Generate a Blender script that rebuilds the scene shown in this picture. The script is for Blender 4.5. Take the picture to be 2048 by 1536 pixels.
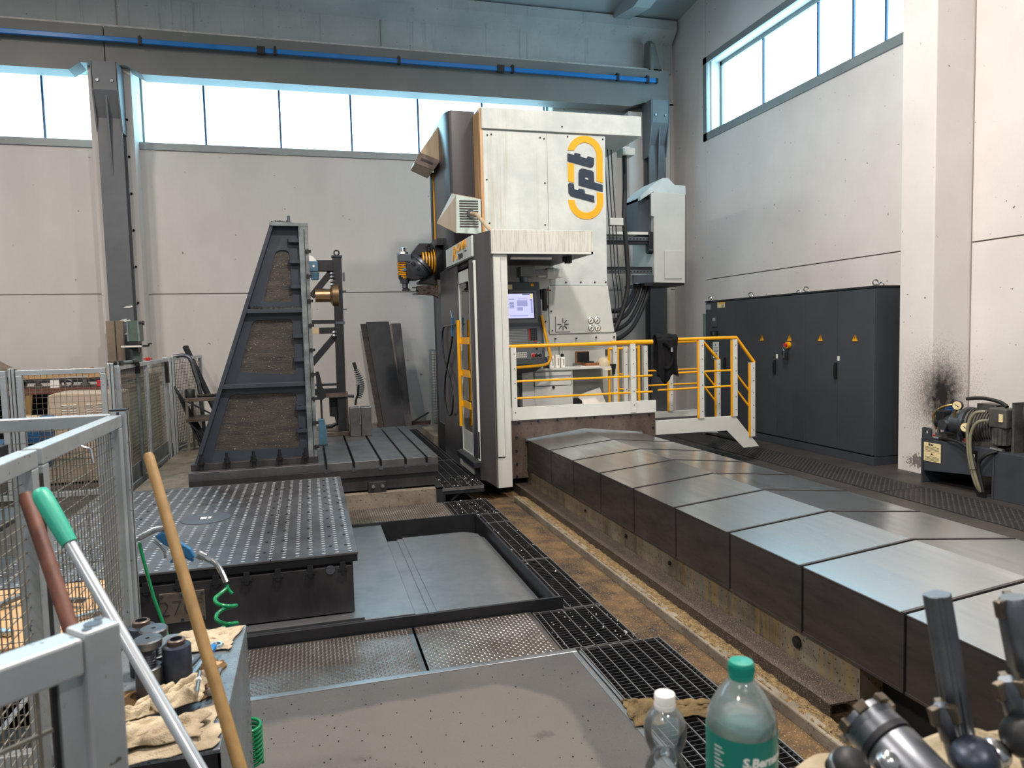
import bpy, bmesh, math, random
from mathutils import Vector, Matrix, noise

for o in list(bpy.data.objects):
    bpy.data.objects.remove(o)
random.seed(7)
COL = bpy.context.scene.collection
SC = bpy.context.scene
PI = math.pi

# ---------------------------------------------------------------- camera
YAW, PITCH, ROLL, FPX = 0.273017, 0.0700906, -0.0251837, 1447.82
fw = Vector((math.sin(YAW)*math.cos(PITCH), math.cos(YAW)*math.cos(PITCH), -math.sin(PITCH)))
rt = Vector((math.cos(YAW), -math.sin(YAW), 0))
up = rt.cross(fw)
r2 = rt*math.cos(ROLL) + up*math.sin(ROLL)
u2 = -rt*math.sin(ROLL) + up*math.cos(ROLL)
cd = bpy.data.cameras.new('camera')
cam = bpy.data.objects.new('camera', cd)
COL.objects.link(cam)
cam.matrix_world = Matrix(((r2.x, u2.x, -fw.x, 0), (r2.y, u2.y, -fw.y, 0), (r2.z, u2.z, -fw.z, 1.64), (0, 0, 0, 1)))
cd.sensor_width = 36.0
cd.lens = FPX/2048*36.0
cd.clip_start = 0.05
cd.clip_end = 200
cd.dof.use_dof = True
cd.dof.focus_distance = 6.5
cd.dof.aperture_fstop = 7.0
SC.camera = cam

# ---------------------------------------------------------------- light and exposure
SC.view_settings.view_transform = 'Standard'
SC.view_settings.look = 'None'
SC.view_settings.gamma = 1
SC.view_settings.use_curve_mapping = False
SC.view_settings.exposure = 0.22
W = bpy.data.worlds.new('world')
SC.world = W
W.use_nodes = True
W.node_tree.nodes['Background'].inputs[0].default_value = (0.82, 0.92, 1.0, 1)
W.node_tree.nodes['Background'].inputs[1].default_value = 0.32
WINDOW_GLOW = 7.0
WINDOW_COLOUR = (0.42, 0.79, 1.0)

def area(name, loc, size, energy, colour, rot=(0, 0, 0), spread=None):
    l = bpy.data.lights.new(name, 'AREA')
    l.shape = 'DISK'
    l.size = size
    l.energy = energy
    l.color = colour
    if spread:
        l.spread = spread
    o = bpy.data.objects.new(name, l)
    COL.objects.link(o)
    o.location = loc
    o.rotation_euler = rot
    return o
WARM = (1.0, 0.90, 0.82)
for (x, y, e) in ((1.0, 2.8, 400), (-4.2, 3.4, 250), (1.0, -3.2, 190), (-4.2, -3.0, 130), (-4.4, 8.2, 170), (3.6, 5.2, 230)):
    area('high_bay_lamp', (x, y, 7.0), 0.55, e, WARM)

# ---------------------------------------------------------------- helpers
def lin(c):
    c /= 255.0
    return c/12.92 if c <= 0.04045 else ((c+0.055)/1.055)**2.4
def rgb(r, g, b):
    return (lin(r), lin(g), lin(b), 1.0)

def frame_from(d):
    d = Vector(d).normalized()
    a = Vector((0, 0, 1)) if abs(d.z) < 0.9 else Vector((1, 0, 0))
    u = d.cross(a).normalized()
    v = u.cross(d).normalized()
    return d, u, v

class B:
    """collects faces of one mesh, in world coordinates"""
    def __init__(self):
        self.v = []; self.f = []
    def add(self, vs, fs):
        n = len(self.v)
        self.v += [tuple(p) for p in vs]
        self.f += [tuple(i+n for i in f) for f in fs]
        return self
    def box(self, x0, x1, y0, y1, z0, z1):
        return self.add([(x0,y0,z0),(x1,y0,z0),(x1,y1,z0),(x0,y1,z0),(x0,y0,z1),(x1,y0,z1),(x1,y1,z1),(x0,y1,z1)],
                        [(0,3,2,1),(4,5,6,7),(0,1,5,4),(1,2,6,5),(2,3,7,6),(3,0,4,7)])
    def hexa(self, p):
        return self.add(p, [(0,3,2,1),(4,5,6,7),(0,1,5,4),(1,2,6,5),(2,3,7,6),(3,0,4,7)])
    def bar(self, p, q, w, h=None, ref=None):
        h = w if h is None else h
        p = Vector(p); q = Vector(q)
        d = (q-p).normalized()
        r = Vector(ref) if ref else (Vector((0,0,1)) if abs(d.z) < 0.95 else Vector((0,1,0)))
        u = d.cross(r).normalized(); v = u.cross(d).normalized()
        u *= w/2; v *= h/2
        return self.add([p-u-v,p+u-v,p+u+v,p-u+v,q-u-v,q+u-v,q+u+v,q-u+v],
                        [(0,3,2,1),(4,5,6,7),(0,1,5,4),(1,2,6,5),(2,3,7,6),(3,0,4,7)])
    def cyl(self, p, q, r, r1=None, n=16, cap=True):
        r1 = r if r1 is None else r1
        p = Vector(p); q = Vector(q)
        d, u, v = frame_from(q-p)
        vs = []
        for (c, rr) in ((p, r), (q, r1)):
            for i in range(n):
                a = 2*PI*i/n
                vs.append(c + u*math.cos(a)*rr + v*math.sin(a)*rr)
        fs = [(i, (i+1) % n, n+(i+1) % n, n+i) for i in range(n)]
        if cap:
            fs += [tuple(range(n-1, -1, -1)), tuple(range(n, 2*n))]
        return self.add(vs, fs)
    def tube(self, pts, r, n=8, cap=True):
        pts = [Vector(p) for p in pts]
        m = len(pts)
        rs = r if isinstance(r, (list, tuple)) else [r]*m
        d, u, v = frame_from(pts[1]-pts[0])
        vs = []
        for k in range(m):
            if k == 0: t = pts[1]-pts[0]
            elif k == m-1: t = pts[-1]-pts[-2]
            else: t = pts[k+1]-pts[k-1]
            t.normalize()
            u = (u - t*u.dot(t)).normalized()
            v = t.cross(u)
            for i in range(n):
                a = 2*PI*i/n
                vs.append(pts[k] + (u*math.cos(a) + v*math.sin(a))*rs[k])
        fs = []
        for k in range(m-1):
            for i in range(n):
                fs.append((k*n+i, k*n+(i+1) % n, (k+1)*n+(i+1) % n, (k+1)*n+i))
        if cap:
            fs += [tuple(range(n-1, -1, -1)), tuple(range((m-1)*n, m*n))]
        return self.add(vs, fs)
    def prism(self, poly, axis, a, b):
        """poly: 2-D points; axis 'x' -> (y,z), 'y' -> (x,z), 'z' -> (x,y)"""
        def P(p, t):
            if axis == 'x': return (t, p[0], p[1])
            if axis == 'y': return (p[0], t, p[1])
            return (p[0], p[1], t)
        n = len(poly)
        vs = [P(p, a) for p in poly] + [P(p, b) for p in poly]
        fs = [tuple(range(n)), tuple(range(2*n-1, n-1, -1))] + [(i, i+n, (i+1) % n+n, (i+1) % n) for i in range(n)]
        return self.add(vs, fs)
    def lathe(self, prof, c, d=(0,0,1), n=24):
        """prof: (radius, height along d)"""
        c = Vector(c)
        d, u, v = frame_from(d)
        vs = []; fs = []
        m = len(prof)
        for (r, h) in prof:
            for i in range(n):
                a = 2*PI*i/n
                vs.append(c + d*h + (u*math.cos(a) + v*math.sin(a))*max(r, 1e-5))
        for k in range(m-1):
            for i in range(n):
                fs.append((k*n+i, k*n+(i+1) % n, (k+1)*n+(i+1) % n, (k+1)*n+i))
        if prof[0][0] > 1e-4: fs.append(tuple(range(n-1, -1, -1)))
        if prof[-1][0] > 1e-4: fs.append(tuple(range((m-1)*n, m*n)))
        return self.add(vs, fs)
    def ring(self, c, d, R, r, n=20, k=6, a0=0, a1=2*PI):
        d, u, v = frame_from(d)
        c = Vector(c)
        full = abs(a1-a0-2*PI) < 1e-4
        pts = [c + (u*math.cos(a0+(a1-a0)*i/n) + v*math.sin(a0+(a1-a0)*i/n))*R for i in range(n+1)]
        return self.tube(pts, r, k, not full)
    def grid(self, fn, nu, nv):
        vs = [fn(i/nu, j/nv) for j in range(nv+1) for i in range(nu+1)]
        fs = [(j*(nu+1)+i, j*(nu+1)+i+1, (j+1)*(nu+1)+i+1, (j+1)*(nu+1)+i) for j in range(nv) for i in range(nu)]
        return self.add(vs, fs)
    def plate(self, outer, holes, axis, a, b):
        """flat plate with holes, between a and b on axis"""
        bm = bmesh.new()
        edges = []
        for loop in [outer]+holes:
            vv = [bm.verts.new((p[0], p[1], 0)) for p in loop]
            edges += [bm.edges.new((vv[i], vv[(i+1) % len(vv)])) for i in range(len(vv))]
        bmesh.ops.triangle_fill(bm, edges=edges, use_beauty=True)
        bm.verts.index_update()
        pts = [(x.co.x, x.co.y) for x in bm.verts]
        tris = [tuple(x.index for x in f.verts) for f in bm.faces]
        bm.free()
        def P(p, t):
            if axis == 'x': return (t, p[0], p[1])
            if axis == 'y': return (p[0], t, p[1])
            return (p[0], p[1], t)
        n = len(pts)
        vs = [P(p, a) for p in pts] + [P(p, b) for p in pts]
        fs = list(tris) + [tuple(i+n for i in reversed(t)) for t in tris]
        k = 0
        for loop in [outer]+holes:
            m = len(loop)
            fs += [(k+i, k+(i+1) % m, k+(i+1) % m+n, k+i+n) for i in range(m)]
            k += m
        return self.add(vs, fs)

LOC = {}
def wloc(o):
    p = Vector((0, 0, 0))
    while o is not None:
        p += o.location
        o = o.parent
    return p

def obj(name, b, mat, parent=None, smooth=None, bev=0.0, seg=2, kind=None, label=None):
    """link the collected faces as ONE mesh object"""
    base = wloc(parent) if parent is not None else Vector((0, 0, 0))
    me = bpy.data.meshes.new(name)
    me.from_pydata([(p[0]-base.x, p[1]-base.y, p[2]-base.z) for p in b.v], [], b.f)
    bm = bmesh.new()
    bm.from_mesh(me)
    bmesh.ops.recalc_face_normals(bm, faces=bm.faces)
    bm.to_mesh(me)
    bm.free()
    me.materials.append(mat)
    if smooth:
        me.polygons.foreach_set('use_smooth', [True]*len(me.polygons))
        me.set_sharp_from_angle(angle=math.radians(smooth))
    o = bpy.data.objects.new(name, me)
    COL.objects.link(o)
    if parent is not None:
        o.parent = parent
    if bev:
        m = o.modifiers.new('bevel', 'BEVEL')
        m.width = bev; m.segments = seg; m.limit_method = 'ANGLE'; m.angle_limit = math.radians(40)
    if kind: o['kind'] = kind
    if label: o['label'] = label
    return o

def thing(name, label, cat, loc=(0, 0, 0), group=None):
    o = bpy.data.objects.new(name, None)
    COL.objects.link(o)
    o.location = loc
    o.empty_display_size = 0.1
    o['label'] = label; o['category'] = cat
    if group: o['group'] = group
    return o
def tag(o, label, cat, group=None):
    o['label'] = label; o['category'] = cat
    if group: o['group'] = group
    return o
def struct(name, b, m, parent=None, **k):
    o = obj(name, b, m, parent, **k)
    if parent is None: o['kind'] = 'structure'
    return o
def copy_part(src, parent, offset):
    c = src.copy(); COL.objects.link(c); c.parent = parent
    c.location = src.location + Vector(offset)
    return c

def text(name, body, size, origin, xdir, ydir, mat, parent, shear=0.0, depth=0.002, align='CENTER', bold=0.0, xs=1.0):
    c = bpy.data.curves.new(name, 'FONT')
    c.body = body; c.size = size; c.shear = shear; c.extrude = depth; c.align_x = align; c.align_y = 'CENTER'
    c.offset = bold; c.resolution_u = 4
    t = bpy.data.objects.new(name, c)
    COL.objects.link(t)
    bpy.context.view_layer.update()
    me = bpy.data.meshes.new_from_object(t.evaluated_get(bpy.context.evaluated_depsgraph_get()))
    bpy.data.objects.remove(t); bpy.data.curves.remove(c)
    base = wloc(parent) if parent else Vector((0, 0, 0))
    X = Vector(xdir).normalized(); Y = Vector(ydir).normalized(); Z = X.cross(Y)
    for v in me.vertices:
        v.co = Vector(origin) + X*v.co.x*xs + Y*v.co.y + Z*v.co.z - base
    me.materials.clear(); me.materials.append(mat)
    o = bpy.data.objects.new(name, me)
    COL.objects.link(o)
    if parent: o.parent = parent
    return o

# ---------------------------------------------------------------- materials
def mat(name, c1, c2=None, scale=4.0, rough=0.5, rough2=None, metal=0.0, bump=0.0, bscale=60.0, stretch=(1, 1, 1), amount=0.5, contrast=0.15,
        spec=0.5, speck=None, speck_scale=60, speck_amt=0.3, coat=0.0, detail=6.0, bdist=0.01):
    m = bpy.data.materials.new(name)
    m.use_nodes = True
    nt = m.node_tree; N = nt.nodes; L = nt.links
    bs = N['Principled BSDF']
    bs.inputs['Metallic'].default_value = metal
    bs.inputs['Roughness'].default_value = rough
    bs.inputs['Specular IOR Level'].default_value = spec
    bs.inputs['Coat Weight'].default_value = coat
    tc = N.new('ShaderNodeTexCoord')
    mp = N.new('ShaderNodeMapping')
    mp.inputs['Scale'].default_value = stretch
    L.new(tc.outputs['Object'], mp.inputs[0])
    if c2 is None:
        c2 = tuple(x*0.86 for x in c1[:3])+(1,)
    nz = N.new('ShaderNodeTexNoise')
    nz.inputs['Scale'].default_value = scale; nz.inputs['Detail'].default_value = detail; nz.inputs['Roughness'].default_value = 0.62
    L.new(mp.outputs[0], nz.inputs['Vector'])
    mr = N.new('ShaderNodeMapRange')
    mr.inputs[1].default_value = amount-contrast; mr.inputs[2].default_value = amount+contrast
    mr.clamp = True
    L.new(nz.outputs['Fac'], mr.inputs[0])
    mx = N.new('ShaderNodeMix'); mx.data_type = 'RGBA'
    mx.inputs[6].default_value = c1; mx.inputs[7].default_value = c2
    L.new(mr.outputs[0], mx.inputs[0])
    out = mx.outputs[2]
    if speck is not None:
        n2 = N.new('ShaderNodeTexNoise')
        n2.inputs['Scale'].default_value = speck_scale; n2.inputs['Detail'].default_value = 3
        L.new(tc.outputs['Object'], n2.inputs['Vector'])
        m2 = N.new('ShaderNodeMapRange'); m2.clamp = True
        m2.inputs[1].default_value = 1-speck_amt-0.02; m2.inputs[2].default_value = 1-speck_amt+0.02
        L.new(n2.outputs['Fac'], m2.inputs[0])
        x2 = N.new('ShaderNodeMix'); x2.data_type = 'RGBA'
        x2.inputs[7].default_value = speck
        L.new(out, x2.inputs[6]); L.new(m2.outputs[0], x2.inputs[0])
        out = x2.outputs[2]
    L.new(out, bs.inputs['Base Color'])
    if rough2 is not None:
        r = N.new('ShaderNodeMapRange')
        r.inputs[3].default_value = rough; r.inputs[4].default_value = rough2
        L.new(mr.outputs[0], r.inputs[0])
        L.new(r.outputs[0], bs.inputs['Roughness'])
    if bump:
        nb = N.new('ShaderNodeTexNoise'); nb.inputs['Scale'].default_value = bscale; nb.inputs['Detail'].default_value = 4
        L.new(mp.outputs[0], nb.inputs['Vector'])
        bp = N.new('ShaderNodeBump'); bp.inputs['Strength'].default_value = bump; bp.inputs['Distance'].default_value = bdist
        L.new(nb.outputs['Fac'], bp.inputs['Height'])
        L.new(bp.outputs[0], bs.inputs['Normal'])
    return m

def mix_over(m, colour, fac_builder):
    """lay a stain of its own shape over a material's colour; fac_builder(N, L, coordinate socket) -> factor socket"""
    nt = m.node_tree; N = nt.nodes; L = nt.links
    bs = N['Principled BSDF']
    old = bs.inputs['Base Color'].links[0].from_socket
    tc = N.new('ShaderNodeTexCoord')
    f = fac_builder(N, L, tc.outputs['Object'])
    x = N.new('ShaderNodeMix'); x.data_type = 'RGBA'
    L.new(f, x.inputs[0]); L.new(old, x.inputs[6]); x.inputs[7].default_value = colour
    L.new(x.outputs[2], bs.inputs['Base Color'])
    return m

def blob(center, radius, soft, scale, wobble, stretch=(1, 1, 1), strength=1.0):
    """ragged round stain around a point (object coordinates)"""
    def fb(N, L, co):
        mp = N.new('ShaderNodeVectorMath'); mp.operation = 'SUBTRACT'; mp.inputs[1].default_value = center
        L.new(co, mp.inputs[0])
        sc = N.new('ShaderNodeVectorMath'); sc.operation = 'MULTIPLY'; sc.inputs[1].default_value = stretch
        L.new(mp.outputs[0], sc.inputs[0])
        ln = N.new('ShaderNodeVectorMath'); ln.operation = 'LENGTH'
        L.new(sc.outputs[0], ln.inputs[0])
        nz = N.new('ShaderNodeTexNoise'); nz.inputs['Scale'].default_value = scale; nz.inputs['Detail'].default_value = 8
        L.new(co, nz.inputs['Vector'])
        a = N.new('ShaderNodeMath'); a.operation = 'MULTIPLY_ADD'; a.inputs[1].default_value = wobble
        L.new(nz.outputs['Fac'], a.inputs[0]); L.new(ln.outputs['Value'], a.inputs[2])
        r = N.new('ShaderNodeMapRange'); r.clamp = True
        r.inputs[1].default_value = radius+wobble*0.5; r.inputs[2].default_value = radius-soft+wobble*0.5
        r.inputs[3].default_value = 0; r.inputs[4].default_value = strength
        L.new(a.outputs[0], r.inputs[0])
        return r.outputs[0]
    return fb

def corner_patch(x1, y1, rad, scale, wobble, soft, strength):
    """area with x < x1 and y < y1, its corner rounded and its edge ragged"""
    def fb(N, L, co):
        nz = N.new('ShaderNodeTexNoise'); nz.inputs['Scale'].default_value = scale; nz.inputs['Detail'].default_value = 7
        L.new(co, nz.inputs['Vector'])
        sp = N.new('ShaderNodeSeparateXYZ'); L.new(co, sp.inputs[0])
        def over(sock, lim):
            s = N.new('ShaderNodeMath'); s.operation = 'SUBTRACT'; s.inputs[1].default_value = lim-rad; L.new(sock, s.inputs[0])
            m = N.new('ShaderNodeMath'); m.operation = 'MAXIMUM'; m.inputs[1].default_value = 0; L.new(s.outputs[0], m.inputs[0])
            p = N.new('ShaderNodeMath'); p.operation = 'POWER'; p.inputs[1].default_value = 2; L.new(m.outputs[0], p.inputs[0])
            return p.outputs[0]
        ad = N.new('ShaderNodeMath'); L.new(over(sp.outputs[0], x1), ad.inputs[0]); L.new(over(sp.outputs[1], y1), ad.inputs[1])
        sq = N.new('ShaderNodeMath'); sq.operation = 'SQRT'; L.new(ad.outputs[0], sq.inputs[0])
        a = N.new('ShaderNodeMath'); a.operation = 'MULTIPLY_ADD'; a.inputs[1].default_value = wobble
        L.new(nz.outputs['Fac'], a.inputs[0]); L.new(sq.outputs[0], a.inputs[2])
        r = N.new('ShaderNodeMapRange'); r.clamp = True
        r.inputs[1].default_value = rad+wobble*0.5; r.inputs[2].default_value = rad-soft+wobble*0.5; r.inputs[3].default_value = 0; r.inputs[4].default_value = strength
        L.new(a.outputs[0], r.inputs[0])
        return r.outputs[0]
    return fb

def streaks(scale, low, high, along='z', strength=1.0, fade=None):
    """narrow drip marks running along one axis, in noise-made columns"""
    def fb(N, L, co):
        mp = N.new('ShaderNodeMapping')
        s = [scale]*3; s['xyz'.index(along)] = scale*0.035
        mp.inputs['Scale'].default_value = s
        L.new(co, mp.inputs[0])
        nz = N.new('ShaderNodeTexNoise'); nz.inputs['Scale'].default_value = 1.0; nz.inputs['Detail'].default_value = 7; nz.inputs['Roughness'].default_value = 0.7
        L.new(mp.outputs[0], nz.inputs['Vector'])
        r = N.new('ShaderNodeMapRange'); r.clamp = True
        r.inputs[1].default_value = low; r.inputs[2].default_value = high; r.inputs[4].default_value = strength
        L.new(nz.outputs['Fac'], r.inputs[0])
        out = r.outputs[0]
        if fade:
            ax, a, b = fade
            sp = N.new('ShaderNodeSeparateXYZ'); L.new(co, sp.inputs[0])
            q = N.new('ShaderNodeMapRange'); q.clamp = True
            q.inputs[1].default_value = a; q.inputs[2].default_value = b
            L.new(sp.outputs['xyz'.index(ax)], q.inputs[0])
            mu = N.new('ShaderNodeMath'); mu.operation = 'MULTIPLY'
            L.new(out, mu.inputs[0]); L.new(q.outputs[0], mu.inputs[1])
            out = mu.outputs[0]
        return out
    return fb

def glow(name, colour, strength):
    m = bpy.data.materials.new(name); m.use_nodes = True
    nt = m.node_tree
    e = nt.nodes.new('ShaderNodeEmission')
    e.inputs[0].default_value = tuple(colour)+(1,); e.inputs[1].default_value = strength
    nt.links.new(e.outputs[0], nt.nodes['Material Output'].inputs[0])
    return m

def clear(name, tint, rough=0.02, glossy=0.12):
    """thin clear sheet: see-through with fresnel reflections"""
    m = bpy.data.materials.new(name); m.use_nodes = True
    nt = m.node_tree; N = nt.nodes; L = nt.links
    t = N.new('ShaderNodeBsdfTransparent'); t.inputs[0].default_value = tint
    g = N.new('ShaderNodeBsdfGlossy'); g.inputs['Roughness'].default_value = rough
    lw = N.new('ShaderNodeFresnel'); lw.inputs['IOR'].default_value = 1.45
    ad = N.new('ShaderNodeMath'); ad.operation = 'ADD'; ad.inputs[1].default_value = glossy; ad.use_clamp = True
    L.new(lw.outputs[0], ad.inputs[0])
    mx = N.new('ShaderNodeMixShader')
    L.new(ad.outputs[0], mx.inputs[0]); L.new(t.outputs[0], mx.inputs[1]); L.new(g.outputs[0], mx.inputs[2])
    L.new(mx.outputs[0], N['Material Output'].inputs[0])
    return m

M = {}
M['wall'] = mat('painted_concrete', rgb(213, 208, 203), rgb(202, 197, 192), 0.9, 0.85, bump=0.12, bscale=25, stretch=(1, 1, 0.5), speck=rgb(140, 128, 120), speck_scale=11, speck_amt=0.255)
M['wall_side'] = mat('painted_concrete_side', rgb(226, 222, 218), rgb(216, 211, 207), 0.9, 0.85, bump=0.12, bscale=25, speck=rgb(120, 106, 96), speck_scale=16, speck_amt=0.27)
mix_over(M['wall_side'], rgb(96, 84, 74), blob((6.46, 6.2, 0.86), 0.46, 0.45, 70, 1.0, (1, 1.2, 0.8), 0.75))
mix_over(M['wall_side'], rgb(22, 22, 26), blob((6.52, 6.17, 0.86), 0.30, 0.22, 16, 0.32, (1.0, 1.6, 0.75), 0.98))
mix_over(M['wall_side'], rgb(70, 62, 56), blob((6.37, 6.36, 0.13), 0.11, 0.03, 38, 0.45, (1, 0.8, 1.5), 0.8))
M['reveal'] = mat('cyan_lit_window_reveal', rgb(96, 132, 142), rgb(88, 124, 134), 3, 0.5)  # cyan of the window light is put into this darkened reveal colour
M['groove'] = mat('joint_shadow_gap', rgb(150, 142, 136), rough=0.9)
M['roof'] = mat('roof_concrete', rgb(176, 184, 186), rgb(160, 170, 172), 0.8, 0.8, bump=0.08, bscale=20)
M['girder'] = mat('girder_concrete', rgb(186, 186, 182), rgb(166, 168, 166), 1.2, 0.8, bump=0.1, bscale=20, speck=rgb(90, 92, 92), speck_scale=30, speck_amt=0.27)
mix_over(M['girder'], rgb(112, 122, 118), streaks(7, 0.58, 0.72, 'z', 0.7))
M['crane'] = mat('grey_crane_paint', rgb(116, 116, 112), rgb(106, 107, 104), 1.5, 0.55)
M['crane_column'] = mat('grey_column_paint', rgb(100, 103, 107), rgb(90, 93, 97), 2, 0.5)
M['rail_steel'] = mat('crane_rail_steel', rgb(206, 204, 198), rgb(176, 172, 166), 9, 0.5)
M['blue'] = mat('blue_conductor_plastic', rgb(22, 118, 190), rgb(18, 104, 172), 2, 0.35)
M['black'] = mat('black_plastic', rgb(26, 26, 28), rgb(20, 20, 22), 8, 0.45)
M['insert'] = mat('dull_insert', rgb(120, 108, 92), rgb(84, 76, 66), 20, 0.35, metal=0.7)
M['rubber'] = mat('black_rubber', rgb(22, 23, 25), rgb(30, 30, 32), 8, 0.55)
M['window_frame'] = mat('window_flashing', rgb(142, 148, 148), rgb(132, 138, 138), 2, 0.45, metal=0.2)
M['mullion'] = mat('window_mullion', rgb(74, 92, 128), rough=0.5)
M['pane'] = glow('daylit_frosted_pane', WINDOW_COLOUR, WINDOW_GLOW)
M['concrete'] = mat('floor_concrete', rgb(79, 77, 75), rgb(70, 68, 67), 2.2, 0.62, 0.5, bump=0.35, bscale=260, speck=rgb(48, 46, 45), speck_scale=150, speck_amt=0.36)
M['concrete_dark'] = mat('oily_floor', rgb(74, 70, 67), rgb(47, 45, 44), 1.3, 0.42, 0.62, bump=0.12, bscale=90, speck=rgb(150, 140, 128), speck_scale=70, speck_amt=0.28)
M['plinth'] = mat('stained_concrete', rgb(138, 129, 113), rgb(102, 93, 80), 3.5, 0.8, bump=0.25, bscale=50, speck=rgb(66, 56, 46), speck_scale=60, speck_amt=0.34)
M['trench'] = mat('chip_covered_floor', rgb(62, 49, 40), rgb(124, 98, 64), 4.5, 0.75, bump=0.9, bscale=130, speck=rgb(168, 138, 92), speck_scale=110, speck_amt=0.37, bdist=0.02, contrast=0.14)
M['chips'] = mat('brass_coloured_chips', rgb(180, 152, 102), rgb(112, 90, 60), 40, 0.6, bump=1.0, bscale=160, speck=rgb(58, 44, 32), speck_scale=120, speck_amt=0.4, bdist=0.02)
M['angle_iron'] = mat('chip_dusted_iron', rgb(76, 66, 60), rgb(62, 55, 51), 9, 0.62, metal=0.3, bump=0.3, bscale=220, speck=rgb(158, 140, 118), speck_scale=190, speck_amt=0.375)
M['bed'] = mat('bed_stained_paint', rgb(132, 124, 106), rgb(88, 78, 64), 4, 0.6, speck=rgb(34, 28, 24), speck_scale=55, speck_amt=0.36, stretch=(1, 1, 0.5))
mix_over(M['bed'], rgb(150, 116, 42), streaks(26, 0.50, 0.66, 'z', 0.6))
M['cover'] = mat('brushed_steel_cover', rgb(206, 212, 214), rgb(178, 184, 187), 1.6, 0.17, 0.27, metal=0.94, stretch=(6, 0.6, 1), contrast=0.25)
M['cover_side'] = mat('dark_reflection_cover_side', rgb(88, 82, 80), rgb(68, 63, 62), 3, 0.34, 0.46, metal=0.6, stretch=(1, 1, 4))  # same steel as the top; its dark reflection is put into this colour
M['sheet'] = mat('grey_sheet_steel', rgb(160, 164, 168), rgb(136, 140, 143), 3, 0.28, 0.38, metal=0.8, bump=0.03)
M['cast'] = mat('machined_cast_iron', rgb(128, 128, 128), rgb(98, 98, 100), 4, 0.34, 0.48, metal=0.8, bump=0.06, bscale=60)
M['cast_dark'] = mat('dark_oiled_iron', rgb(74, 72, 74), rgb(50, 49, 51), 5, 0.42, 0.55, metal=0.5, stretch=(1, 1, 0.35))
M['iron_black'] = mat('blackened_steel', rgb(45, 46, 50), rgb(34, 35, 39), 6, 0.5, metal=0.3)
M['pallet_top'] = mat('pallet_oiled_top', rgb(134, 137, 143), rgb(70, 66, 66), 1.7, 0.30, 0.44, metal=0.75, bump=0.05, bscale=70, contrast=0.2)
M['stud'] = mat('bright_stud', rgb(224, 226, 226), rgb(198, 200, 202), 12, 0.30, metal=0.5)
M['checker'] = mat('tread_plate_steel', rgb(150, 147, 144), rgb(112, 105, 99), 3, 0.27, 0.36, metal=0.88)
M['checker_dark'] = mat('worn_dark_tread_plate', rgb(52, 50, 49), rgb(40, 39, 39), 4, 0.55, metal=0.2)
M['checker_far'] = mat('brown_filmed_tread_plate', rgb(118, 110, 102), rgb(92, 84, 76), 3, 0.42, 0.5, metal=0.7)
M['grate'] = mat('steel_grating', rgb(56, 56, 58), rgb(42, 42, 44), 9, 0.5, metal=0.5)
M['grate_rod'] = mat('worn_grating_rod', rgb(150, 150, 150), rgb(118, 118, 118), 9, 0.4, metal=0.7)
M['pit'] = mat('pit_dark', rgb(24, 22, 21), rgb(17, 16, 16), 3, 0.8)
M['tower'] = mat('slate_painted_iron', rgb(50, 58, 68), rgb(43, 50, 59), 4, 0.5)
M['tower_edge'] = mat('worn_flange_edge', rgb(132, 140, 140), rgb(92, 98, 100), 7, 0.42, metal=0.4)
M['infill'] = mat('grimy_infill', rgb(70, 64, 58), rgb(42, 39, 38), 3.4, 0.65, bump=0.45, bscale=40, stretch=(1, 1, 5), speck=rgb(150, 134, 112), speck_scale=80, speck_amt=0.31)
M['gold'] = mat('bronze_shaft', rgb(164, 136, 102), rgb(134, 110, 84), 6, 0.33, metal=0.85)
M['blue_motor'] = mat('blue_grey_motor', rgb(74, 112, 134), rgb(60, 92, 110), 6, 0.45)
M['white'] = mat('machine_off_white', rgb(206, 212, 208), rgb(188, 195, 193), 3, 0.42, bump=0.10, bscale=5)
mix_over(M['white'], rgb(158, 146, 112), streaks(10, 0.47, 0.68, 'z', 0.75, ('x', 0.45, -0.45)))
M['white_clean'] = mat('clean_off_white', rgb(208, 210, 204), rgb(197, 199, 194), 2, 0.42)
M['drip'] = mat('drip_stained_white', rgb(204, 204, 196), rgb(192, 192, 185), 2, 0.45)
mix_over(M['drip'], rgb(140, 132, 112), streaks(75, 0.50, 0.64, 'z', 0.7))
M['yellowed'] = mat('oil_yellowed_panel', rgb(190, 172, 144), rgb(172, 150, 122), 4, 0.5, stretch=(3, 3, 0.4))
M['charcoal'] = mat('charcoal_fairing', rgb(64, 61, 64), rgb(56, 54, 57), 2, 0.34, stretch=(1, 1, 0.4))
M['cabinet'] = mat('anthracite_cabinet', rgb(66, 70, 77), rgb(60, 64, 70), 2, 0.45)
M['apron'] = mat('brown_stained_steel', rgb(112, 98, 90), rgb(84, 72, 66), 5, 0.42, metal=0.4, stretch=(1, 1, 0.6), speck=rgb(70, 58, 50), speck_scale=40, speck_amt=0.36)
M['yellow'] = mat('safety_yellow', rgb(240, 172, 12), rgb(228, 160, 10), 3, 0.38)
M['orange'] = mat('logo_orange', rgb(246, 172, 28), rgb(242, 166, 24), 3, 0.45)
M['navy'] = mat('logo_navy', rgb(40, 54, 70), rgb(36, 48, 64), 3, 0.45)
M['steel'] = mat('bright_steel', rgb(196, 198, 200), rgb(168, 170, 172), 8, 0.25, metal=0.95)
M['steel_dark'] = mat('grey_tool_steel', rgb(120, 124, 130), rgb(92, 96, 102), 9, 0.36, metal=0.85)
M['blued'] = mat('blued_steel', rgb(76, 84, 98), rgb(56, 60, 70), 7, 0.38, metal=0.7)
M['grey_part'] = mat('pendant_grey', rgb(72, 78, 86), rgb(66, 72, 80), 4, 0.5)
M['key'] = mat('key_grey', rgb(150, 154, 158), rough=0.5)
M['red'] = mat('red_plastic', rgb(200, 44, 34), rough=0.4)
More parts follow.
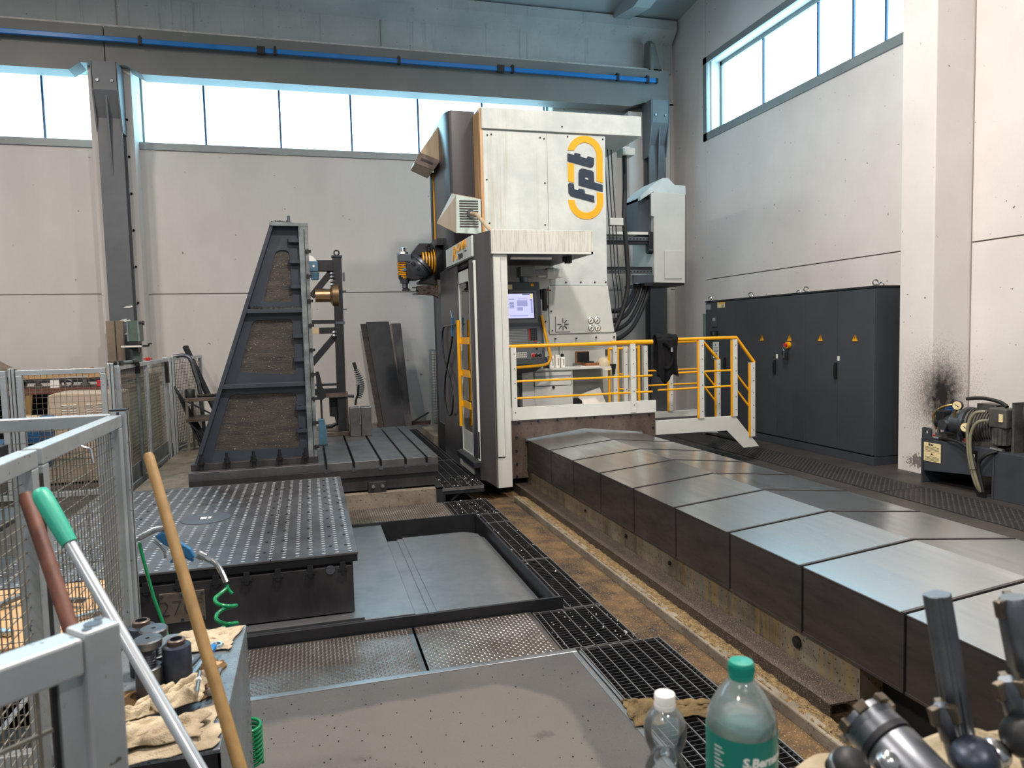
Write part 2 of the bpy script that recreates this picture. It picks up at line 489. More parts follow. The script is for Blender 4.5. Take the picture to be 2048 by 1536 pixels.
M['alu'] = mat('aluminium_profile', rgb(196, 203, 206), rgb(176, 183, 186), 5, 0.32, metal=0.55, speck=rgb(116, 114, 110), speck_scale=45, speck_amt=0.30)
M['wire'] = mat('galvanised_wire', rgb(138, 134, 122), rgb(116, 110, 98), 12, 0.45, metal=0.4)
M['wood'] = mat('ash_wood', rgb(158, 126, 76), rgb(132, 102, 58), 7, 0.5, stretch=(4, 4, 0.5))
M['wood_red'] = mat('red_brown_wood', rgb(118, 74, 58), rgb(92, 56, 44), 12, 0.55, stretch=(4, 4, 0.5))
M['board'] = mat('pale_board', rgb(196, 160, 118), rgb(176, 140, 100), 3, 0.7, stretch=(1, 4, 4))
M['green_grip'] = mat('turquoise_grip', rgb(52, 178, 150), rgb(42, 160, 134), 5, 0.42)
M['pole'] = mat('pole_aluminium', rgb(190, 198, 204), rgb(176, 184, 190), 4, 0.3, metal=0.5)
M['hose_green'] = mat('green_hose', rgb(14, 138, 84), rgb(10, 122, 72), 3, 0.22)
M['gun_blue'] = mat('blue_gun_plastic', rgb(50, 116, 164), rgb(42, 100, 146), 6, 0.38)
M['bench'] = mat('grey_sheet_bench', rgb(142, 150, 156), rgb(118, 126, 132), 9, 0.36, metal=0.5, speck=rgb(84, 88, 92), speck_scale=120, speck_amt=0.38)
M['bench_front'] = M['bench']
M['rag'] = mat('cotton_rag', rgb(206, 192, 166), rgb(160, 144, 120), 9, 0.95, bump=0.5, bscale=260, spec=0.1, speck=rgb(96, 76, 54), speck_scale=24, speck_amt=0.31)
M['rag_brown'] = mat('oily_rag', rgb(136, 108, 76), rgb(106, 82, 58), 9, 0.9, bump=0.5, bscale=260, spec=0.1)
M['rag_olive'] = mat('olive_rag', rgb(122, 104, 74), rgb(86, 74, 54), 12, 0.95, bump=0.4, bscale=200, spec=0.1)
M['rag_cream'] = mat('cream_rag', rgb(172, 160, 136), rgb(140, 128, 104), 8, 0.95, bump=0.4, bscale=200, spec=0.1)
M['cloth_black'] = mat('black_jacket_cloth', rgb(24, 24, 27), rgb(16, 16, 19), 10, 0.85, spec=0.2)
M['paper'] = mat('white_paper', rgb(232, 230, 222), rgb(224, 222, 214), 3, 0.7)
M['cream_label'] = mat('cream_sticker', rgb(236, 220, 170), rgb(228, 212, 162), 3, 0.6)
M['ink'] = mat('dark_print', rgb(54, 50, 46), rough=0.7)
M['hydraulic'] = mat('hydraulic_tank_grey', rgb(66, 70, 77), rgb(58, 62, 68), 3, 0.42)
M['motor'] = mat('grey_motor_casting', rgb(110, 108, 104), rgb(78, 77, 75), 8, 0.45, metal=0.35)
M['hose_grey'] = mat('khaki_hose', rgb(132, 128, 104), rgb(116, 112, 92), 8, 0.5)
M['brass'] = mat('brass_fitting', rgb(190, 160, 96), rgb(160, 130, 74), 9, 0.35, metal=0.8)
M['beige_box'] = mat('beige_cabinet', rgb(190, 172, 152), rgb(176, 158, 138), 3, 0.55)
M['blue_bin'] = mat('blue_bin_plastic', rgb(36, 92, 138), rgb(30, 78, 120), 4, 0.5)
M['green_paint'] = mat('green_machine_paint', rgb(92, 112, 98), rgb(74, 92, 82), 5, 0.45)
M['drawer_white'] = M['white_clean']
M['cap_beige'] = mat('beige_cap_cloth', rgb(206, 192, 164), rgb(188, 172, 142), 12, 0.9)
M['cardboard'] = mat('cardboard_brown', rgb(150, 96, 60), rgb(130, 82, 50), 8, 0.8)
M['pet'] = clear('clear_bottle_plastic', (0.985, 0.99, 0.99, 1), 0.05, 0.05)
def milky(name, tint, amount):
    m = clear(name, tint, 0.10, 0.05)
    nt = m.node_tree; N = nt.nodes; L = nt.links
    out = N['Material Output']; old = out.inputs[0].links[0].from_socket
    d = N.new('ShaderNodeBsdfDiffuse'); d.inputs[0].default_value = (0.9, 0.95, 0.95, 1)
    tl = N.new('ShaderNodeBsdfTranslucent'); tl.inputs[0].default_value = (0.9, 0.95, 0.95, 1)
    ad = N.new('ShaderNodeMixShader'); L.new(d.outputs[0], ad.inputs[1]); L.new(tl.outputs[0], ad.inputs[2])
    mx = N.new('ShaderNodeMixShader'); mx.inputs[0].default_value = amount
    L.new(old, mx.inputs[1]); L.new(ad.outputs[0], mx.inputs[2]); L.new(mx.outputs[0], out.inputs[0])
    return m
M['pet_small'] = milky('reflection_whitened_plastic', (0.99, 0.995, 0.995, 1), 0.10)  # white mixed in stands for window reflections that brighten the clear bottle
M['pet_milky'] = milky('misted_bottle_plastic', (0.985, 0.99, 0.99, 1), 0.10)
M['glass'] = clear('cab_window', (0.62, 0.62, 0.60, 1), 0.03, 0.10)
M['glass_green'] = clear('greenish_clear_panel', (0.62, 0.74, 0.72, 1), 0.05, 0.08)
M['bottle_label'] = mat('teal_bottle_label', rgb(10, 116, 100), rgb(8, 106, 92), 4, 0.35)
M['cap_teal'] = mat('teal_screw_cap', rgb(14, 138, 120), rgb(10, 128, 110), 4, 0.32)
M['cap_white'] = mat('white_screw_cap', rgb(238, 232, 228), rgb(230, 224, 220), 4, 0.4)
M['carbide'] = mat('carbide_insert', rgb(196, 186, 170), rgb(150, 140, 126), 20, 0.4, metal=0.4)
M['tarp'] = mat('grey_plastic_sheet', rgb(138, 122, 106), rgb(96, 84, 74), 4, 0.5)
M['water'] = clear('clear_water', (0.97, 0.985, 0.99, 1), 0.03, 0.10)
M['water_milky'] = milky('misted_water', (0.97, 0.99, 0.99, 1), 0.26)
def screen_mat():
    m = bpy.data.materials.new('lit_screen'); m.use_nodes = True
    nt = m.node_tree; N = nt.nodes; L = nt.links
    e = N.new('ShaderNodeEmission'); e.inputs[0].default_value = (0.62, 0.62, 1.0, 1); e.inputs[1].default_value = 0.95
    L.new(e.outputs[0], N['Material Output'].inputs[0])
    return m
M['screen'] = screen_mat()
M['screen_grey'] = glow('screen_grey_field', (0.40, 0.41, 0.72), 0.8)
M['screen_dark'] = glow('screen_dark_field', (0.16, 0.17, 0.34), 0.6)
M['screen_yellow'] = glow('screen_yellow_field', (0.95, 0.80, 0.25), 0.8)
# ================================================================ the setting
YB = 12.70          # back wall
XR = 6.87           # right wall
# back wall: two cast panels below the window strip, with a real joint between them
wb_ = struct('wall_back', B().box(-9, XR+0.4, YB+0.02, YB+0.35, -0.3, 4.62), M['groove'])
obj('panel', B().box(-9, -2.68, YB, YB+0.1, -0.2, 2.404), M['wall'], wb_)
obj('panel', B().box(-9, -2.68, YB, YB+0.1, 2.420, 4.66), M['wall'], wb_)
obj('panel', B().box(-2.675, XR, YB, YB+0.1, -0.2, 2.394), M['wall'], wb_)
obj('panel', B().box(-2.675, XR, YB, YB+0.1, 2.410, 4.66), M['wall'], wb_)
obj('panel', B().box(4.45, XR, YB, YB+0.35, 4.66, 5.90), M['wall'], wb_)
obj('lintel', B().box(-9, XR+0.4, YB, YB+0.35, 5.87, 7.3), M['wall'], wb_)
obj('window_reveal', B().box(-9, XR+0.3, YB+0.003, YB+0.34, 5.845, 5.872), M['reveal'], wb_)
obj('pilaster', B().box(-2.98, -2.40, 12.34, YB+0.35, -0.2, 5.9), M['wall'], wb_)
obj('pilaster', B().box(5.78, 6.60, 12.34, YB, -0.2, 5.6), M['wall'], wb_)
# window strips
def strip(name, x0, x1, mull):
    t = struct(name, B().box(x0, x1, YB-0.03, YB+0.30, 4.655, 4.765), M['window_frame'])
    xs = [x0]+mull+[x1]
    for a, b in zip(xs[:-1], xs[1:]):
        obj('pane', B().box(a+0.012, b-0.012, YB+0.33, YB+0.345, 4.70, 5.92), M['pane'], t)
    for a in mull:
        obj('mullion', B().box(a-0.016, a+0.016, YB+0.29, YB+0.36, 4.70, 5.92), M['mullion'], t)
    obj('frame', B().box(x0, x1, YB+0.28, YB+0.34, 4.70, 4.735).box(x0, x1, YB+0.28, YB+0.34, 5.84, 5.90).box(x0, x0+0.03, YB+0.28, YB+0.34, 4.7, 5.9).box(x1-0.03, x1, YB+0.28, YB+0.34, 4.7, 5.9), M['window_frame'], t)
    return t
K = 13.04/12.70
strip('window_1', -2.40, 4.45, [x*K for x in (-1.423, -0.281, 0.858, 1.989, 3.12, 4.27)])
strip('window_2', -9.0, -2.98, [x*K for x in (-7.09, -5.95, -4.82, -3.686)])

# right wall with its long window, seen beyond the pilaster
wr = struct('wall_right', B().box(XR+0.03, XR+0.45, -4, YB+0.3, -0.3, 4.85), M['groove'])
def rp(y0, y1, z0, z1): obj('panel', B().box(XR, XR+0.12, y0, y1, z0, z1), M['wall_side'], wr)
rp(11.535, YB, -0.2, 9.0)
rp(6.5, 11.529, -0.2, 2.492); rp(6.5, 11.529, 2.508, 4.92); rp(6.5, 11.525, 6.33, 9.0)
rp(-4, 6.5, -0.2, 2.477); rp(-4, 6.5, 2.493, 5.35); rp(-4, 6.5, 5.38, 9.0)
obj('window_reveal', B().box(XR+0.1, XR+0.45, 11.50, 11.60, 4.9, 6.4).box(XR+0.1, XR+0.45, 5.0, 11.6, 6.27, 6.4).box(XR+0.1, XR+0.45, 5.0, 11.6, 4.8, 4.96), M['wall_side'], wr)
w3 = struct('window_3', B().box(XR-0.02, XR+0.02, 11.47, 11.585, 4.915, 6.33).box(XR-0.02, XR+0.02, 6.3, 11.585, 6.22, 6.33).box(XR-0.02, XR+0.30, 6.3, 11.585, 4.915, 5.04), M['window_frame'])
ys = [5.6, 7.05, 7.73, 8.30, 8.995, 10.28, 11.50]
for a, b in zip(ys[:-1], ys[1:]):
    obj('pane', B().box(XR+0.31, XR+0.325, a+0.012, b-0.012, 4.96, 6.27), M['pane'], w3)
    obj('mullion', B().box(XR+0.28, XR+0.33, b-0.016, b+0.016, 4.96, 6.27), M['mullion'], w3)
obj('frame', B().box(XR+0.27, XR+0.32, 5.6, 11.5, 4.96, 5.02).box(XR+0.27, XR+0.32, 5.6, 11.5, 6.20, 6.27).box(XR+0.27, XR+0.32, 11.45, 11.5, 4.96, 6.27), M['window_frame'], w3)
obj('pilaster', B().box(6.37, XR+0.05, 6.19, 6.64, -0.2, 9.0), M['wall_side'], wr, bev=0.012)
tag_pipe = obj('groove', B().box(XR-0.008, XR, 6.182, 6.19, 0.0, 8.5), M['groove'], wr)

# roof: girder above the crane way, then slabs
tr = struct('trim_1', B().prism([(12.62, 6.42), (12.62, 6.93), (12.40, 7.13), (12.40, 7.30), (12.9, 7.30), (12.9, 6.42)], 'x', -9, 6.80), M['girder'])
for xx in (-2.60, 1.40): obj('joint', B().box(xx-0.008, xx+0.008, 12.612, 12.63, 6.42, 6.93), M['groove'], tr)
obj('bracket', B().box(-2.80, -2.62, 12.56, 12.63, 6.42, 6.47).box(-2.56, -2.36, 12.56, 12.63, 6.42, 6.47).box(6.30, 6.45, 12.5, 12.62, 6.42, 6.52), M['girder'], tr)
ce = struct('ceiling', B().prism([(12.9, 7.30), (12.9, 7.6), (-6, 9.6), (-6, 9.3)], 'x', -9, XR+0.3), M['roof'])
obj('rib', B().prism([(12.45, 7.25), (11.6, 7.1), (6, 7.9), (-6, 9.0), (-6, 9.4), (12.45, 7.5)], 'x', 5.55, 5.85), M['roof'], ce)
obj('rib', B().prism([(12.45, 7.25), (11.6, 7.1), (6, 7.9), (-6, 9.0), (-6, 9.4), (12.45, 7.5)], 'x', -2.85, -2.55), M['roof'], ce)
for xx in (3.0, 0.4): obj('joint', B().prism([(12.4, 7.29), (12.4, 7.36), (-6, 9.36), (-6, 9.29)], 'x', xx-0.012, xx+0.012), M['groove'], ce)

# floors at their different levels
struct('floor', B().box(-9, 1.255, -5, 3.40, -0.5, 0.0).box(-9, -0.40, 3.40, 3.47, -0.5, 0), M['concrete'])
mix_over(M['concrete'], rgb(100, 96, 90), corner_patch(1.03, 3.20, 0.30, 3.0, 0.18, 0.035, 0.75))
mix_over(M['concrete'], rgb(58, 54, 52), blob((0.86, 2.72, 0), 0.06, 0.05, 40, 0.12, (1, 1.6, 1), 0.6))
mix_over(M['concrete'], rgb(66, 61, 58), blob((0.13, 2.78, 0), 0.05, 0.04, 40, 0.12, (1, 1.8, 1), 0.5))
struct('floor', B().box(-9, -1.76, 3.47, YB, -0.5, 0.0), M['concrete_dark'])
struct('floor', B().box(3.66, XR, -5, YB, -0.5, 0.0), M['concrete_dark'])
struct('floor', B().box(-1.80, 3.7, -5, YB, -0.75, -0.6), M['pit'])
pl = struct('floor', B().box(-1.76, 1.20, 6.96, YB, -0.5, 0.14), M['plinth'])
tf = struct('floor', B().box(1.64, 3.66, -1, YB, -0.5, -0.12), M['trench'])
cu = struct('trim_2', B().box(2.005, 2.060, -1, 7.2, -0.125, -0.060), M['plinth'], bev=0.008)
ci = obj('chip_bank', B().grid(lambda u, v: (2.020+0.125*u, -0.8+8.0*v, -0.060-0.035*max(0, u-0.25)+(0.006*math.sin(37*v)*math.sin(PI*u)+random.uniform(-.004, .006))), 6, 300), M['chips'], cu, kind='stuff')
ang = struct('trim_3', B().prism([(2.145, -0.12), (2.145, -0.027), (2.29, -0.027), (2.29, -0.035), (2.153, -0.035), (2.153, -0.12)], 'y', 2.598, 10.0), M['angle_iron'])
e1 = struct('trim_4', B().box(-0.42, 1.265, 3.395, 3.430, -0.04, 0.004), M['sheet'], bev=0.003)
e2 = struct('trim_5', B().box(1.235, 1.262, -1, 3.395, -0.04, 0.004).box(1.270, 1.284, -1, 3.40, -0.05, 0.004), M['sheet'], bev=0.003)
# plinth side under the stepped deck
struct('trim_6', B().box(1.15, 1.21, 6.94, 6.99, -0.1, 0.155).box(1.15, 1.21, 6.94, 12, 0.135, 0.15), M['iron_black'])

# loose chips on the floors: nobody could count them
cb = B()
for i in range(520):
    r = random.random()
    if r < .62: x, y, z = random.uniform(-0.4, 1.2), random.uniform(1.2, 3.38), 0.001
    elif r < .8: x, y, z = random.uniform(-0.3, 1.15), random.uniform(3.45, 3.95), 0.006
    else: x, y, z = random.uniform(3.75, 6.2), random.uniform(2.5, 8.5), 0.001
    s = random.uniform(0.002, 0.0055)
    a = random.uniform(0, PI)
    cb.add([(x+s*math.cos(a), y+s*math.sin(a), z), (x+s*math.cos(a+2), y+s*math.sin(a+2), z), (x+s*math.cos(a+4), y+s*math.sin(a+4), z), (x, y, z+s*0.9)], [(0, 1, 3), (1, 2, 3), (2, 0, 3), (0, 2, 1)])
o = obj('metal_chips', cb, M['iron_black'], kind='stuff'); tag(o, 'tiny dark metal chips scattered over the workshop floor', 'metal chips')
cb = B()
for i in range(170):
    x, y = random.choice([(random.uniform(1.41, 1.63), random.uniform(4.0, 6.9)), (random.uniform(1.2, 1.63), random.uniform(3.45, 3.95)), (random.uniform(1.25, 1.63), random.uniform(6.35, 6.95)), (random.uniform(1.2, 1.62), random.uniform(6.97, 7.6))])
    z = 0.002 if y < 6.96 else 0.137
    s = random.uniform(0.003, 0.0075); a = random.uniform(0, PI)
    cb.add([(x+s*math.cos(a), y+s*math.sin(a), z), (x+s*math.cos(a+2), y+s*math.sin(a+2), z), (x+s*math.cos(a+4), y+s*math.sin(a+4), z), (x, y, z+s)], [(0, 1, 3), (1, 2, 3), (2, 0, 3), (0, 2, 1)])
o = obj('bright_chips', cb, M['stud'], kind='stuff'); tag(o, 'small bright metal chips lying on the black gratings', 'metal chips')

# ---- crane way on the back wall
cr = thing('crane_beam', 'long grey steel crane runway beam across the top of the back wall', 'crane beam', (0, 12.3, 5.6))
obj('web', B().prism([(-9, 5.64), (-3.19, 5.64), (-3.03, 5.755), (-2.705, 5.755), (-2.705, 6.30), (-9, 6.30)], 'y', 12.18, 12.52), M['crane'], cr)
obj('web', B().prism([(-2.692, 5.755), (-2.43, 5.755), (-2.22, 5.64), (5.75, 5.64), (6.02, 5.72), (6.51, 5.72), (6.51, 6.30), (-2.692, 6.30)], 'y', 12.18, 12.52), M['crane'], cr)
obj('rail', B().box(-9, 6.45, 12.30, 12.38, 6.30, 6.37), M['rail_steel'], cr)
obj('end_stop', B().prism([(12.22, 6.30), (12.22, 6.78), (12.30, 6.86), (12.46, 6.86), (12.5, 6.3)], 'x', 6.17, 6.23).prism([(6.23, 6.30), (6.23, 6.86), (6.30, 6.82), (6.45, 6.30)], 'y', 12.30, 12.36), M['crane'], cr)
bl = thing('conductor_rail', 'blue plastic conductor rail running along the crane beam', 'conductor rail', (0, 12.06, 6.05))
obj('duct', B().box(-9, 6.19, 12.03, 12.09, 6.035, 6.105), M['blue'], bl, bev=0.008)
for x in (-5.9, -4.05, -2.188, -0.292, 1.615, 3.522, 5.441, 6.019):
    obj('clamp', B().box(x-0.022, x+0.022, 12.015, 12.10, 6.02, 6.135).box(x-0.008, x+0.008, 12.05, 12.20, 6.12, 6.16), M['black'], bl)
for x in (-4.3, -0.498, 3.312):
    obj('joint_box', B().box(x-0.06, x+0.06, 12.01, 12.10, 6.015, 6.125), M['black'], bl, bev=0.006)
obj('end_cap', B().box(6.18, 6.215, 12.02, 12.10, 6.03, 6.11), M['black'], bl)

def steel_column(x0, x1, lab):
    t = thing('crane_column', lab, 'steel column', ((x0+x1)/2, 12.2, 0))
    xm = (x0+x1)/2
    obj('flange', B().box(x0, x1, 12.10, 12.125, 0, 5.05), M['crane_column'], t)
    obj('flange', B().box(x0, x1, 12.315, 12.338, 0, 5.6), M['crane_column'], t)
    obj('web', B().box(xm-0.01, xm+0.01, 12.12, 12.32, 0, 5.2), M['crane_column'], t)
    obj('bracket', B().prism([(12.34, 4.75), (12.10, 4.75), (11.97, 5.30), (11.97, 5.72), (12.34, 5.72)], 'x', x0-0.012, x0+0.008)
        .prism([(12.34, 4.75), (12.10, 4.75), (11.97, 5.30), (11.97, 5.72), (12.34, 5.72)], 'x', x1-0.008, x1+0.012)
        .box(x0, x1, 11.97, 11.99, 5.32, 5.72).add([(x0, 11.97, 5.32), (x1, 11.97, 5.32), (x1, 12.10, 4.95), (x0, 12.10, 4.95)], [(0, 1, 2, 3)]), M['crane_column'], t)
    obj('rib', B().prism([(12.10, 4.10), (11.99, 5.30), (12.10, 5.30)], 'x', xm-0.012, xm+0.012), M['crane_column'], t)
    bo = B()
    for k in range(9):
        for x in (x0+0.05, x1-0.05):
            bo.cyl((x1+0.03, 12.33, 0.6+0.55*k), (x1+0.03, 12.30, 0.6+0.55*k), 0.016, n=6)
    for x in (x0+0.07, x1-0.07):
        bo.cyl((x, 11.97, 5.45), (x, 11.955, 5.45), 0.022, n=6)
    obj('bolts', bo, M['steel_dark'], t, kind='stuff')
    return t
cl = steel_column(-2.84, -2.51, 'grey steel column with tapered bracket on the left of the back wall')
fl = B()
for (x, z, s) in ((-2.58, 2.18, .07), (-2.66, 1.98, .06), (-2.60, 1.97, .045), (-2.70, 1.90, .035), (-2.74, 1.84, .02), (-2.62, 1.78, .03), (-2.70, 1.52, .02)):
    fl.prism([(x-s, z-0.012), (x-s*.3, z+0.008), (x+s*.8, z+0.02), (x+s, z), (x+s*.2, z-0.016)], 'y', 12.094, 12.102)
obj('paint_flake', fl, M['paper'], cl, label='bare white patches where the paint has flaked off')
steel_column(6.06, 6.39, 'grey steel column with tapered bracket in the right corner of the back wall')
# ================================================================ gratings, plates, pallet, table, tower
def grating(label, x0, x1, y0, y1, z, rods, pitch=0.030, loc=None):
    t = thing('floor_grating', label, 'grating', ((x0+x1)/2, (y0+y1)/2, z-0.03), 'steel floor gratings')
    bars = B()
    n = int((y1-y0)/pitch)
    for i in range(1, n):
        y = y0+(y1-y0)*i/n
        bars.box(x0, x1, y-0.0022, y+0.0022, z-0.030, z-0.001)
    obj('bearing_bars', bars, M['grate'], t, kind='stuff')
    for i in range(rods):
        x = x0+(x1-x0)*(i+0.5)/rods
        obj('cross_rod', B().box(x-0.0022, x+0.0022, y0, y1, z-0.008, z+0.0008), M['grate_rod'], t)
    obj('frame', B().box(x0, x0+0.005, y0, y1, z-0.03, z+0.001).box(x1-0.005, x1, y0, y1, z-0.03, z+0.001).box(x0, x1, y0, y0+0.005, z-0.03, z).box(x0, x1, y1-0.005, y1, z-0.03, z), M['grate_rod'], t)
    return t
grating('widest black floor grating nearest the camera with bright cross rods', 1.290, 1.742, 1.50, 3.428, 0.0, 7)
grating('short black floor grating between the tread plate and the brown chip trench', 1.200, 1.630, 3.440, 3.965, 0.0, 6)
grating('narrow grating strip beside the pit frame, nearest of the narrow three', 1.405, 1.630, 3.972, 4.93, 0.0, 3)
grating('narrow grating strip beside the pit frame, middle of the narrow three', 1.405, 1.630, 4.936, 6.04, 0.0, 3)
grating('dark grating at the far corner of the pit, below the stepped deck', 1.215, 1.640, 6.36, 6.95, 0.0, 5)
grating('narrow grating strip beside the pit frame, farthest of the narrow three', 1.405, 1.640, 6.046, 6.354, 0.0, 3)
grating('raised dark grating deck beside the slotted table, front panel', 1.190, 1.635, 6.96, 8.55, 0.135, 5)
grating('raised dark grating deck beside the slotted table, rear panel', 1.190, 1.635, 8.556, 11.6, 0.135, 5, )
dk = thing('deck_bracket', 'black bracket holding up the front edge of the raised grating deck', 'bracket', (1.4, 6.98, 0))
obj('frame', B().bar((1.19, 6.975, 0.09), (1.635, 6.975, 0.09), 0.02, 0.04).bar((1.225, 6.975, -0.1), (1.225, 6.975, 0.1), 0.03, 0.03), M['iron_black'], dk)
obj('brace', B().bar((1.30, 6.99, 0.0), (1.42, 6.99, 0.09), 0.008, 0.02).bar((1.42, 6.99, 0.09), (1.53, 6.99, 0.0), 0.008, 0.02), M['iron_black'], dk)

def tread(label, x0, x1, y0, y1, z, m, p=0.0205, grp='steel tread plates'):
    t = thing('tread_plate', label, 'tread plate', ((x0+x1)/2, (y0+y1)/2, z-0.01), grp)
    obj('sheet', B().box(x0, x1, y0, y1, z-0.008, z), m, t)
    b = B()
    nx = int((x1-x0-0.01)/p); ny = int((y1-y0-0.01)/p)
    for i in range(nx):
        for j in range(ny):
            x = x0+0.005+p*(i+0.5); y = y0+0.005+p*(j+0.5)
            a = PI/4 if (i+j) % 2 else -PI/4
            c, s = math.cos(a)*0.0125, math.sin(a)*0.0125
            e, f = -math.sin(a)*0.0042, math.cos(a)*0.0042
            b.add([(x-c, y-s, z), (x+e, y+f, z), (x+c, y+s, z), (x-e, y-f, z), (x-c*.35, y-s*.35, z+0.0040), (x+c*.35, y+s*.35, z+0.0040)],
                  [(0, 3, 4), (3, 2, 5, 4), (2, 1, 5), (1, 0, 4, 5)])
    obj('treads', b, m, t, kind='stuff')
    return t
tread('left steel tread plate in front of the pit frame, beside the tool bench', -0.42, 0.492, 3.435, 3.985, 0.0, M['checker'])
tread('right steel tread plate in front of the pit frame, next to the grating', 0.506, 1.192, 3.435, 3.985, 0.0, M['checker'])
tread('brown-grey tread plate behind the pit, below the slotted table', -0.2, 1.208, 6.36, 6.945, 0.0, M['checker_far'])
tread('dark tread plate strip along the hydraulic unit and cabinets, near piece', 5.30, 5.86, 2.6, 5.75, 0.006, M['checker_dark'], 0.03, 'dark tread plates by the right wall')
tread('dark tread plate strip along the hydraulic unit and cabinets, middle piece', 5.30, 5.86, 5.76, 8.0, 0.006, M['checker_dark'], 0.03, 'dark tread plates by the right wall')
tread('dark tread plate strip along the hydraulic unit and cabinets, far piece', 5.30, 5.86, 8.01, 10.6, 0.006, M['checker_dark'], 0.03, 'dark tread plates by the right wall')

# pit frame with its sliding cover sheets
pf = thing('pit_surround', 'black flat steel frame standing around the sunken pit', 'pit frame', (0.5, 5.1, -0.1))
obj('front_bar', B().box(-0.55, 1.405, 4.000, 4.018, -0.10, 0.062), M['iron_black'], pf, bev=0.002)
obj('side_bar', B().box(1.388, 1.404, 4.018, 6.33, -0.26, 0.02), M['iron_black'], pf, bev=0.002)
obj('rear_bar', B().box(-0.2, 1.388, 6.318, 6.335, -0.24, 0.02), M['iron_black'], pf, bev=0.002)
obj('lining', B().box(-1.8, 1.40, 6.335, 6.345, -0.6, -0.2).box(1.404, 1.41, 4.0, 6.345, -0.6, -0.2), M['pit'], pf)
cv = thing('pit_cover', 'grey sheet steel slide covers lying over the pit', 'slide cover', (0.7, 5.2, -0.1))
obj('flat_sheet', B().box(-1.75, 0.545, 4.20, 6.312, -0.055, -0.002), M['sheet'], cv, bev=0.004)
def arch(x): 
    u = (x-0.545)/(1.36-0.545)
    return -0.010-0.004*u-0.045*max(0, (u-0.72)/0.28)**2
def arch_sheet(x0, x1, dz, y1=5.86):
    n = 8
    top = [(x0+(x1-x0)*i/n, arch(x0+(x1-x0)*i/n)+dz) for i in range(n+1)]
    return B().prism(top+[(p[0], p[1]-0.045) for p in reversed(top)], 'y', 4.20, y1)
obj('arched_sheet', arch_sheet(0.55, 0.635, -0.012, 5.84), M['sheet'], cv, smooth=30)
obj('arched_sheet', arch_sheet(0.63, 0.68, -0.004, 5.85), M['sheet'], cv, smooth=30)
obj('arched_sheet', arch_sheet(0.675, 1.00, 0.002), M['sheet'], cv, smooth=30)
obj('arched_sheet', arch_sheet(0.995, 1.315, -0.002, 5.88), M['sheet'], cv, smooth=30)
obj('arched_sheet', arch_sheet(1.31, 1.36, -0.010, 5.84), M['sheet'], cv, smooth=30)

# pallet table with its stud grid
px0, px1, py0, py1, pz = -1.73, 0.232, 4.28, 6.69, 0.38
pa = thing('pallet_table', 'large dark rotary pallet table with three studded top plates and a 270 degree tag', 'pallet table', (-0.75, 5.5, 0))
obj('body', B().box(px0+0.02, px1-0.03, py0+0.05, py1, 0.0, pz-0.055), M['cast_dark'], pa, bev=0.006)
obj('front_plate', B().box(px0+0.02, px1-0.04, py0+0.012, py0+0.05, 0.02, pz-0.078), M['cast_dark'], pa, bev=0.004)
obj('edge_band', B().box(px0+0.005, px1-0.004, py0+0.012, py1, pz-0.058, pz-0.012), M['iron_black'], pa)
for a, b in ((px0, -1.246), (-1.242, -0.262), (-0.257, px1)):
    obj('top_plate', B().box(a, b, py0, py1+0.02, pz-0.014, pz), M['pallet_top'], pa, bev=0.002)
obj('cover_disc', B().lathe([(0.168, 0.0), (0.168, 0.004), (0.16, 0.006), (0.0001, 0.006)], (-0.75, 5.478, pz), n=40), M['grey_part'], pa, smooth=30, label='dark round cover plate in the middle of the pallet')
obj('disc_tag', B().box(-0.785, -0.745, 5.44, 5.50, pz+0.006, pz+0.0075).box(-0.735, -0.715, 5.45, 5.50, pz+0.006, pz+0.0075), M['paper'], pa)
sb = B()
nx, ny = 26, 46
for i in range(nx):
    for j in range(ny):
        x = px0+0.045+(px1-px0-0.09)*i/(nx-1); y = py0+0.04+(py1-py0-0.08)*j/(ny-1)
        if math.hypot(x+0.75, y-5.478) < 0.185: continue
        w_ = 0.0135
        sb.add([(x-w_, y, pz), (x, y-0.0075, pz), (x+w_, y, pz), (x, y+0.0075, pz), (x-w_*.5, y, pz+0.0018), (x+w_*.5, y, pz+0.0018)], [(0, 1, 5, 4), (1, 2, 5), (2, 3, 4, 5), (3, 0, 4)])
obj('studs', sb, M['stud'], pa, kind='stuff', label='bright studs in rows over the top plates')
hb = B()
for x in (0.17, -0.20, -0.30, -0.05, -1.2, 0.08):
    for j in range(10):
        hb.cyl((x, 4.45+0.235*j, pz), (x, 4.45+0.235*j, pz+0.004), 0.010, n=8)
obj('screws', hb, M['iron_black'], pa, kind='stuff')
for x in (-1.40, -1.24, -1.08, -0.912, -0.745, -0.553, -0.391, -0.222, -0.043, 0.14):
    obj('edge_clip', B().box(x-0.016, x+0.016, py0-0.004, py0+0.02, pz-0.088, pz-0.052).box(x-0.028, x+0.028, py0-0.004, py0+0.014, pz-0.104, pz-0.088).cyl((x, py0-0.003, pz-0.11), (x, py0+0.012, pz-0.11), 0.014, n=8), M['iron_black'], pa)
obj('plug', B().cyl((0.07, py0+0.008, 0.285), (0.07, py0+0.02, 0.285), 0.026, n=20), M['grey_part'], pa)
tagp = obj('number_plate', B().box(-0.848, -0.615, py0-0.002, py0+0.012, 0.085, 0.255), mat('engraved_plate_metal', rgb(128, 120, 108), rgb(104, 97, 88), 8, 0.5, metal=0.5), pa, bev=0.002, label='metal plate engraved 270 degrees')
text('number', '270\u00b0', 0.125, (-0.735, py0-0.003, 0.165), (1, 0, 0), (0, 0, 1), M['ink'], tagp, depth=0.001, bold=-0.003)
pb = B()
for x in (-0.835, -0.735, -0.628):
    for z in (0.100, 0.240): pb.cyl((x, py0-0.006, z), (x, py0, z), 0.009, n=8)
obj('rivets', pb, M['steel_dark'], tagp, kind='stuff')
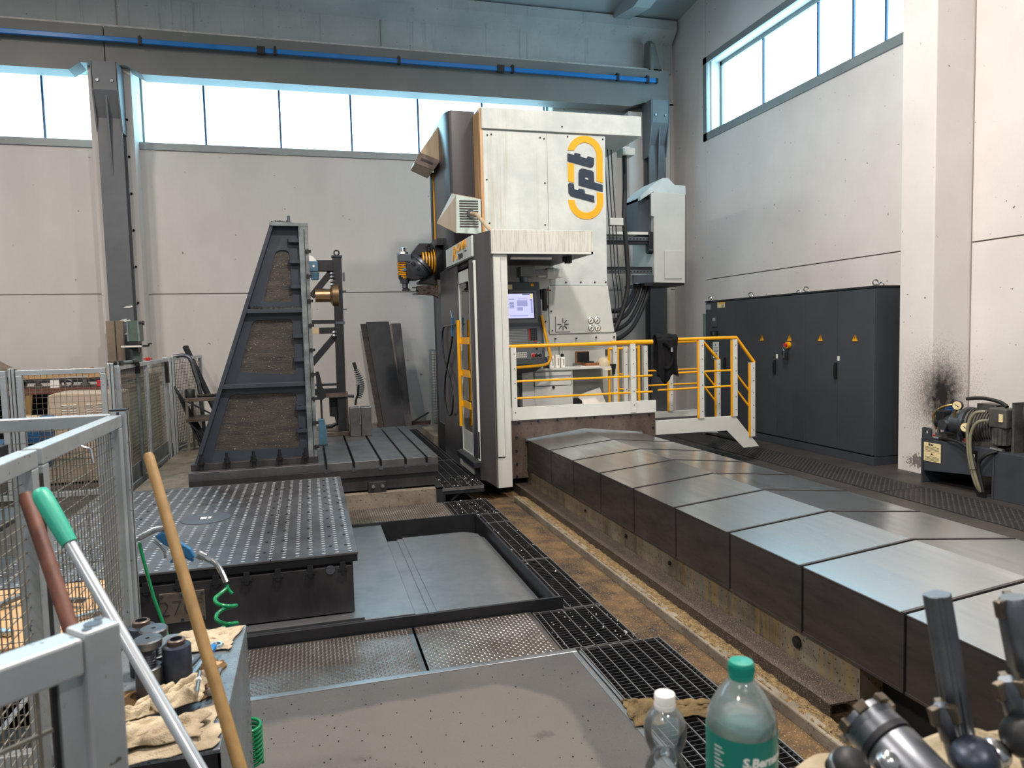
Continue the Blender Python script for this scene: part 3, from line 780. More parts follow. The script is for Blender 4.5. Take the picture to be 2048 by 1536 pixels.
obj('foot_ledge', B().box(px0, 0.25, 4.20, 4.30, -0.004, 0.012), M['sheet'], pa)

# slotted table on the stained plinth
TX0, TX1, TY0, TY1 = -1.09, 1.188, 7.02, 9.56
tt = thing('slotted_table', 'thick cast iron table with long T-slots beside the milling machine', 'machine table', (0, 8.2, 0.14))
slots = [0.115, 0.372, 0.628, 0.868, 1.075]
sw = 0.011
xs = [TX0]+[v for s in slots for v in (s-sw, s+sw)]+[TX1]
for i in range(0, len(xs), 2):
    obj('top_strip', B().box(xs[i], xs[i+1], TY0, TY1, 0.375, 0.45), M['cast'], tt, bev=0.003)
obj('slab', B().box(TX0, TX1, TY0, TY1, 0.295, 0.376), M['cast_dark'], tt, bev=0.003)
obj('base', B().box(TX0+0.02, TX1-0.03, TY0+0.03, TY1, 0.16, 0.30), M['cast_dark'], tt)
for s in slots: obj('slot_mouth', B().cyl((s, TY0-0.004, 0.372), (s, TY0+0.01, 0.372), 0.020, n=10), M['steel_dark'], tt)
br = obj('bracket', B().box(0.50, 0.67, TY0-0.035, TY0+0.03, 0.12, 0.245), M['cast_dark'], tt, bev=0.004)
obj('bolt', B().cyl((0.545, TY0-0.06, 0.205), (0.545, TY0-0.03, 0.205), 0.017, n=10).cyl((0.545, TY0-0.075, 0.205), (0.545, TY0-0.055, 0.205), 0.010, n=8), M['steel'], br)
obj('bolt', B().cyl((0.635, TY0-0.06, 0.205), (0.635, TY0-0.03, 0.205), 0.017, n=10).cyl((0.635, TY0-0.075, 0.205), (0.635, TY0-0.055, 0.205), 0.010, n=8), M['steel'], br)

# angle-plate tower
TY = 7.15
tw = thing('angle_plate_tower', 'tall dark tapered angle plate tower with three grimy openings on the slotted table', 'angle plate', (-0.5, 7.5, 0.45))
def rounded(pts, r=0.05, n=4):
    out = []
    m = len(pts)
    for i in range(m):
        p = Vector(pts[i]+(0,)); a = Vector(pts[i-1]+(0,)); c = Vector(pts[(i+1) % m]+(0,))
        d1 = (a-p).normalized(); d2 = (c-p).normalized()
        p1 = p+d1*r; p2 = p+d2*r
        for k in range(n+1):
            t = k/n
            q = p1*(1-t)**2+p*2*t*(1-t)+p2*t*t
            out.append((q.x, q.y))
    return out
o1 = rounded([(-0.252, 2.475), (-0.130, 2.475), (-0.121, 1.988), (-0.392, 1.988)], 0.05)
o2 = rounded([(-0.486, 1.822), (-0.131, 1.828), (-0.120, 1.300), (-0.632, 1.338)], 0.05)
o3 = rounded([(-0.722, 1.132), (-0.126, 1.126), (-0.114, 0.592), (-0.892, 0.610)], 0.05)
obj('web', B().plate([(-1.03, 0.50), (-0.03, 0.50), (-0.03, 2.69), (-0.285, 2.69)], [o1, o2, o3], 'y', TY+0.070, TY+0.082), M['tower'], tw)
for q in ([(-0.44, 1.95), (-0.07, 1.95), (-0.07, 2.5), (-0.25, 2.5)], [(-0.70, 1.28), (-0.07, 1.28), (-0.07, 1.86), (-0.47, 1.86)], [(-0.97, 0.56), (-0.06, 0.56), (-0.06, 1.16), (-0.70, 1.16)]):
    obj('infill', B().prism(q, 'y', TY+0.083, TY+0.11), M['infill'], tw, label='rusty grimy panel seen through an opening')
obj('rear_web', B().prism([(-1.03, 0.50), (-0.03, 0.50), (-0.03, 2.69), (-0.285, 2.69)], 'y', TY+0.95, TY+0.98), M['tower'], tw)
obj('sloping_flange', B().prism([(-1.062, 0.48), (-1.022, 0.48), (-0.262, 2.69), (-0.298, 2.69)], 'y', TY, TY+1.0), M['tower'], tw, bev=0.003)
ff = obj('face_flange', B().box(-0.040, 0.045, TY-0.005, TY+1.0, 0.45, 2.69), M['tower_edge'], tw, bev=0.003)
for k in range(9):
    z = 0.60+0.232*k
    obj('clamp_nut', B().cyl((0.03, TY-0.016, z), (0.03, TY, z), 0.020, n=8).box(0.03, 0.066, TY-0.012, TY+0.012, z-0.013, z+0.013), M['black'], ff)
obj('slot', B().box(0.008, 0.014, TY-0.007, TY, 0.5, 2.66), M['black'], ff)
for z in (1.905, 1.210):
    xl = -1.042+(z-0.48)*0.3455
    obj('cross_rib', B().box(xl, -0.03, TY+0.005, TY+0.09, z-0.020, z+0.020), M['tower'], tw, bev=0.003)
    obj('rear_rib', B().box(xl, -0.03, TY+0.13, TY+0.95, z-0.022, z+0.022), M['tower'], tw)
obj('top_plate', B().box(-0.297, 0.048, TY-0.008, TY+1.0, 2.69, 2.722), M['tower_edge'], tw, bev=0.003)
obj('base_plate', B().box(-1.082, 0.050, TY-0.02, TY+1.02, 0.45, 0.51), M['cast_dark'], tw, bev=0.004)
for z in (2.365, 2.13, 1.905-0.24, 1.44, 0.98, 0.76, 2.56-0.0):
    obj('lug', B().box(-0.115, -0.035, TY+0.02, TY+0.08, z-0.017, z+0.017).cyl((-0.115, TY+0.05, z-0.017), (-0.115, TY+0.05, z+0.017), 0.030, n=10), M['tower'], tw)
for x in (-0.988, -0.764, -0.533, -0.301, -0.069):
    obj('hold_down_bolt', B().cyl((x, TY-0.055, 0.395), (x, TY-0.055, 0.605), 0.013, n=10).cyl((x, TY-0.055, 0.525), (x, TY-0.055, 0.560), 0.027, n=6).cyl((x, TY-0.055, 0.512), (x, TY-0.055, 0.524), 0.034, n=14).box(x-0.014, x+0.014, TY-0.066, TY-0.02, 0.495, 0.512).cyl((x, TY-0.055, 0.385), (x, TY-0.055, 0.402), 0.028, n=6), M['black'], tw)
cb = B()
for i in range(150):
    k = random.random()
    if k < .4: x, z = random.uniform(-0.53, -0.40), 1.928
    elif k < .7: x, z = random.uniform(-0.5, -0.05), 1.928
    else: x, z = random.uniform(-0.28, -0.12), 2.724
    y = random.uniform(TY+0.01, TY+0.08); s = random.uniform(.006, .016)
    cb.add([(x-s, y, z), (x+s, y-s, z), (x+s, y+s, z), (x, y, z+s*random.uniform(.8, 2.2))], [(0, 1, 3), (1, 2, 3), (2, 0, 3), (0, 2, 1)])
obj('swarf', cb, M['black'], tw, kind='stuff')
obj('eye_nut', B().lathe([(0.03, 0), (0.03, 0.02), (0.015, 0.03), (0.015, 0.08), (0.001, 0.085)], (-0.125, TY+0.12, 2.722), n=12), M['steel_dark'], tw)

# welded fixture frame clamped behind the tower, with its motor and shaft
FS = 9.05/8.2
def fp(x, z, dy=0.0): return (x*FS, 9.05+dy, 1.64+(z-1.64)*FS)
fx = thing('fixture_frame', 'dark welded square tube frame between the tower and the leaning plates', 'fixture frame', (0.3, 9.05, 0.45))
obj('post', B().bar(fp(0.345, 2.515), fp(0.330, 0.60), 0.105, 0.105, (0, 1, 0)), M['iron_black'], fx, bev=0.004)
obj('top_cap', B().bar(fp(0.288, 2.522), fp(0.40, 2.522), 0.13, 0.02), M['tower'], fx)
obj('eye_bolt', B().ring(fp(0.344, 2.562), (0, 1, 0), 0.030, 0.009, 14, 6), M['black'], fx, smooth=50)
obj('upper_beam', B().bar(fp(0.02, 2.42), fp(0.30, 2.42), 0.13, 0.13), M['iron_black'], fx, bev=0.004)
obj('diagonal', B().bar(fp(0.06, 2.09), fp(0.30, 2.38), 0.075, 0.075), M['iron_black'], fx, bev=0.003)
obj('flat_bar', B().bar(fp(0.04, 1.815), fp(0.33, 1.812), 0.10, 0.045), M['iron_black'], fx)
obj('middle_beam', B().bar(fp(0.04, 1.718), fp(0.32, 1.720), 0.09, 0.075), M['iron_black'], fx, bev=0.003)
obj('clip_plate', B().bar(fp(0.30, 1.80), fp(0.40, 1.80), 0.12, 0.032), M['steel_dark'], fx)
obj('sticker', B().box(*[v for v in (0.055, 0.138)], 8.985, 8.993, 1.69, 1.765), M['yellowed'], fx)
obj('diagonal', B().bar(fp(0.03, 1.36), fp(0.30, 1.665), 0.075, 0.075), M['iron_black'], fx, bev=0.003)
obj('lower_beam', B().bar(fp(0.06, 1.128), fp(0.36, 1.125), 0.10, 0.025).bar(fp(0.05, 1.05), fp(0.36, 1.048), 0.10, 0.075), M['iron_black'], fx)
obj('ledge', B().bar(fp(0.10, 1.01), fp(0.40, 1.012), 0.16, 0.05), M['apron'], fx)
obj('peg', B().cyl(fp(0.36, 0.995), fp(0.47, 0.985), 0.018, n=8), M['iron_black'], fx)
obj('lower_bracket', B().prism([(0.315*FS, 0.98), (0.40*FS, 0.98), (0.40*FS, 0.50), (0.17*FS, 0.50), (0.17*FS, 0.53), (0.25*FS, 0.53), (0.315*FS, 0.62), (0.315*FS, 0.85), (0.27*FS, 0.93)], 'y', 9.0, 9.12), M['apron'], fx, bev=0.003)
obj('foot', B().box(0.13*FS, 0.405*FS, 8.95, 9.2, 0.452, 0.50), M['apron'], fx, bev=0.003)
obj('dark_plate', B().prism([(0.20*FS, 0.95), (0.27*FS, 0.95), (0.32*FS, 0.88), (0.32*FS, 0.66), (0.20*FS, 0.68)], 'y', 9.1, 9.16), M['iron_black'], fx)
obj('cable', B().tube([(0.12, 9.1, 0.50), (0.16, 9.1, 0.555), (0.24, 9.1, 0.56), (0.31, 9.1, 0.59), (0.30, 9.12, 0.70)], 0.025, 8), M['black'], fx, smooth=60)
obj('shaft', B().lathe([(0.082, 0), (0.082, 0.17), (0.095, 0.18), (0.132, 0.20), (0.140, 0.27)], fp(0.10, 2.103), (1, 0, 0), 24), M['gold'], fx, smooth=40, label='bronze coloured stepped shaft')
mo = obj('motor', B().box(0.05, 0.155, 8.96, 9.12, 2.43, 2.55).cyl((0.115, 9.0, 2.42), (0.115, 9.0, 2.33), 0.055, 0.045, 14), M['blue_motor'], fx, bev=0.006)
obj('motor_cap', B().prism([(0.04, 2.55), (0.145, 2.55), (0.10, 2.61), (0.04, 2.62)], 'y', 8.97, 9.1), M['paper'], mo)
obj('motor_hole', B().cyl((0.105, 8.955, 2.49), (0.105, 8.965, 2.49), 0.014, n=10), M['paper'], mo)
wd = B()
for z in (2.40, 2.36, 2.31, 2.27, 1.70, 1.66):
    wd.lathe([(0.02, -0.02), (0.032, 0), (0.02, 0.02)], (0.315, 8.99, z), n=6)
obj('weld_beads', wd, M['steel_dark'], fx, kind='stuff')
obj('side_plate', B().box(0.44, 0.465, 9.02, 9.08, 2.32, 2.42), M['steel_dark'], fx)
for z in (2.20, 1.98): obj('side_bolt', B().cyl((0.43, 9.05, z), (0.475, 9.05, z), 0.012, n=6), M['steel_dark'], fx)
side = thing('clamp_arm', 'black clamp arm standing against the right flange of the tower', 'clamp', (0.10, 8.3, 0.45))
obj('arm', B().prism([(0.070, 1.27), (0.105, 1.27), (0.14, 1.09), (0.17, 1.04), (0.165, 0.98), (0.13, 0.95), (0.075, 0.96)], 'y', 8.28, 8.34), M['iron_black'], side, bev=0.004)
obj('stem', B().bar((0.115, 8.31, 0.95), (0.115, 8.31, 0.74), 0.022, 0.022), M['iron_black'], side)
obj('base', B().prism([(0.075, 0.74), (0.14, 0.74), (0.165, 0.60), (0.165, 0.455), (0.075, 0.455)], 'y', 8.24, 8.38), M['blue_motor'], side, bev=0.004)

for i, (x0, x1) in enumerate(((0.445, 0.565), (0.578, 0.70))):
    o = obj('riser_block', B().box(x0, x1, 8.80, 8.95, 0.452, 0.80), M['cast'], None, bev=0.004)
    tag(o, ('left of the two upright grey steel blocks on the slotted table', 'right of the two upright grey steel blocks on the slotted table')[i], 'steel block', 'grey blocks on the slotted table')
ch = thing('coiled_air_hose', 'black coiled air hose hanging above the two grey steel blocks', 'air hose', (0.55, 9.15, 0.80))
pts = []
for i in range(170):
    t = i/169
    a = t*2*PI*14
    c = Vector((0.585+0.035*math.sin(3*t)-0.03*t, 9.15, 0.88+0.36*t))
    r_ = 0.050*(0.55+0.45*math.sin(PI*min(1, t*1.1)))
    pts.append(c+Vector((r_*math.cos(a), r_*math.sin(a), 0)))
obj('coil', B().tube(pts, 0.0052, 5), mat('dark_green_coil', rgb(28, 52, 50), rough=0.4), ch, smooth=60)
obj('stem', B().tube([(0.535, 9.15, 0.80), (0.545, 9.15, 0.86), (0.575, 9.15, 0.94), (0.585, 9.15, 1.05)], 0.014, 8), M['rubber'], ch, smooth=60)
obj('nozzle', B().bar((0.56, 9.15, 1.24), (0.535, 9.15, 1.33), 0.04, 0.03), M['black'], ch, bev=0.004)

# leaning plates and the fence piece at the back
def leaner(label, x0, x1, xb0, xb1, z, y0, y1, th, m):
    t = thing('leaning_plate', label, 'steel plate', ((xb0+xb1)/2, y0, 0.14), 'steel plates leaning on the back wall')
    d = th
    obj('sheet', B().hexa([(xb0, y0, 0.142), (xb1, y0, 0.142), (xb1, y0+d, 0.142), (xb0, y0+d, 0.142), (x0, y1, z), (x1, y1, z), (x1, y1+d, z), (x0, y1+d, z)]), m, t, bev=0.003)
    return t
l1 = leaner('wide smooth dark steel plate leaning in the middle of the plates on the back wall', 0.955, 1.335, 1.15, 1.50, 1.89, 11.95, 12.40, 0.02, M['iron_black'])
obj('side_strip', B().hexa([(1.335, 12.0, .15), (1.50, 12.0, .15), (1.50, 12.03, .15), (1.335, 12.03, .15), (1.33, 12.42, 1.84), (1.38, 12.42, 1.84), (1.38, 12.45, 1.84), (1.33, 12.45, 1.84)]), M['apron'], l1)
l2 = leaner('narrow rust-brown steel strip leaning left of the wide dark plate', 0.865, 0.965, 1.06, 1.16, 1.86, 12.0, 12.45, 0.03, M['infill'])
l3 = leaner('grey-brown folded steel plate leaning right of the wide dark plate', 1.37, 1.54, 1.47, 1.615, 1.855, 12.02, 12.44, 0.05, M['cast_dark'])
sk = thing('base_rail', 'dark steel rail on the plinth under the leaning plates', 'steel rail', (1.6, 12.1, 0.14))
obj('beam', B().box(1.05, 2.3, 12.05, 12.18, 0.142, 0.20), M['apron'], sk)
obj('stay', B().bar((1.62, 12.0, 0.20), (1.88, 11.9, 0.36), 0.02, 0.03), M['iron_black'], sk)
blk = thing('concrete_block', 'pale stained concrete block beside the machine column foot', 'concrete block', (1.75, 10.2, 0))
obj('block', B().box(1.66, 1.95, 10.1, 11.2, -0.12, 0.22), M['plinth'], blk, bev=0.01)

# telescopic way cover
wc = thing('way_cover', 'long ridged brushed steel telescopic cover over the machine bed', 'way cover', (2.95, 4, -0.1))
def cover_section(y0, y1, e):
    x0, xm, x1 = 2.282-e, 2.952, 3.628+e
    return B().prism([(x0, 0.135-e), (x0, 0.467+e), (xm, 0.530+e), (x1, 0.465+e), (x1, 0.02), (x1-0.02, 0.02), (xm, 0.40), (x0+0.02, 0.135-e)], 'y', y0, y1)
ys = [-0.85+0.6355*i for i in range(14)]
for i in range(13):
    ya, yb = ys[i]+0.006, (ys[i+1]-0.006 if i < 12 else 7.62)
    o = obj('cover_section', B().prism([(2.280, 0.461), (2.280, 0.467), (2.952, 0.530), (3.630, 0.465), (3.630, 0.459), (2.952, 0.52)], 'y', ya, yb), M['cover'], wc, bev=0.002)
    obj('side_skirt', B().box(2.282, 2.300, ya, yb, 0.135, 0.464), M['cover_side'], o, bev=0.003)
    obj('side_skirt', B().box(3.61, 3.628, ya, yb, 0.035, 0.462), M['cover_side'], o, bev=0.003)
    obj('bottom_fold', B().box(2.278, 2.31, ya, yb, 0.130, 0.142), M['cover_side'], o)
    lip = B().prism([(2.2785, 0.13), (2.2785, 0.470), (2.952, 0.5335), (3.631, 0.468), (3.631, 0.1), (3.60, 0.1), (3.60, 0.44), (2.952, 0.505), (2.31, 0.44), (2.31, 0.13)], 'y', ys[i]+0.004, ys[i]+0.020)
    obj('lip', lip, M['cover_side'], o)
    obj('wiper', B().prism([(2.287, 0.14), (2.287, 0.462), (2.952, 0.524), (3.622, 0.46), (3.622, 0.1), (3.55, 0.1), (3.55, 0.40), (2.952, 0.47), (2.33, 0.40), (2.33, 0.14)], 'y', ys[i]-0.010, ys[i]+0.006), M['black'], o)
bd = thing('machine_bed', 'pale oil-stained machine bed under the left side of the telescopic cover', 'machine bed', (2.9, 5, -0.12))
obj('bed_wall', B().box(2.30, 3.58, 2.595, 10.4, -0.12, 0.33), M['bed'], bd)
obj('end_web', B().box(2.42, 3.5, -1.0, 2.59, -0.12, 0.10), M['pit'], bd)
for y, r_ in ((3.02, 0.030), (4.35, 0.014), (5.05, 0.014), (5.9, 0.012)):
    obj('plug', B().cyl((2.288, y, 0.06), (2.31, y, 0.06), r_, n=16).cyl((2.284, y, 0.06), (2.29, y, 0.06), r_*.6, n=12), M['black'], bd)
struct('trim_7', B().box(3.632, 3.70, -1, 10, -0.02, 0.03), M['plinth'])
# ================================================================ the milling machine
mm = thing('milling_machine', 'large off-white travelling column milling machine with yellow railings and an fpt emblem', 'milling machine', (2.6, 8.6, 0))
def part(name, b, m, p=None, **k): return obj(name, b, m, p or mm, **k)
YF = 8.65
# column: body, facing panels, cap
part('column', B().prism([(2.13, 1.58), (3.80, 1.58), (3.715, 2.215), (3.72, 4.10), (2.13, 4.10)], 'y', YF+0.012, 10.5), M['white'])
part('column_foot', B().box(2.13, 3.86, YF+0.06, 10.5, 0.40, 1.58), M['white_clean'])
part('column_panel', B().box(2.132, 2.942, YF, YF+0.02, 2.70, 4.085), M['white'], bev=0.003)
part('column_panel', B().box(2.950, 3.722, YF, YF+0.02, 2.222, 4.085), M['white'], bev=0.003)
part('column_panel', B().box(2.132, 2.946, YF+0.004, YF+0.02, 1.66, 2.69), M['white_clean'])
part('lower_panel', B().prism([(2.925, 1.618), (3.803, 1.618), (3.722, 2.215), (2.925, 2.215)], 'y', YF-0.018, YF+0.02), M['white_clean'], bev=0.003)
part('ledge_panel', B().box(2.60, 3.83, YF-0.004, YF+0.05, 1.50, 1.612), M['white_clean'], bev=0.003)
part('top_cap', B().box(2.118, 4.212, YF-0.025, 10.55, 4.105, 4.352), M['white'], bev=0.004)
part('side_strip', B().box(2.100, 2.133, YF+0.0, 9.05, 2.60, 4.35), mat('rusty_yellowed_edge', rgb(204, 166, 124), rgb(176, 132, 90), 4, 0.5, stretch=(3, 3, 0.4)))
sc = B()
for (x, z) in ((2.19, 4.03), (2.24, 4.04), (2.86, 4.03), (2.91, 4.02), (2.17, 3.50), (2.91, 3.48), (2.19, 2.98), (2.90, 2.97), (3.14, 4.17), (3.22, 4.06), (3.69, 4.05), (3.55, 2.26), (3.36, 2.26), (3.70, 2.26), (3.16, 2.26)):
    sc.cyl((x, YF-0.03 if z > 4.1 else YF-0.006, z), (x, YF+0.005, z), 0.011, n=8)
for (x, z) in ((3.0, 1.555), (3.28, 1.555), (3.55, 1.56), (3.80, 1.56), (2.66, 1.60), (2.66, 1.55), (2.69, 1.44), (2.94, 2.16), (2.95, 1.90), (2.96, 1.66)):
    sc.cyl((x, YF-0.03, z), (x, YF+0.005, z), 0.010, n=8)
part('panel_screws', sc, M['iron_black'], kind='stuff')

# emblem: orange ring in pieces and three letters
zc0, zc1, xl, xr = 3.285, 3.845, 3.212, 3.684
RO, RI = (xr-xl)/2, (xr-xl)/2-0.084
xc = (xl+xr)/2
def arc(cz, R, a0, a1, n=20): return [(xc+R*math.cos(math.radians(a0+(a1-a0)*i/n)), cz+R*math.sin(math.radians(a0+(a1-a0)*i/n))) for i in range(n+1)]
em = part('emblem', B().prism(arc(zc1, RO, 168, 0)+[(xr, 3.506), (xr-0.088, 3.527)]+arc(zc1, RI, 0, 160), 'y', YF-0.008, YF+0.002), M['orange'], label='orange oval ring with fpt letters standing on its side')
obj('ring_piece', B().prism(arc(zc0, RO, 180, 360)+[(xr, 3.375), (xr-0.088, 3.392)]+arc(zc0, RI, 360, 180), 'y', YF-0.008, YF+0.002), M['orange'], em)
obj('ring_piece', B().prism([(3.215, 3.743), (3.297, 3.728), (3.294, 3.498), (3.212, 3.514)], 'y', YF-0.008, YF+0.002), M['orange'], em)
LT = [(3.212, 3.854), (3.299, 3.84), (3.31, 3.867), (3.383, 3.852), (3.385, 3.821), (3.465, 3.802), (3.485, 3.83), (3.564, 3.81), (3.562, 3.729), (3.547, 3.701), (3.512, 3.693), (3.21, 3.76)]
LP = [(3.354, 3.622), (3.364, 3.658), (3.399, 3.678), (3.531, 3.655), (3.56, 3.634), (3.563, 3.511), (3.679, 3.483), (3.675, 3.396), (3.352, 3.469)]
LF = [(3.214, 3.482), (3.229, 3.496), (3.287, 3.485), (3.296, 3.417), (3.344, 3.405), (3.355, 3.428), (3.428, 3.416), (3.437, 3.367), (3.56, 3.343), (3.561, 3.261), (3.25, 3.33), (3.217, 3.365)]
HO = [(3.439, 3.566), (3.451, 3.574), (3.482, 3.569), (3.492, 3.554), (3.48, 3.54), (3.448, 3.546), (3.439, 3.554)]
obj('letter', B().prism(LT, 'y', YF-0.010, YF+0.002), M['navy'], em)
obj('letter', B().plate(LP, [HO], 'y', YF-0.010, YF+0.002), M['navy'], em)
obj('letter', B().prism(LF, 'y', YF-0.010, YF+0.002), M['navy'], em)

# charcoal fairing of the headstock slide
fa = [(2.118, 9.0), (1.835, 9.0)]+[(1.835-0.085*math.sin(a), 9.26-0.26*math.cos(a)) for a in [i*PI/16 for i in range(1, 9)]]+[(1.752, 9.95), (2.118, 9.95)]
part('fairing', B().prism(fa, 'z', 0.15, 4.405), M['charcoal'], smooth=25)
part('fairing_fin', B().prism([(1.80, 4.40), (1.91, 4.40), (1.91, 4.50)], 'y', 9.30, 9.32), M['yellowed'])
part('slide_strip', B().box(1.738, 1.768, 9.955, 9.985, 0.18, 3.83), M['yellow'], label='long yellow vertical strip')
part('slide_edge', B().box(1.725, 1.80, 9.99, 10.12, 0.10, 3.86), M['rubber'])
part('side_panel', B().box(1.718, 1.75, 9.28, 9.94, 0.12, 2.20), M['grey_part'])
part('panel_frame', B().box(1.708, 1.719, 9.35, 9.85, 0.42, 0.46).box(1.708, 1.719, 9.35, 9.38, 0.46, 2.15), M['tower_edge'])

# cabin: corner post, doors, sign, canopy
po = [(1.672, 7.56), (1.672, 7.40), (1.69, 7.345), (1.735, 7.315), (1.80, 7.305), (1.852, 7.31), (1.885, 7.36), (1.885, 7.56)]
b = B()
n_ = len(po)
b.add([(p[0], p[1], 0.105 if p[0] < 1.75 else 0.105-0.11*(p[0]-1.75)/0.135) for p in po]+[(p[0], p[1], 2.655+0.05*(p[0]-1.67)/0.2) for p in po],
      [tuple(range(n_)), tuple(range(2*n_-1, n_-1, -1))]+[(i, (i+1) % n_, n_+(i+1) % n_, n_+i) for i in range(n_)])
part('corner_fairing', b, M['charcoal'], smooth=28)
part('corner_post', B().box(1.886, 2.042, 7.36, 7.56, 0.0, 2.465), M['white_clean'], bev=0.004)
part('post_door', B().box(1.889, 1.965, 7.348, 7.362, 0.335, 2.43), M['white_clean'], bev=0.002)
part('post_gap', B().box(1.964, 1.9695, 7.3585, 7.3605, 0.33, 2.43).box(1.889, 1.969, 7.3585, 7.3605, 0.325, 0.336), M['ink'])
part('canopy', B().box(1.86, 2.995, 7.33, 8.64, 2.488, 2.715), M['drip'], bev=0.004)
part('canopy_underside', B().box(1.90, 2.97, 7.36, 8.64, 2.470, 2.489), M['iron_black'])
part('canopy_lip', B().box(1.86, 2.995, 7.33, 7.35, 2.466, 2.490).box(2.975, 2.995, 7.33, 8.64, 2.466, 2.490), M['white_clean'])
part('light_tube', B().cyl((2.15, 7.62, 2.455), (2.62, 7.62, 2.455), 0.018, n=10), M['paper'])
part('sensor', B().box(2.80, 2.86, 7.62, 7.70, 2.40, 2.47).box(2.77, 2.81, 7.64, 7.68, 2.42, 2.47), M['black'])
sg = part('sign_panel', B().hexa([(1.664, 7.36, 2.44), (1.72, 7.36, 2.44), (1.72, 8.78, 2.455), (1.664, 8.78, 2.455), (1.664, 7.36, 2.655), (1.72, 7.36, 2.655), (1.72, 8.78, 2.665), (1.664, 8.78, 2.665)]), M['white'], bev=0.004, label='white panel lettered RONIN EVO')
part('sign_ledge', B().box(1.655, 1.72, 7.36, 8.76, 2.425, 2.440), M['cast_dark'])
# letter R drawn as a sweeping stroke, the rest in slanted capitals
text('sign_letter', 'R', 0.225, (1.660, 8.24, 2.555), (0, -1, 0), (0, 0, 1), M['orange'], sg, shear=0.15, depth=0.003, bold=0.004, xs=1.9)
text('sign_letter', 'ONIN', 0.125, (1.660, 7.84, 2.60), (0, -1, 0), (0, 0, 1), M['orange'], sg, shear=0.15, depth=0.003, bold=0.001, xs=1.45)
text('sign_letter', 'EVO', 0.072, (1.660, 7.90, 2.498), (0, -1, 0), (0, 0, 1), M['ink'], sg, depth=0.003, bold=0.003, xs=1.5)
obj('sign_rule', B().box(1.659, 1.662, 7.60, 7.68, 2.524, 2.536).box(1.659, 1.662, 7.98, 8.04, 2.524, 2.536), M['ink'], sg)
part('dark_side_panel', B().box(1.672, 1.72, 8.16, 9.27, 0.10, 2.44), M['charcoal'], bev=0.003)
def frame_yz(x0, x1, y0, y1, z0, z1, w): return B().box(x0, x1, y0, y0+w, z0, z1).box(x0, x1, y1-w, y1, z0, z1).box(x0, x1, y0+w, y1-w, z1-w, z1).box(x0, x1, y0+w, y1-w, z0, z0+w)
part('door_head', B().box(1.675, 1.71, 7.56, 8.15, 2.21, 2.36), M['drip'])
for (y0, y1) in ((7.575, 8.15), (7.34, 7.555)):
    d = part('door', frame_yz(1.675, 1.705, y0, y1, 0.31, 2.36 if y1 > 8 else 2.40, 0.022), M['white_clean'])
    obj('door_panel', B().box(1.680, 1.70, y0+0.02, y1-0.02, 0.33, 0.56), M['drip'], d)
    obj('window', B().box(1.690, 1.695, y0+0.02, y1-0.02, 0.56, 2.34), M['glass'], d)
part('door_bar', B().box(1.672, 1.68, 7.30, 7.34, 0.34, 0.62), M['black'])
hd = part('door_handle', B().cyl((1.630, 7.985, 0.61), (1.630, 7.985, 1.80), 0.021, n=12), M['yellow'], smooth=50, label='yellow vertical grab bar with three brackets')
for z in (1.57, 1.21, 0.865):
    obj('bracket', B().box(1.655, 1.668, 7.60, 7.985, z-0.038, z+0.038).box(1.635, 1.66, 7.965, 8.005, z-0.03, z+0.03), M['yellow'], hd)
    obj('inner_bracket', B().box(1.71, 1.72, 7.36, 7.55, z-0.038, z+0.038), M['yellow'], hd)
st = part('door_step', B().box(1.595, 1.675, 7.24, 8.12, 0.255, 0.315), M['iron_black'], bev=0.004)
for i in range(4): obj('tread_strip', B().box(1.602+0.019*i, 1.612+0.019*i, 7.26, 8.10, 0.315, 0.321), M['cast'], st)
part('sill_box', B().box(1.66, 1.74, 7.55, 8.25, 0.13, 0.30), M['drip'])
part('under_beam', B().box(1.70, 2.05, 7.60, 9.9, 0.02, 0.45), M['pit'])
ag = part('air_gun', B().bar((1.63, 8.345, 1.73), (1.63, 8.31, 1.84), 0.022, 0.035).bar((1.63, 8.36, 1.62), (1.63, 8.34, 1.74), 0.022, 0.028), M['gun_blue'], bev=0.005, label='small blue air gun on a black hose')
obj('nozzle', B().cyl((1.63, 8.33, 1.84), (1.63, 8.40, 1.92), 0.006, n=6), M['steel'], ag)
obj('rod', B().cyl((1.63, 8.25, 1.755), (1.63, 8.86, 1.745), 0.011, n=8), M['steel_dark'], ag)
hp = []
for i in range(61):
    t = i/60
    if t < .15: p = (8.84+0.10*math.sin(t/.15*PI/2), 1.74-0.10*(t/.15)**2)
    else:
        u = (t-.15)/.85
        p = (8.66+0.28*math.cos(PI*u*2.0*0.98)*(1-.25*u), 1.64-1.05*math.sin(PI*u)**0.9+0.0*u)
    hp.append((1.632, p[0], p[1]))
hp = [(1.632, 8.86, 1.745), (1.632, 8.97, 1.70), (1.632, 9.03, 1.58), (1.632, 8.97, 1.38), (1.632, 8.80, 1.24), (1.632, 8.58, 1.08), (1.632, 8.46, 0.90), (1.632, 8.50, 0.74), (1.632, 8.66, 0.66), (1.632, 8.88, 0.70), (1.632, 8.98, 0.86), (1.632, 8.90, 1.10), (1.632, 8.66, 1.34), (1.632, 8.44, 1.52), (1.632, 8.36, 1.63)]
def smooth_pts(p, k=5):
    out = []
    P = [Vector(q) for q in p]
    for i in range(len(P)-1):
        a = P[max(0, i-1)]; b_ = P[i]; c = P[i+1]; d = P[min(len(P)-1, i+2)]
        for j in range(k):
            t = j/k
            out.append(0.5*((2*b_)+(c-a)*t+(2*a-5*b_+4*c-d)*t*t+(3*b_-a-3*c+d)*t**3))
    out.append(P[-1])
    return out
obj('hose', B().tube(smooth_pts(hp), 0.011, 7), M['rubber'], ag, smooth=60)

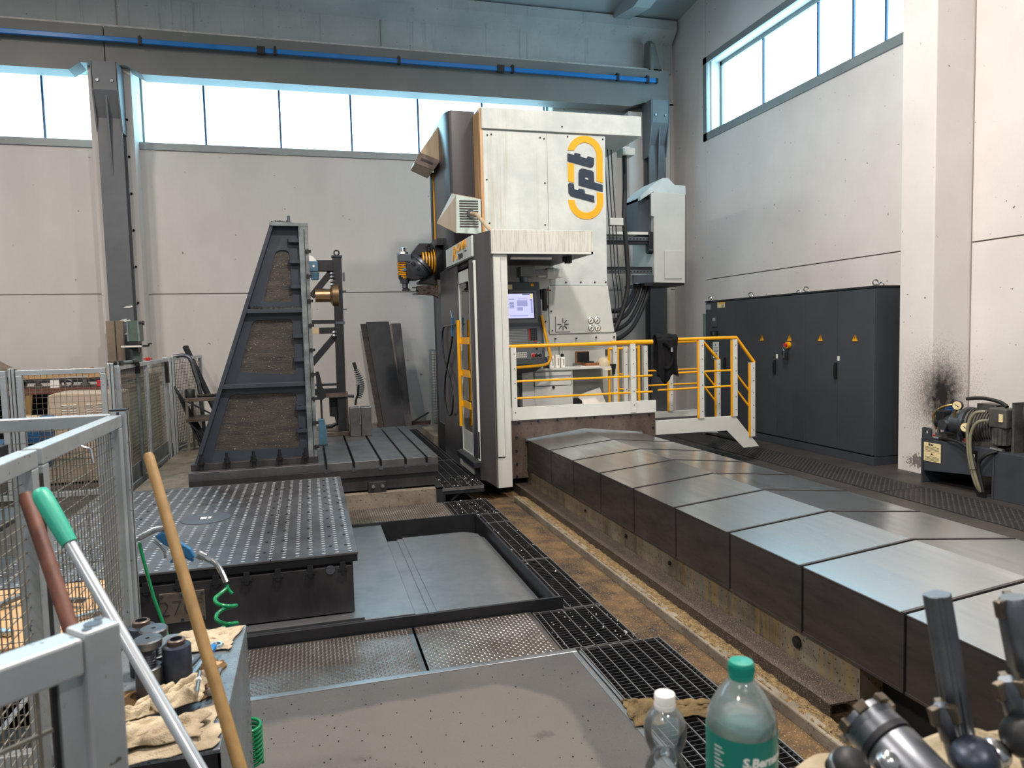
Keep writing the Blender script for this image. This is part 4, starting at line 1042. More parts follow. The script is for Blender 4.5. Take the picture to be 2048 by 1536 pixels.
# louvred hood and lamp hood on the column
hA = part('louvre_hood', B().hexa([(1.70, 8.30, 2.806), (1.998, 8.30, 2.80), (2.05, 8.75, 2.86), (1.555, 8.75, 2.985), (1.712, 8.30, 3.24), (2.00, 8.30, 3.195), (2.05, 8.75, 3.30), (1.752, 8.75, 3.345)]), M['yellowed'], bev=0.004)
fpn = obj('louvre_frame', B().prism([(1.70, 2.806), (1.998, 2.80), (2.0, 3.195), (1.712, 3.24)], 'y', 8.285, 8.30), mat('pale_green_grey', rgb(186, 200, 194), rough=0.45), hA)
for i in range(11):
    z = 2.875+0.029*i
    obj('slat', B().box(1.745, 1.965, 8.278, 8.287, z+0.004*0, z+0.013), M['ink'], hA)
part('hood_pipe', B().tube([(1.87, 8.28, 3.03), (1.90, 8.12, 3.0), (2.00, 7.75, 2.73)], 0.022, 8), M['yellowed'], smooth=60)
part('pipe_flange', B().cyl((1.87, 8.285, 3.03), (1.875, 8.25, 3.025), 0.045, n=10), M['steel_dark'])
hB = part('upper_hood', B().prism([(1.79, 4.40), (1.50, 4.00), (1.455, 3.90), (1.69, 3.80), (1.79, 3.93)], 'y', 9.50, 10.1), M['yellowed'], bev=0.003)
obj('hood_mouth', B().prism([(1.495, 4.0), (1.42, 3.868), (1.665, 3.780), (1.765, 3.905)], 'y', 9.485, 9.515), M['apron'], hB)
obj('hood_slot', B().prism([(1.515, 3.93), (1.505, 3.90), (1.66, 3.845), (1.67, 3.87)], 'y', 9.478, 9.486), M['ink'], hB)

# ram and milling head (pointing towards the tower)
def H(c, r, y=9.6): return (1.071+c*0.000608, y, 2.9615-r*0.000597)
part('ram', B().cyl(H(958, 612), H(1290, 612), 0.222, n=28), M['cast_dark'], smooth=40)
part('ram_block', B().box(1.66, 1.80, 9.36, 9.9, 2.80, 2.89), M['cast_dark'], bev=0.006)
rg = part('ribbed_collar', B().cyl(H(690, 585), H(965, 590), 0.130, n=24), M['iron_black'], smooth=40)
for k, c in enumerate((700, 765, 825, 885, 940)):
    obj('ring', B().lathe([(0.128, -0.010), (0.150+0.003*k, -0.008), (0.150+0.003*k, 0.008), (0.128, 0.010)], H(c, 588), (1, 0, 0), 28), M['yellow'], rg, smooth=40)
part('head_shield', B().prism([H(p[0], p[1])[::2] for p in ((450, 430), (630, 205), (890, 205), (920, 240), (920, 420), (640, 470), (480, 520))], 'y', 9.50, 9.75), M['iron_black'], bev=0.006)
part('eye_bolt', B().ring(H(825, 275, 9.47), (0, 1, 0), 0.026, 0.009, 14, 6).cyl(H(825, 330, 9.47), H(825, 380, 9.47), 0.022, n=8), M['black'], smooth=50)
ax = Vector((-0.70, 0, -0.71))
part('swivel_ring', B().lathe([(0.185, -0.03), (0.190, -0.02), (0.190, 0.015), (0.172, 0.02), (0.178, 0.035), (0.178, 0.045)], Vector(H(690, 655)), ax, 32), M['steel_dark'], smooth=35)
hb = part('head_body', B().lathe([(0.150, 0.03), (0.170, 0.045), (0.168, 0.09), (0.140, 0.14), (0.10, 0.18), (0.0001, 0.18)], Vector(H(690, 655)), ax, 28), M['grey_part'], smooth=35)
obj('pocket', B().prism([H(p[0], p[1])[::2] for p in ((425, 650), (470, 600), (520, 650), (475, 700))], 'y', 9.415, 9.47).prism([H(p[0], p[1])[::2] for p in ((540, 760), (590, 715), (620, 750), (580, 805))], 'y', 9.415, 9.47), M['black'], hb)
part('head_neck', B().prism([H(p[0], p[1])[::2] for p in ((330, 600), (430, 640), (520, 760), (700, 880), (690, 960), (560, 1000), (430, 1000), (340, 960))], 'y', 9.50, 9.70), M['iron_black'], bev=0.01)
spn = part('spindle_housing', B().box(H(185, 0)[0], H(455, 0)[0], 9.50, 9.70, H(0, 610)[2], H(0, 435)[2]), M['grey_part'], bev=0.012)
obj('ribbed_sleeve', B().cyl(H(290, 610), H(290, 965), 0.068, n=20), M['iron_black'], spn, smooth=40)
for k in range(10):
    r = 625+36*k
    obj('rib', B().lathe([(0.066, -0.0065), (0.083-0.0014*k, -0.005), (0.083-0.0014*k, 0.005), (0.066, 0.0065)], H(285+2*k, r), (0, 0, 1), 20), M['yellow'], spn, smooth=40)
obj('rib_plate', B().box(H(265, 0)[0], H(350, 0)[0], 9.512, 9.53, H(0, 800)[2], H(0, 735)[2]), M['blue_motor'], spn)
obj('crown', B().lathe([(0.078, 0), (0.072, 0.03), (0.040, 0.035), (0.036, 0.085), (0.022, 0.092), (0.0001, 0.092)], H(290, 435), (0, 0, 1), 12), M['steel'], spn, smooth=35)
obj('nose', B().lathe([(0.076, 0.0), (0.062, -0.03), (0.058, -0.06), (0.040, -0.062), (0.040, -0.12), (0.028, -0.125), (0.030, -0.15)], H(310, 965), (0, 0, 1), 16), M['steel_dark'], spn, smooth=35)
ins = B()
for k in range(8):
    a = 2*PI*k/8
    x, y, z = H(335, 1205)
    ins.box(x+0.045*math.cos(a)-0.010, x+0.045*math.cos(a)+0.010, y+0.045*math.sin(a)-0.01, y+0.045*math.sin(a)+0.01, z-0.012, z+0.008)
x, y, z = H(335, 1205)
ins.cyl((x, y, z-0.005), (x, y, z+0.02), 0.042, n=12)
obj('cutter', ins, M['iron_black'], spn)
ga = part('tool_gripper', B().prism([H(p[0], p[1])[::2] for p in ((560, 1130), (700, 1110), (900, 1120), (930, 1170), (1010, 1170), (1020, 1390), (960, 1350), (900, 1330), (570, 1310), (550, 1280), (600, 1240), (555, 1200))], 'y', 9.55, 9.65), M['angle_iron'], bev=0.004)
obj('finger', B().bar(H(470, 1155), H(580, 1160), 0.03, 0.014).bar(H(475, 1300), H(580, 1290), 0.03, 0.014).bar(H(540, 1225), H(600, 1225), 0.03, 0.012), M['black'], ga)
obj('slot', B().bar(H(765, 1165, 9.548), H(850, 1160, 9.548), 0.006, 0.030).bar(H(770, 1275, 9.548), H(850, 1280, 9.548), 0.006, 0.030).bar(H(680, 1220, 9.548), H(730, 1220, 9.548), 0.006, 0.026), M['black'], ga)
part('gripper_arm', B().prism([H(p[0], p[1])[::2] for p in ((600, 1030), (700, 960), (780, 880), (1000, 860), (1010, 1110), (830, 1080), (620, 1070))], 'y', 9.58, 9.80), M['iron_black'], bev=0.008)

# platform, apron, railings
ap = part('apron', B().box(2.075, 3.842, 7.600, 7.64, 0.04, 0.69), M['apron'])
bb = B()
for (x, z) in ((2.197, 0.653), (2.422, 0.657), (2.645, 0.661), (2.871, 0.665), (3.088, 0.664), (3.315, 0.657), (3.538, 0.656), (3.766, 0.655), (3.815, 0.506), (2.164, 0.494), (2.16, 0.345), (2.162, 0.2), (2.159, 0.061)):
    bb.cyl((x, 7.592, z), (x, 7.60, z), 0.014, n=8)
obj('apron_bolts', bb, M['iron_black'], ap, kind='stuff')
part('apron_strip', B().box(2.075, 2.11, 7.590, 7.602, 0.04, 0.69), M['apron'])
part('wiper_ridge', B().prism([(2.26, 0.45), (2.26, 0.475), (2.60, 0.515), (2.95, 0.558), (3.30, 0.515), (3.66, 0.475), (3.66, 0.45), (2.95, 0.52)], 'y', 7.55, 7.60), M['cover'], smooth=30)
part('platform', B().box(2.075, 3.842, 7.64, 8.70, 0.50, 0.70), M['cast_dark'])
part('kick_plate', B().box(2.06, 3.845, 7.575, 7.60, 0.685, 0.828), M['white_clean'], bev=0.003)
def post(x0, x1, z0, z1, y=7.57, n=5):
    o = part('rail_post', B().box(x0, x1, y-0.012, y, z0, z1).box(x0, x0+0.008, y, y+0.05, z0, z1), M['white_clean'], bev=0.002)
    q = B()
    for k in range(n):
        z = z0+(z1-z0)*(k+0.55)/n
        q.cyl((( x0+x1)/2+0.006, y-0.016, z), ((x0+x1)/2+0.006, y-0.01, z), 0.006, n=6)
    obj('screws', q, M['iron_black'], o, kind='stuff')
    return o
post(2.112, 2.172, 0.685, 1.485)
post(3.525, 3.585, 0.700, 1.485)
def rail(pts, r, name='handrail'): return part(name, B().tube(pts, r, 10), M['yellow'], smooth=60)
rail([(2.085, 7.59, 1.495), (3.78, 7.59, 1.498), (3.808, 7.59, 1.498)], 0.021)
rail([(3.30, 7.588, 1.500), (3.812, 7.588, 1.500)], 0.027, 'rail_sleeve')
rail([(2.17, 7.59, 1.112), (3.805, 7.59, 1.112)], 0.0125, 'mid_rail')
rail([(2.17, 7.59, 0.926), (3.805, 7.59, 0.926)], 0.0125, 'low_rail')
# end gate of the platform
for x in (3.60, 3.72): rail([(x, 8.35, 0.70), (x, 8.35, 1.42)], 0.016, 'gate_post')
rail([(3.60, 8.35, 1.415), (3.98, 8.35, 1.415)], 0.018, 'gate_rail')
rail([(3.98, 8.30, 0.62), (3.98, 8.30, 1.45)], 0.018, 'gate_post')
rail([(3.72, 8.35, 1.10), (3.98, 8.35, 1.06)], 0.012, 'gate_rail')
rail([(3.72, 8.35, 0.91), (3.98, 8.35, 0.88)], 0.012, 'gate_rail')
for x in (3.645, 3.785, 3.90, 4.06):
    post(x, x+0.055, 0.66, 1.44, 8.33)
part('latch', B().box(3.60, 3.66, 8.28, 8.32, 1.17, 1.23).box(3.62, 3.645, 8.27, 8.30, 1.10, 1.18), M['black'])
# gangway and stair on the right
YN, YG = 7.62, 8.45
def stringer(y, dz=0.0): return B().prism([(3.858, 0.575), (4.92, 0.572), (5.245, 0.19), (5.03, 0.184), (4.80, 0.408), (3.858, 0.414)], 'y', y, y+0.012).box(3.858, 4.93, y-0.0, y+0.05, 0.572, 0.578)
part('stringer', stringer(YN), M['white_clean'], bev=0.002)
part('stringer', stringer(YG), M['white_clean'], bev=0.002)
part('gangway_deck', B().box(3.858, 4.90, YN+0.012, YG, 0.48, 0.50), M['checker_dark'])
for i, (x, z) in enumerate(((4.98, 0.38), (5.08, 0.26))): part('stair_tread', B().box(x-0.08, x+0.08, YN+0.012, YG, z-0.015, z), M['checker_dark'])
def gp(x0, x1, z0, z1, y):
    post(x0, x1, z0, z1, y, 6)
    part('post_tube', B().box(x0-0.022, x0-0.002, y-0.008, y+0.012, z0, z1-0.01), M['yellow'])
gp(4.430, 4.490, 0.575, 1.505, YN-0.002)
gp(4.880, 4.940, 0.575, 1.500, YN-0.002)
gp(5.122, 5.182, 0.315, 1.215, YN-0.002)
rail([(4.03, YN+0.012, 1.516), (4.50, YN+0.012, 1.520), (4.935, YN+0.012, 1.522), (5.182, YN+0.012, 1.215)], 0.021)
for z in (1.127, 0.937):
    rail([(3.90, YN+0.012, z-0.002), (4.88, YN+0.012, z+0.004)], 0.0125, 'mid_rail')
    rail([(4.93, YN+0.012, z-0.035), (5.13, YN+0.012, z-0.275)], 0.0125, 'mid_rail')
gp(4.475, 4.530, 0.575, 1.43, YG)
gp(5.165, 5.225, 0.44, 1.225, YG)
rail([(4.10, YG+0.012, 1.470), (4.97, YG+0.012, 1.478), (5.215, YG+0.012, 1.215)], 0.021)
for z in (1.112, 0.923):
    rail([(4.10, YG+0.012, z), (4.95, YG+0.012, z)], 0.0125, 'mid_rail')
    rail([(4.97, YG+0.012, z-0.02), (5.17, YG+0.012, z-0.26)], 0.0125, 'mid_rail')

# control pendant on its arm
cp = part('control_panel', B().hexa([(2.10, 8.10, 1.265), (2.690, 8.10, 1.265), (2.690, 8.34, 1.265), (2.10, 8.34, 1.265), (2.10, 8.20, 2.235), (2.662, 8.20, 2.235), (2.662, 8.34, 2.235), (2.10, 8.34, 2.235)]), M['grey_part'], bev=0.008, label='dark grey control panel with lit screen and keyboard')
def py(z): return 8.10+0.10*(z-1.265)/0.97
def cpl(name, x0, x1, z0, z1, m, d=0.006, **k):
    return obj(name, B().hexa([(x0, py(z0)-d, z0), (x1, py(z0)-d, z0), (x1, py(z0)+0.02, z0), (x0, py(z0)+0.02, z0), (x0, py(z1)-d, z1), (x1, py(z1)-d, z1), (x1, py(z1)+0.02, z1), (x0, py(z1)+0.02, z1)]), m, cp, **k)
cpl('bezel', 2.14, 2.62, 1.755, 2.135, mat('bezel_grey', rgb(108, 112, 116), rough=0.5), 0.004)
cpl('screen_rim', 2.16, 2.590, 1.80, 2.112, M['black'], 0.007)
cpl('screen', 2.175, 2.572, 1.812, 2.098, M['screen'], 0.0085)
for (x0, x1, z0, z1, m) in ((2.44, 2.53, 2.083, 2.096, 'screen_dark'), (2.54, 2.565, 2.045, 2.095, 'screen_yellow'), (2.35, 2.365, 1.84, 2.05, 'paper'), (2.38, 2.50, 2.04, 2.047, 'screen_grey'), (2.37, 2.50, 1.95, 2.02, 'screen_grey'), (2.37, 2.44, 1.90, 1.94, 'screen_grey'),
                        (2.28, 2.335, 1.985, 1.995, 'screen_dark'), (2.28, 2.335, 1.93, 1.975, 'screen_grey'), (2.27, 2.34, 2.03, 2.04, 'screen_grey'), (2.54, 2.56, 1.87, 2.02, 'screen_grey'), (2.53, 2.56, 2.02, 2.03, 'screen_dark'), (2.28, 2.5, 1.835, 1.845, 'screen_grey')):
    cpl('screen_field', x0, x1, z0, z1, M[m] if m != 'paper' else M['screen'], 0.0095)
cpl('header_sign', 2.275, 2.325, 2.15, 2.205, M['cream_label'], 0.004)
cpl('warning_mark', 2.555, 2.59, 2.185, 2.215, M['yellow'], 0.004)
cpl('key_plate', 2.14, 2.650, 1.335, 1.712, mat('key_plate_grey', rgb(96, 104, 110), rough=0.5), 0.004)
kb = B()
for r in range(10):
    for c in range(22):
        x = 2.16+0.0145*c; z = 1.685-0.018*r
        kb.box(x, x+0.011, py(z)-0.010, py(z), z-0.012, z)
obj('keys', kb, M['key'], cp, kind='stuff')
kb = B()
for r in range(6):
    for c in range(4):
        x = 2.515+0.022*c; z = 1.690-0.024*r
        kb.box(x, x+0.016, py(z)-0.012, py(z), z-0.018, z)
for (x, z) in ((2.585, 1.50), (2.555, 1.475), (2.615, 1.475), (2.585, 1.45)):
    kb.box(x-0.012, x+0.012, py(z)-0.012, py(z), z-0.010, z+0.010)
obj('keys', kb, M['black'], cp, kind='stuff')
kb = B()
for r in range(6):
    z = 1.690-0.024*r
    kb.box(2.497, 2.513, py(z)-0.012, py(z), z-0.018, z)
kb.box(2.555, 2.585, py(1.54)-0.012, py(1.54), 1.528, 1.545)
obj('keys', kb, M['red'], cp, kind='stuff')
kb = B()
for r in range(3):
    for c in range(12):
        x = 2.20+0.022*c; z = 1.415-0.023*r
        kb.box(x, x+0.016, py(z)-0.010, py(z), z-0.016, z)
obj('keys', kb, M['paper'], cp, kind='stuff')
for (x, z, m) in ((2.615, 1.50, 'black'), (2.618, 1.375, 'black'), (2.535, 1.375, 'red'), (2.572, 1.375, 'black')):
    obj('knob', B().lathe([(0.024, 0), (0.024, 0.010), (0.017, 0.014), (0.015, 0.032), (0.0001, 0.034)], (x, py(z)-0.004, z), (0, -1, 0), 14), M[m], cp, smooth=35)
    obj('knob_ring', B().ring((x, py(z)-0.008, z), (0, 1, 0), 0.024, 0.003, 16, 5), M['paper'], cp)
part('panel_underside', B().prism([(2.2, 1.262), (2.68, 1.262), (2.56, 1.18), (2.3, 1.16)], 'y', 8.12, 8.34), M['black'])
part('guard_pipe', B().tube(smooth_pts([(2.663, 8.14, 1.84), (2.69, 8.10, 1.62), (2.726, 8.06, 1.40), (2.728, 8.05, 1.33), (2.69, 8.04, 1.275), (2.60, 8.04, 1.255), (2.40, 8.04, 1.245), (2.12, 8.04, 1.235)]), 0.018, 10), M['yellow'], smooth=60)
part('handheld_unit', B().box(2.700, 2.745, 8.17, 8.23, 1.895, 2.155).box(2.740, 2.765, 8.18, 8.22, 1.92, 1.96).box(2.67, 2.71, 8.19, 8.25, 2.03, 2.15), M['black'], bev=0.008)
part('handheld_button', B().cyl((2.757, 8.19, 2.145), (2.775, 8.19, 2.145), 0.012, n=8), M['red'])
ar = part('pendant_arm', B().box(2.44, 2.62, 8.22, 8.40, 2.30, 2.42).box(2.60, 2.80, 8.26, 8.36, 2.315, 2.385), mat('arm_grey', rgb(128, 132, 132), rough=0.5), bev=0.01)
obj('arm_motor', B().lathe([(0.045, 0), (0.05, 0.10), (0.065, 0.11), (0.068, 0.19), (0.06, 0.20), (0.06, 0.24)], (2.68, 8.32, 2.345), (1, 0, 0), 18), M['white_clean'], ar, smooth=35)
obj('arm_bracket', B().box(2.90, 3.03, 8.40, 8.64, 2.305, 2.41), M['white_clean'], ar, bev=0.004)
obj('arm_neck', B().cyl((2.50, 8.30, 2.18), (2.50, 8.30, 2.32), 0.05, n=14), M['steel_dark'], ar, smooth=40)
obj('arm_cable', B().tube([(2.90, 8.40, 2.42), (2.95, 8.42, 2.40), (2.93, 8.43, 2.35), (2.99, 8.42, 2.335)], 0.006, 6), M['black'], ar)
# switch plate, gauges
sp = part('direction_plate', B().box(3.005, 3.195, YF-0.022, YF-0.016, 1.643, 1.830), M['white_clean'], label='square plate with a star of direction levers')
lv = B()
for k in range(8):
    a = PI/8*0+k*PI/4
    if k in (3,): continue
    r0, r1 = 0.022, 0.075
    lv.bar((3.10+r0*math.cos(a), YF-0.026, 1.735+r0*math.sin(a)), (3.10+r1*math.cos(a), YF-0.026, 1.735+r1*math.sin(a)), 0.006, 0.010)
obj('direction_marks', lv, M['ink'], sp)
obj('plate_edge', B().box(3.000, 3.006, YF-0.024, YF-0.016, 1.64, 1.832).box(3.0, 3.198, YF-0.024, YF-0.016, 1.638, 1.644), M['ink'], sp)
for (x, z) in ((3.478, 1.775), (3.565, 1.775), (3.482, 1.680), (3.570, 1.680)):
    g = part('gauge', B().lathe([(0.042, 0), (0.042, 0.012), (0.036, 0.016), (0.034, 0.010), (0.0001, 0.010)], (x, YF-0.016, z), (0, -1, 0), 20), M['steel'], smooth=35)
    obj('gauge_dial', B().cyl((x, YF-0.029, z), (x, YF-0.027, z), 0.031, n=18), M['paper'], g)
    obj('gauge_needle', B().bar((x-0.012, YF-0.031, z-0.014), (x+0.008, YF-0.031, z+0.010), 0.004, 0.012), M['ink'], g)
part('gauge_plate', B().box(3.42, 3.625, YF-0.022, YF-0.016, 1.625, 1.830), M['white_clean'])
part('side_lever', B().bar((2.78, YF-0.03, 1.70), (2.87, YF-0.05, 1.78), 0.012, 0.016), M['black'])
part('hatch_hinge', B().box(3.70, 3.745, YF+0.04, YF+0.062, 1.33, 1.40), M['steel_dark'])
part('hatch_gap', B().box(3.068, 3.074, YF+0.055, YF+0.062, 1.2, 1.47), M['ink'])
part('hatch_lock', B().cyl((3.11, YF+0.045, 1.345), (3.11, YF+0.062, 1.345), 0.020, n=12), M['black'])

# cable carrier tower, guide rails and hoses right of the column
cc = part('cable_tower', B().prism([(5.045, 2.345), (5.555, 2.335), (5.57, 3.66), (5.05, 3.69)], 'y', 9.95, 10.7), M['white_clean'], bev=0.004)
obj('tower_top', B().prism([(4.84, 3.62), (5.05, 3.80), (5.21, 3.895), (5.30, 3.895), (5.40, 3.80), (5.585, 3.79), (5.585, 3.66), (5.05, 3.69), (4.84, 3.56)], 'y', 9.96, 10.6), mat('pale_blue_white', rgb(204, 216, 216), rough=0.42), cc, bev=0.003)
obj('tower_wing', B().box(4.84, 5.05, 10.05, 10.6, 3.05, 3.60), M['grey_part'], cc)
obj('wing_edge', B().prism([(5.0, 3.66), (5.07, 3.69), (5.07, 3.32), (5.0, 3.33)], 'y', 9.94, 9.96), M['white_clean'], cc)
obj('tower_base', B().box(4.90, 5.56, 9.98, 10.7, 2.30, 2.345), M['iron_black'], cc)
obj('service_lid', B().box(5.21, 5.50, 9.935, 9.952, 2.40, 2.82), M['white_clean'], cc, bev=0.002)
for z0 in (2.995, 2.51):
    gr = part('guide_rail', B().box(3.72, 5.04, 10.0, 10.06, z0-0.025, z0+0.028), M['steel_dark'])
    obj('rail_beam', B().box(3.72, 5.05, 10.02, 10.10, z0-0.075 if z0 > 2.8 else z0+0.028, z0-0.028 if z0 > 2.8 else z0+0.075), M['iron_black'], gr)
    hh = B()
    for k in range(14): hh.cyl((4.30+0.055*k, 9.992, z0), (4.30+0.055*k, 10.0, z0), 0.012, n=8)
    obj('rail_holes', hh, M['black'], gr, kind='stuff')
part('rail_cover', B().box(3.72, 5.03, 10.0, 10.25, 3.06, 3.10), M['paper'])
part('guide_end', B().box(4.98, 5.06, 9.98, 10.1, 2.80, 3.10).cyl((4.96, 10.0, 2.82), (5.03, 10.0, 2.82), 0.05, n=10), M['iron_black'])
part('hanger_box', B().box(4.24, 4.42, 9.25, 9.45, 4.03, 4.12).box(4.10, 4.36, 9.30, 9.50, 4.12, 4.15), M['white_clean'])
part('clamp_bar', B().box(4.05, 4.28, 9.28, 9.36, 3.08, 3.18), M['white_clean'], bev=0.004)
part('lower_bracket', B().box(4.72, 5.05, 9.98, 10.05, 2.34, 2.46), M['grey_part'])
def hose(pts, r): part('hose', B().tube(smooth_pts(pts), r, 9), M['rubber'], smooth=60)
hose([(4.30, 9.33, 4.06), (4.295, 9.32, 3.60), (4.27, 9.30, 3.16), (4.30, 9.3, 2.70), (4.31, 9.3, 2.25), (4.20, 9.3, 1.85), (4.05, 9.3, 1.58)], 0.033)
for k, (r, dx) in enumerate(((0.035, 0.0), (0.035, 0.08), (0.030, 0.17), (0.033, 0.25))):
    hose([(4.82+dx, 10.15, 2.33), (4.74+dx*0.9, 10.1, 2.17-0.03*k), (4.52+dx*0.6, 9.9, 1.98-0.09*k), (4.25+dx*0.2, 9.6, 1.92-0.13*k), (3.95, 9.4, 1.93-0.15*k)], r)
for k, x in enumerate((4.03, 4.08, 4.13)):
    hose([(x-0.03, 9.33, 4.12), (x+0.0, 9.33, 3.5), (x+0.02, 9.32, 3.12), (x+0.04, 9.3, 2.5), (x+0.09, 9.3, 2.0), (x+0.02, 9.3, 1.66)], 0.0075)
# ================================================================ things on the platform
dc = thing('drawer_cabinet', 'off-white drawer cabinet standing under the control panel on the platform', 'drawer cabinet', (2.8, 8.4, 0.7))
obj('body', B().box(2.45, 3.095, 8.30, 8.66, 0.702, 1.175), M['drawer_white'], dc, bev=0.003)
d = obj('drawer', B().box(2.605, 3.072, 8.288, 8.30, 1.115, 1.158), M['drawer_white'], dc, bev=0.002)
d2 = obj('drawer', B().box(2.605, 3.072, 8.288, 8.30, 0.995, 1.085), M['drawer_white'], dc, bev=0.002)
obj('drawer_gap', B().box(2.598, 3.080, 8.296, 8.302, 0.988, 1.165), M['ink'], dc)
obj('drawer_grip', B().box(2.605, 3.072, 8.292, 8.302, 1.086, 1.114), M['key'], dc)
obj('door', B().box(2.605, 3.072, 8.288, 8.30, 0.712, 0.984), M['drawer_white'], dc, bev=0.002)
obj('lock', B().cyl((2.84, 8.275, 0.972), (2.84, 8.30, 0.972), 0.016, n=10), M['black'], dc)
dk = thing('desk_top', 'white sheet metal desk top over the drawer cabinet', 'desk top', (3.0, 8.45, 1.18))
obj('top', B().box(2.445, 3.60, 8.285, 8.70, 1.178, 1.202), M['drawer_white'], dk, bev=0.003)
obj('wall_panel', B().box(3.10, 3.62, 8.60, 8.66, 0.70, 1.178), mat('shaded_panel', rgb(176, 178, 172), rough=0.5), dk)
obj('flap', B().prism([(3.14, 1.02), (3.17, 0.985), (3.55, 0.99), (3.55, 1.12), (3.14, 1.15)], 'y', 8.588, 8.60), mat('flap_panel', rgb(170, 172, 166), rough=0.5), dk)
for i, (x, w_, h, lab) in enumerate(((2.865, 0.055, 0.15, 'ribbed white book block, leftmost of the white boxes on the desk'), (2.935, 0.055, 0.155, 'plain white upright box in the middle of the desk boxes'), (3.005, 0.05, 0.125, 'shorter white box at the right of the desk boxes'))):
    t = thing('upright_box', lab, 'box', (x, 8.42, 1.203))
    obj('box', B().box(x-w_/2, x+w_/2, 8.38, 8.48, 1.2035, 1.2035+h), M['paper'], t, bev=0.004)
    obj('print', B().box(x+0.004, x+0.012, 8.378, 8.382, 1.23, 1.23+h*0.6), M['ink'], t)
for i, (x, r, h, m, nm, lab, cat) in enumerate(((2.58, 0.02, 0.06, 'brass', 'brass_cylinder', 'short brass cylinder at the left end of the desk', 'cylinder'), (2.715, 0.022, 0.055, 'paper', 'small_tin', 'small white tin below the yellow guard pipe', 'tin'), (2.835, 0.018, 0.045, 'paper', 'measuring_cup', 'tiny white cup left of the ribbed book block', 'cup'))):
    o = obj(nm, B().lathe([(r, 0), (r, h*.9), (r*1.08, h*.92), (r*1.08, h), (0.0001, h)], (x, 8.36, 1.203), n=14), M[m], None, smooth=40); tag(o, lab, cat)
ph = thing('phone_dock', 'blue and black instrument dock beside the white boxes', 'instrument', (2.79, 8.40, 1.203))
obj('body', B().prism([(2.745, 1.203), (2.825, 1.203), (2.80, 1.335), (2.765, 1.345)], 'y', 8.38, 8.44), M['black'], ph, bev=0.004)
obj('screen', B().box(2.765, 2.79, 8.376, 8.38, 1.27, 1.32), M['blue'], ph)
ms = thing('small_monitor', 'small black screen in a brown frame leaning on the machine', 'screen', (3.33, 8.58, 1.203))
obj('frame', B().box(3.255, 3.43, 8.59, 8.62, 1.235, 1.39), M['cardboard'], ms, bev=0.003)
obj('screen', B().box(3.272, 3.43, 8.584, 8.592, 1.255, 1.378), M['black'], ms)
pp = thing('paper_pile', 'pile of papers and brown envelopes beside the beige cap', 'papers', (3.36, 8.45, 1.203))
obj('sheet', B().box(3.22, 3.46, 8.33, 8.55, 1.203, 1.212), M['paper'], pp)
obj('envelope', B().box(3.30, 3.48, 8.36, 8.54, 1.212, 1.246), M['cardboard'], pp, bev=0.003)
obj('scraps', B().box(3.29, 3.42, 8.40, 8.5, 1.246, 1.265), M['black'], pp)
ct = thing('beige_cap', 'beige peaked cap lying on the right end of the desk', 'cap', (3.54, 8.36, 1.203))
obj('crown', B().lathe([(0.085, 0.0), (0.084, 0.03), (0.072, 0.07), (0.04, 0.098), (0.0001, 0.105)], (3.545, 8.40, 1.205), n=22), M['cap_beige'], ct, smooth=60)
obj('peak', B().grid(lambda u, v: (3.45+0.19*u, 8.40-0.16*v*math.sqrt(max(0, 1-(2*u-1)**2)), 1.222-0.065*v*(0.5+0.5*math.sin(PI*u))), 12, 5), M['cap_beige'], ct, smooth=60)
lb = thing('leaning_board', 'white card leaning beneath the desk beside a black bag', 'card', (3.45, 8.5, 0.70))
obj('board', B().hexa([(3.20, 8.46, 0.703), (3.60, 8.44, 0.703), (3.60, 8.46, 0.703), (3.20, 8.48, 0.703), (3.27, 8.54, 0.84), (3.55, 8.54, 0.925), (3.55, 8.56, 0.925), (3.27, 8.56, 0.84)]), M['paper'], lb)
bg = obj('black_bag', B().lathe([(0.07, 0), (0.085, 0.03), (0.075, 0.08), (0.04, 0.11), (0.0001, 0.115)], (3.17, 8.40, 0.703), n=14), M['cloth_black'], None, smooth=60); tag(bg, 'black bag lying under the desk next to the white card', 'bag')
cs = obj('crumpled_paper', B().grid(lambda u, v: (3.16+0.26*u, 8.28+0.12*v, 0.706+0.03*abs(math.sin(9*u+3*v))*math.sin(PI*u)), 10, 4), M['paper'], None); tag(cs, 'crumpled white paper on the platform below the desk', 'paper')
ls = thing('metal_stand', 'small bent metal stand left of the drawer cabinet', 'stand', (2.40, 8.35, 0.70))
obj('leg', B().bar((2.33, 8.33, 0.86), (2.40, 8.33, 1.00), 0.02, 0.03).bar((2.40, 8.33, 1.0), (2.42, 8.33, 0.71), 0.02, 0.03), M['steel_dark'], ls)
obj('base', B().box(2.25, 2.42, 8.28, 8.36, 0.702, 0.74), M['cardboard'], ls, bev=0.006)

# black jacket hung over the gangway rail
jk = thing('black_jacket', 'black jacket hung over the start of the gangway rail', 'jacket', (4.0, 7.6, 1.5))
def jf(u, v):
    x = 3.865+0.27*u
    w1 = 0.5+0.5*math.sin(PI*u)
    L1 = 0.44+0.03*math.sin(7*u)+0.20*max(0, 0.62-abs(u-0.45)*1.7)
    t = v
    fold = 0.014*math.sin(17*u+2*v)+0.010*math.sin(31*u-5*v)
    if t < 0.18:
        a = PI*(1-t/0.18)
        return (x, 7.632+0.055*math.cos(PI-a)*-1*(-1)+0.0 if False else 7.632+0.05*math.cos(a)*-1, 1.535+0.045*math.sin(a)+0.012*w1)
    s = (t-0.18)/0.82
    return (x+0.02*s*(0.5-u)+0.01*math.sin(4*s+3*u), 7.582-0.02*math.sin(PI*s)+fold*s-0.01, 1.535-L1*s)
jf2 = lambda u, v: (3.865+0.27*u, 7.582+0.10*v, 1.537+0.045*math.sin(PI*v)+0.006*math.sin(12*u))
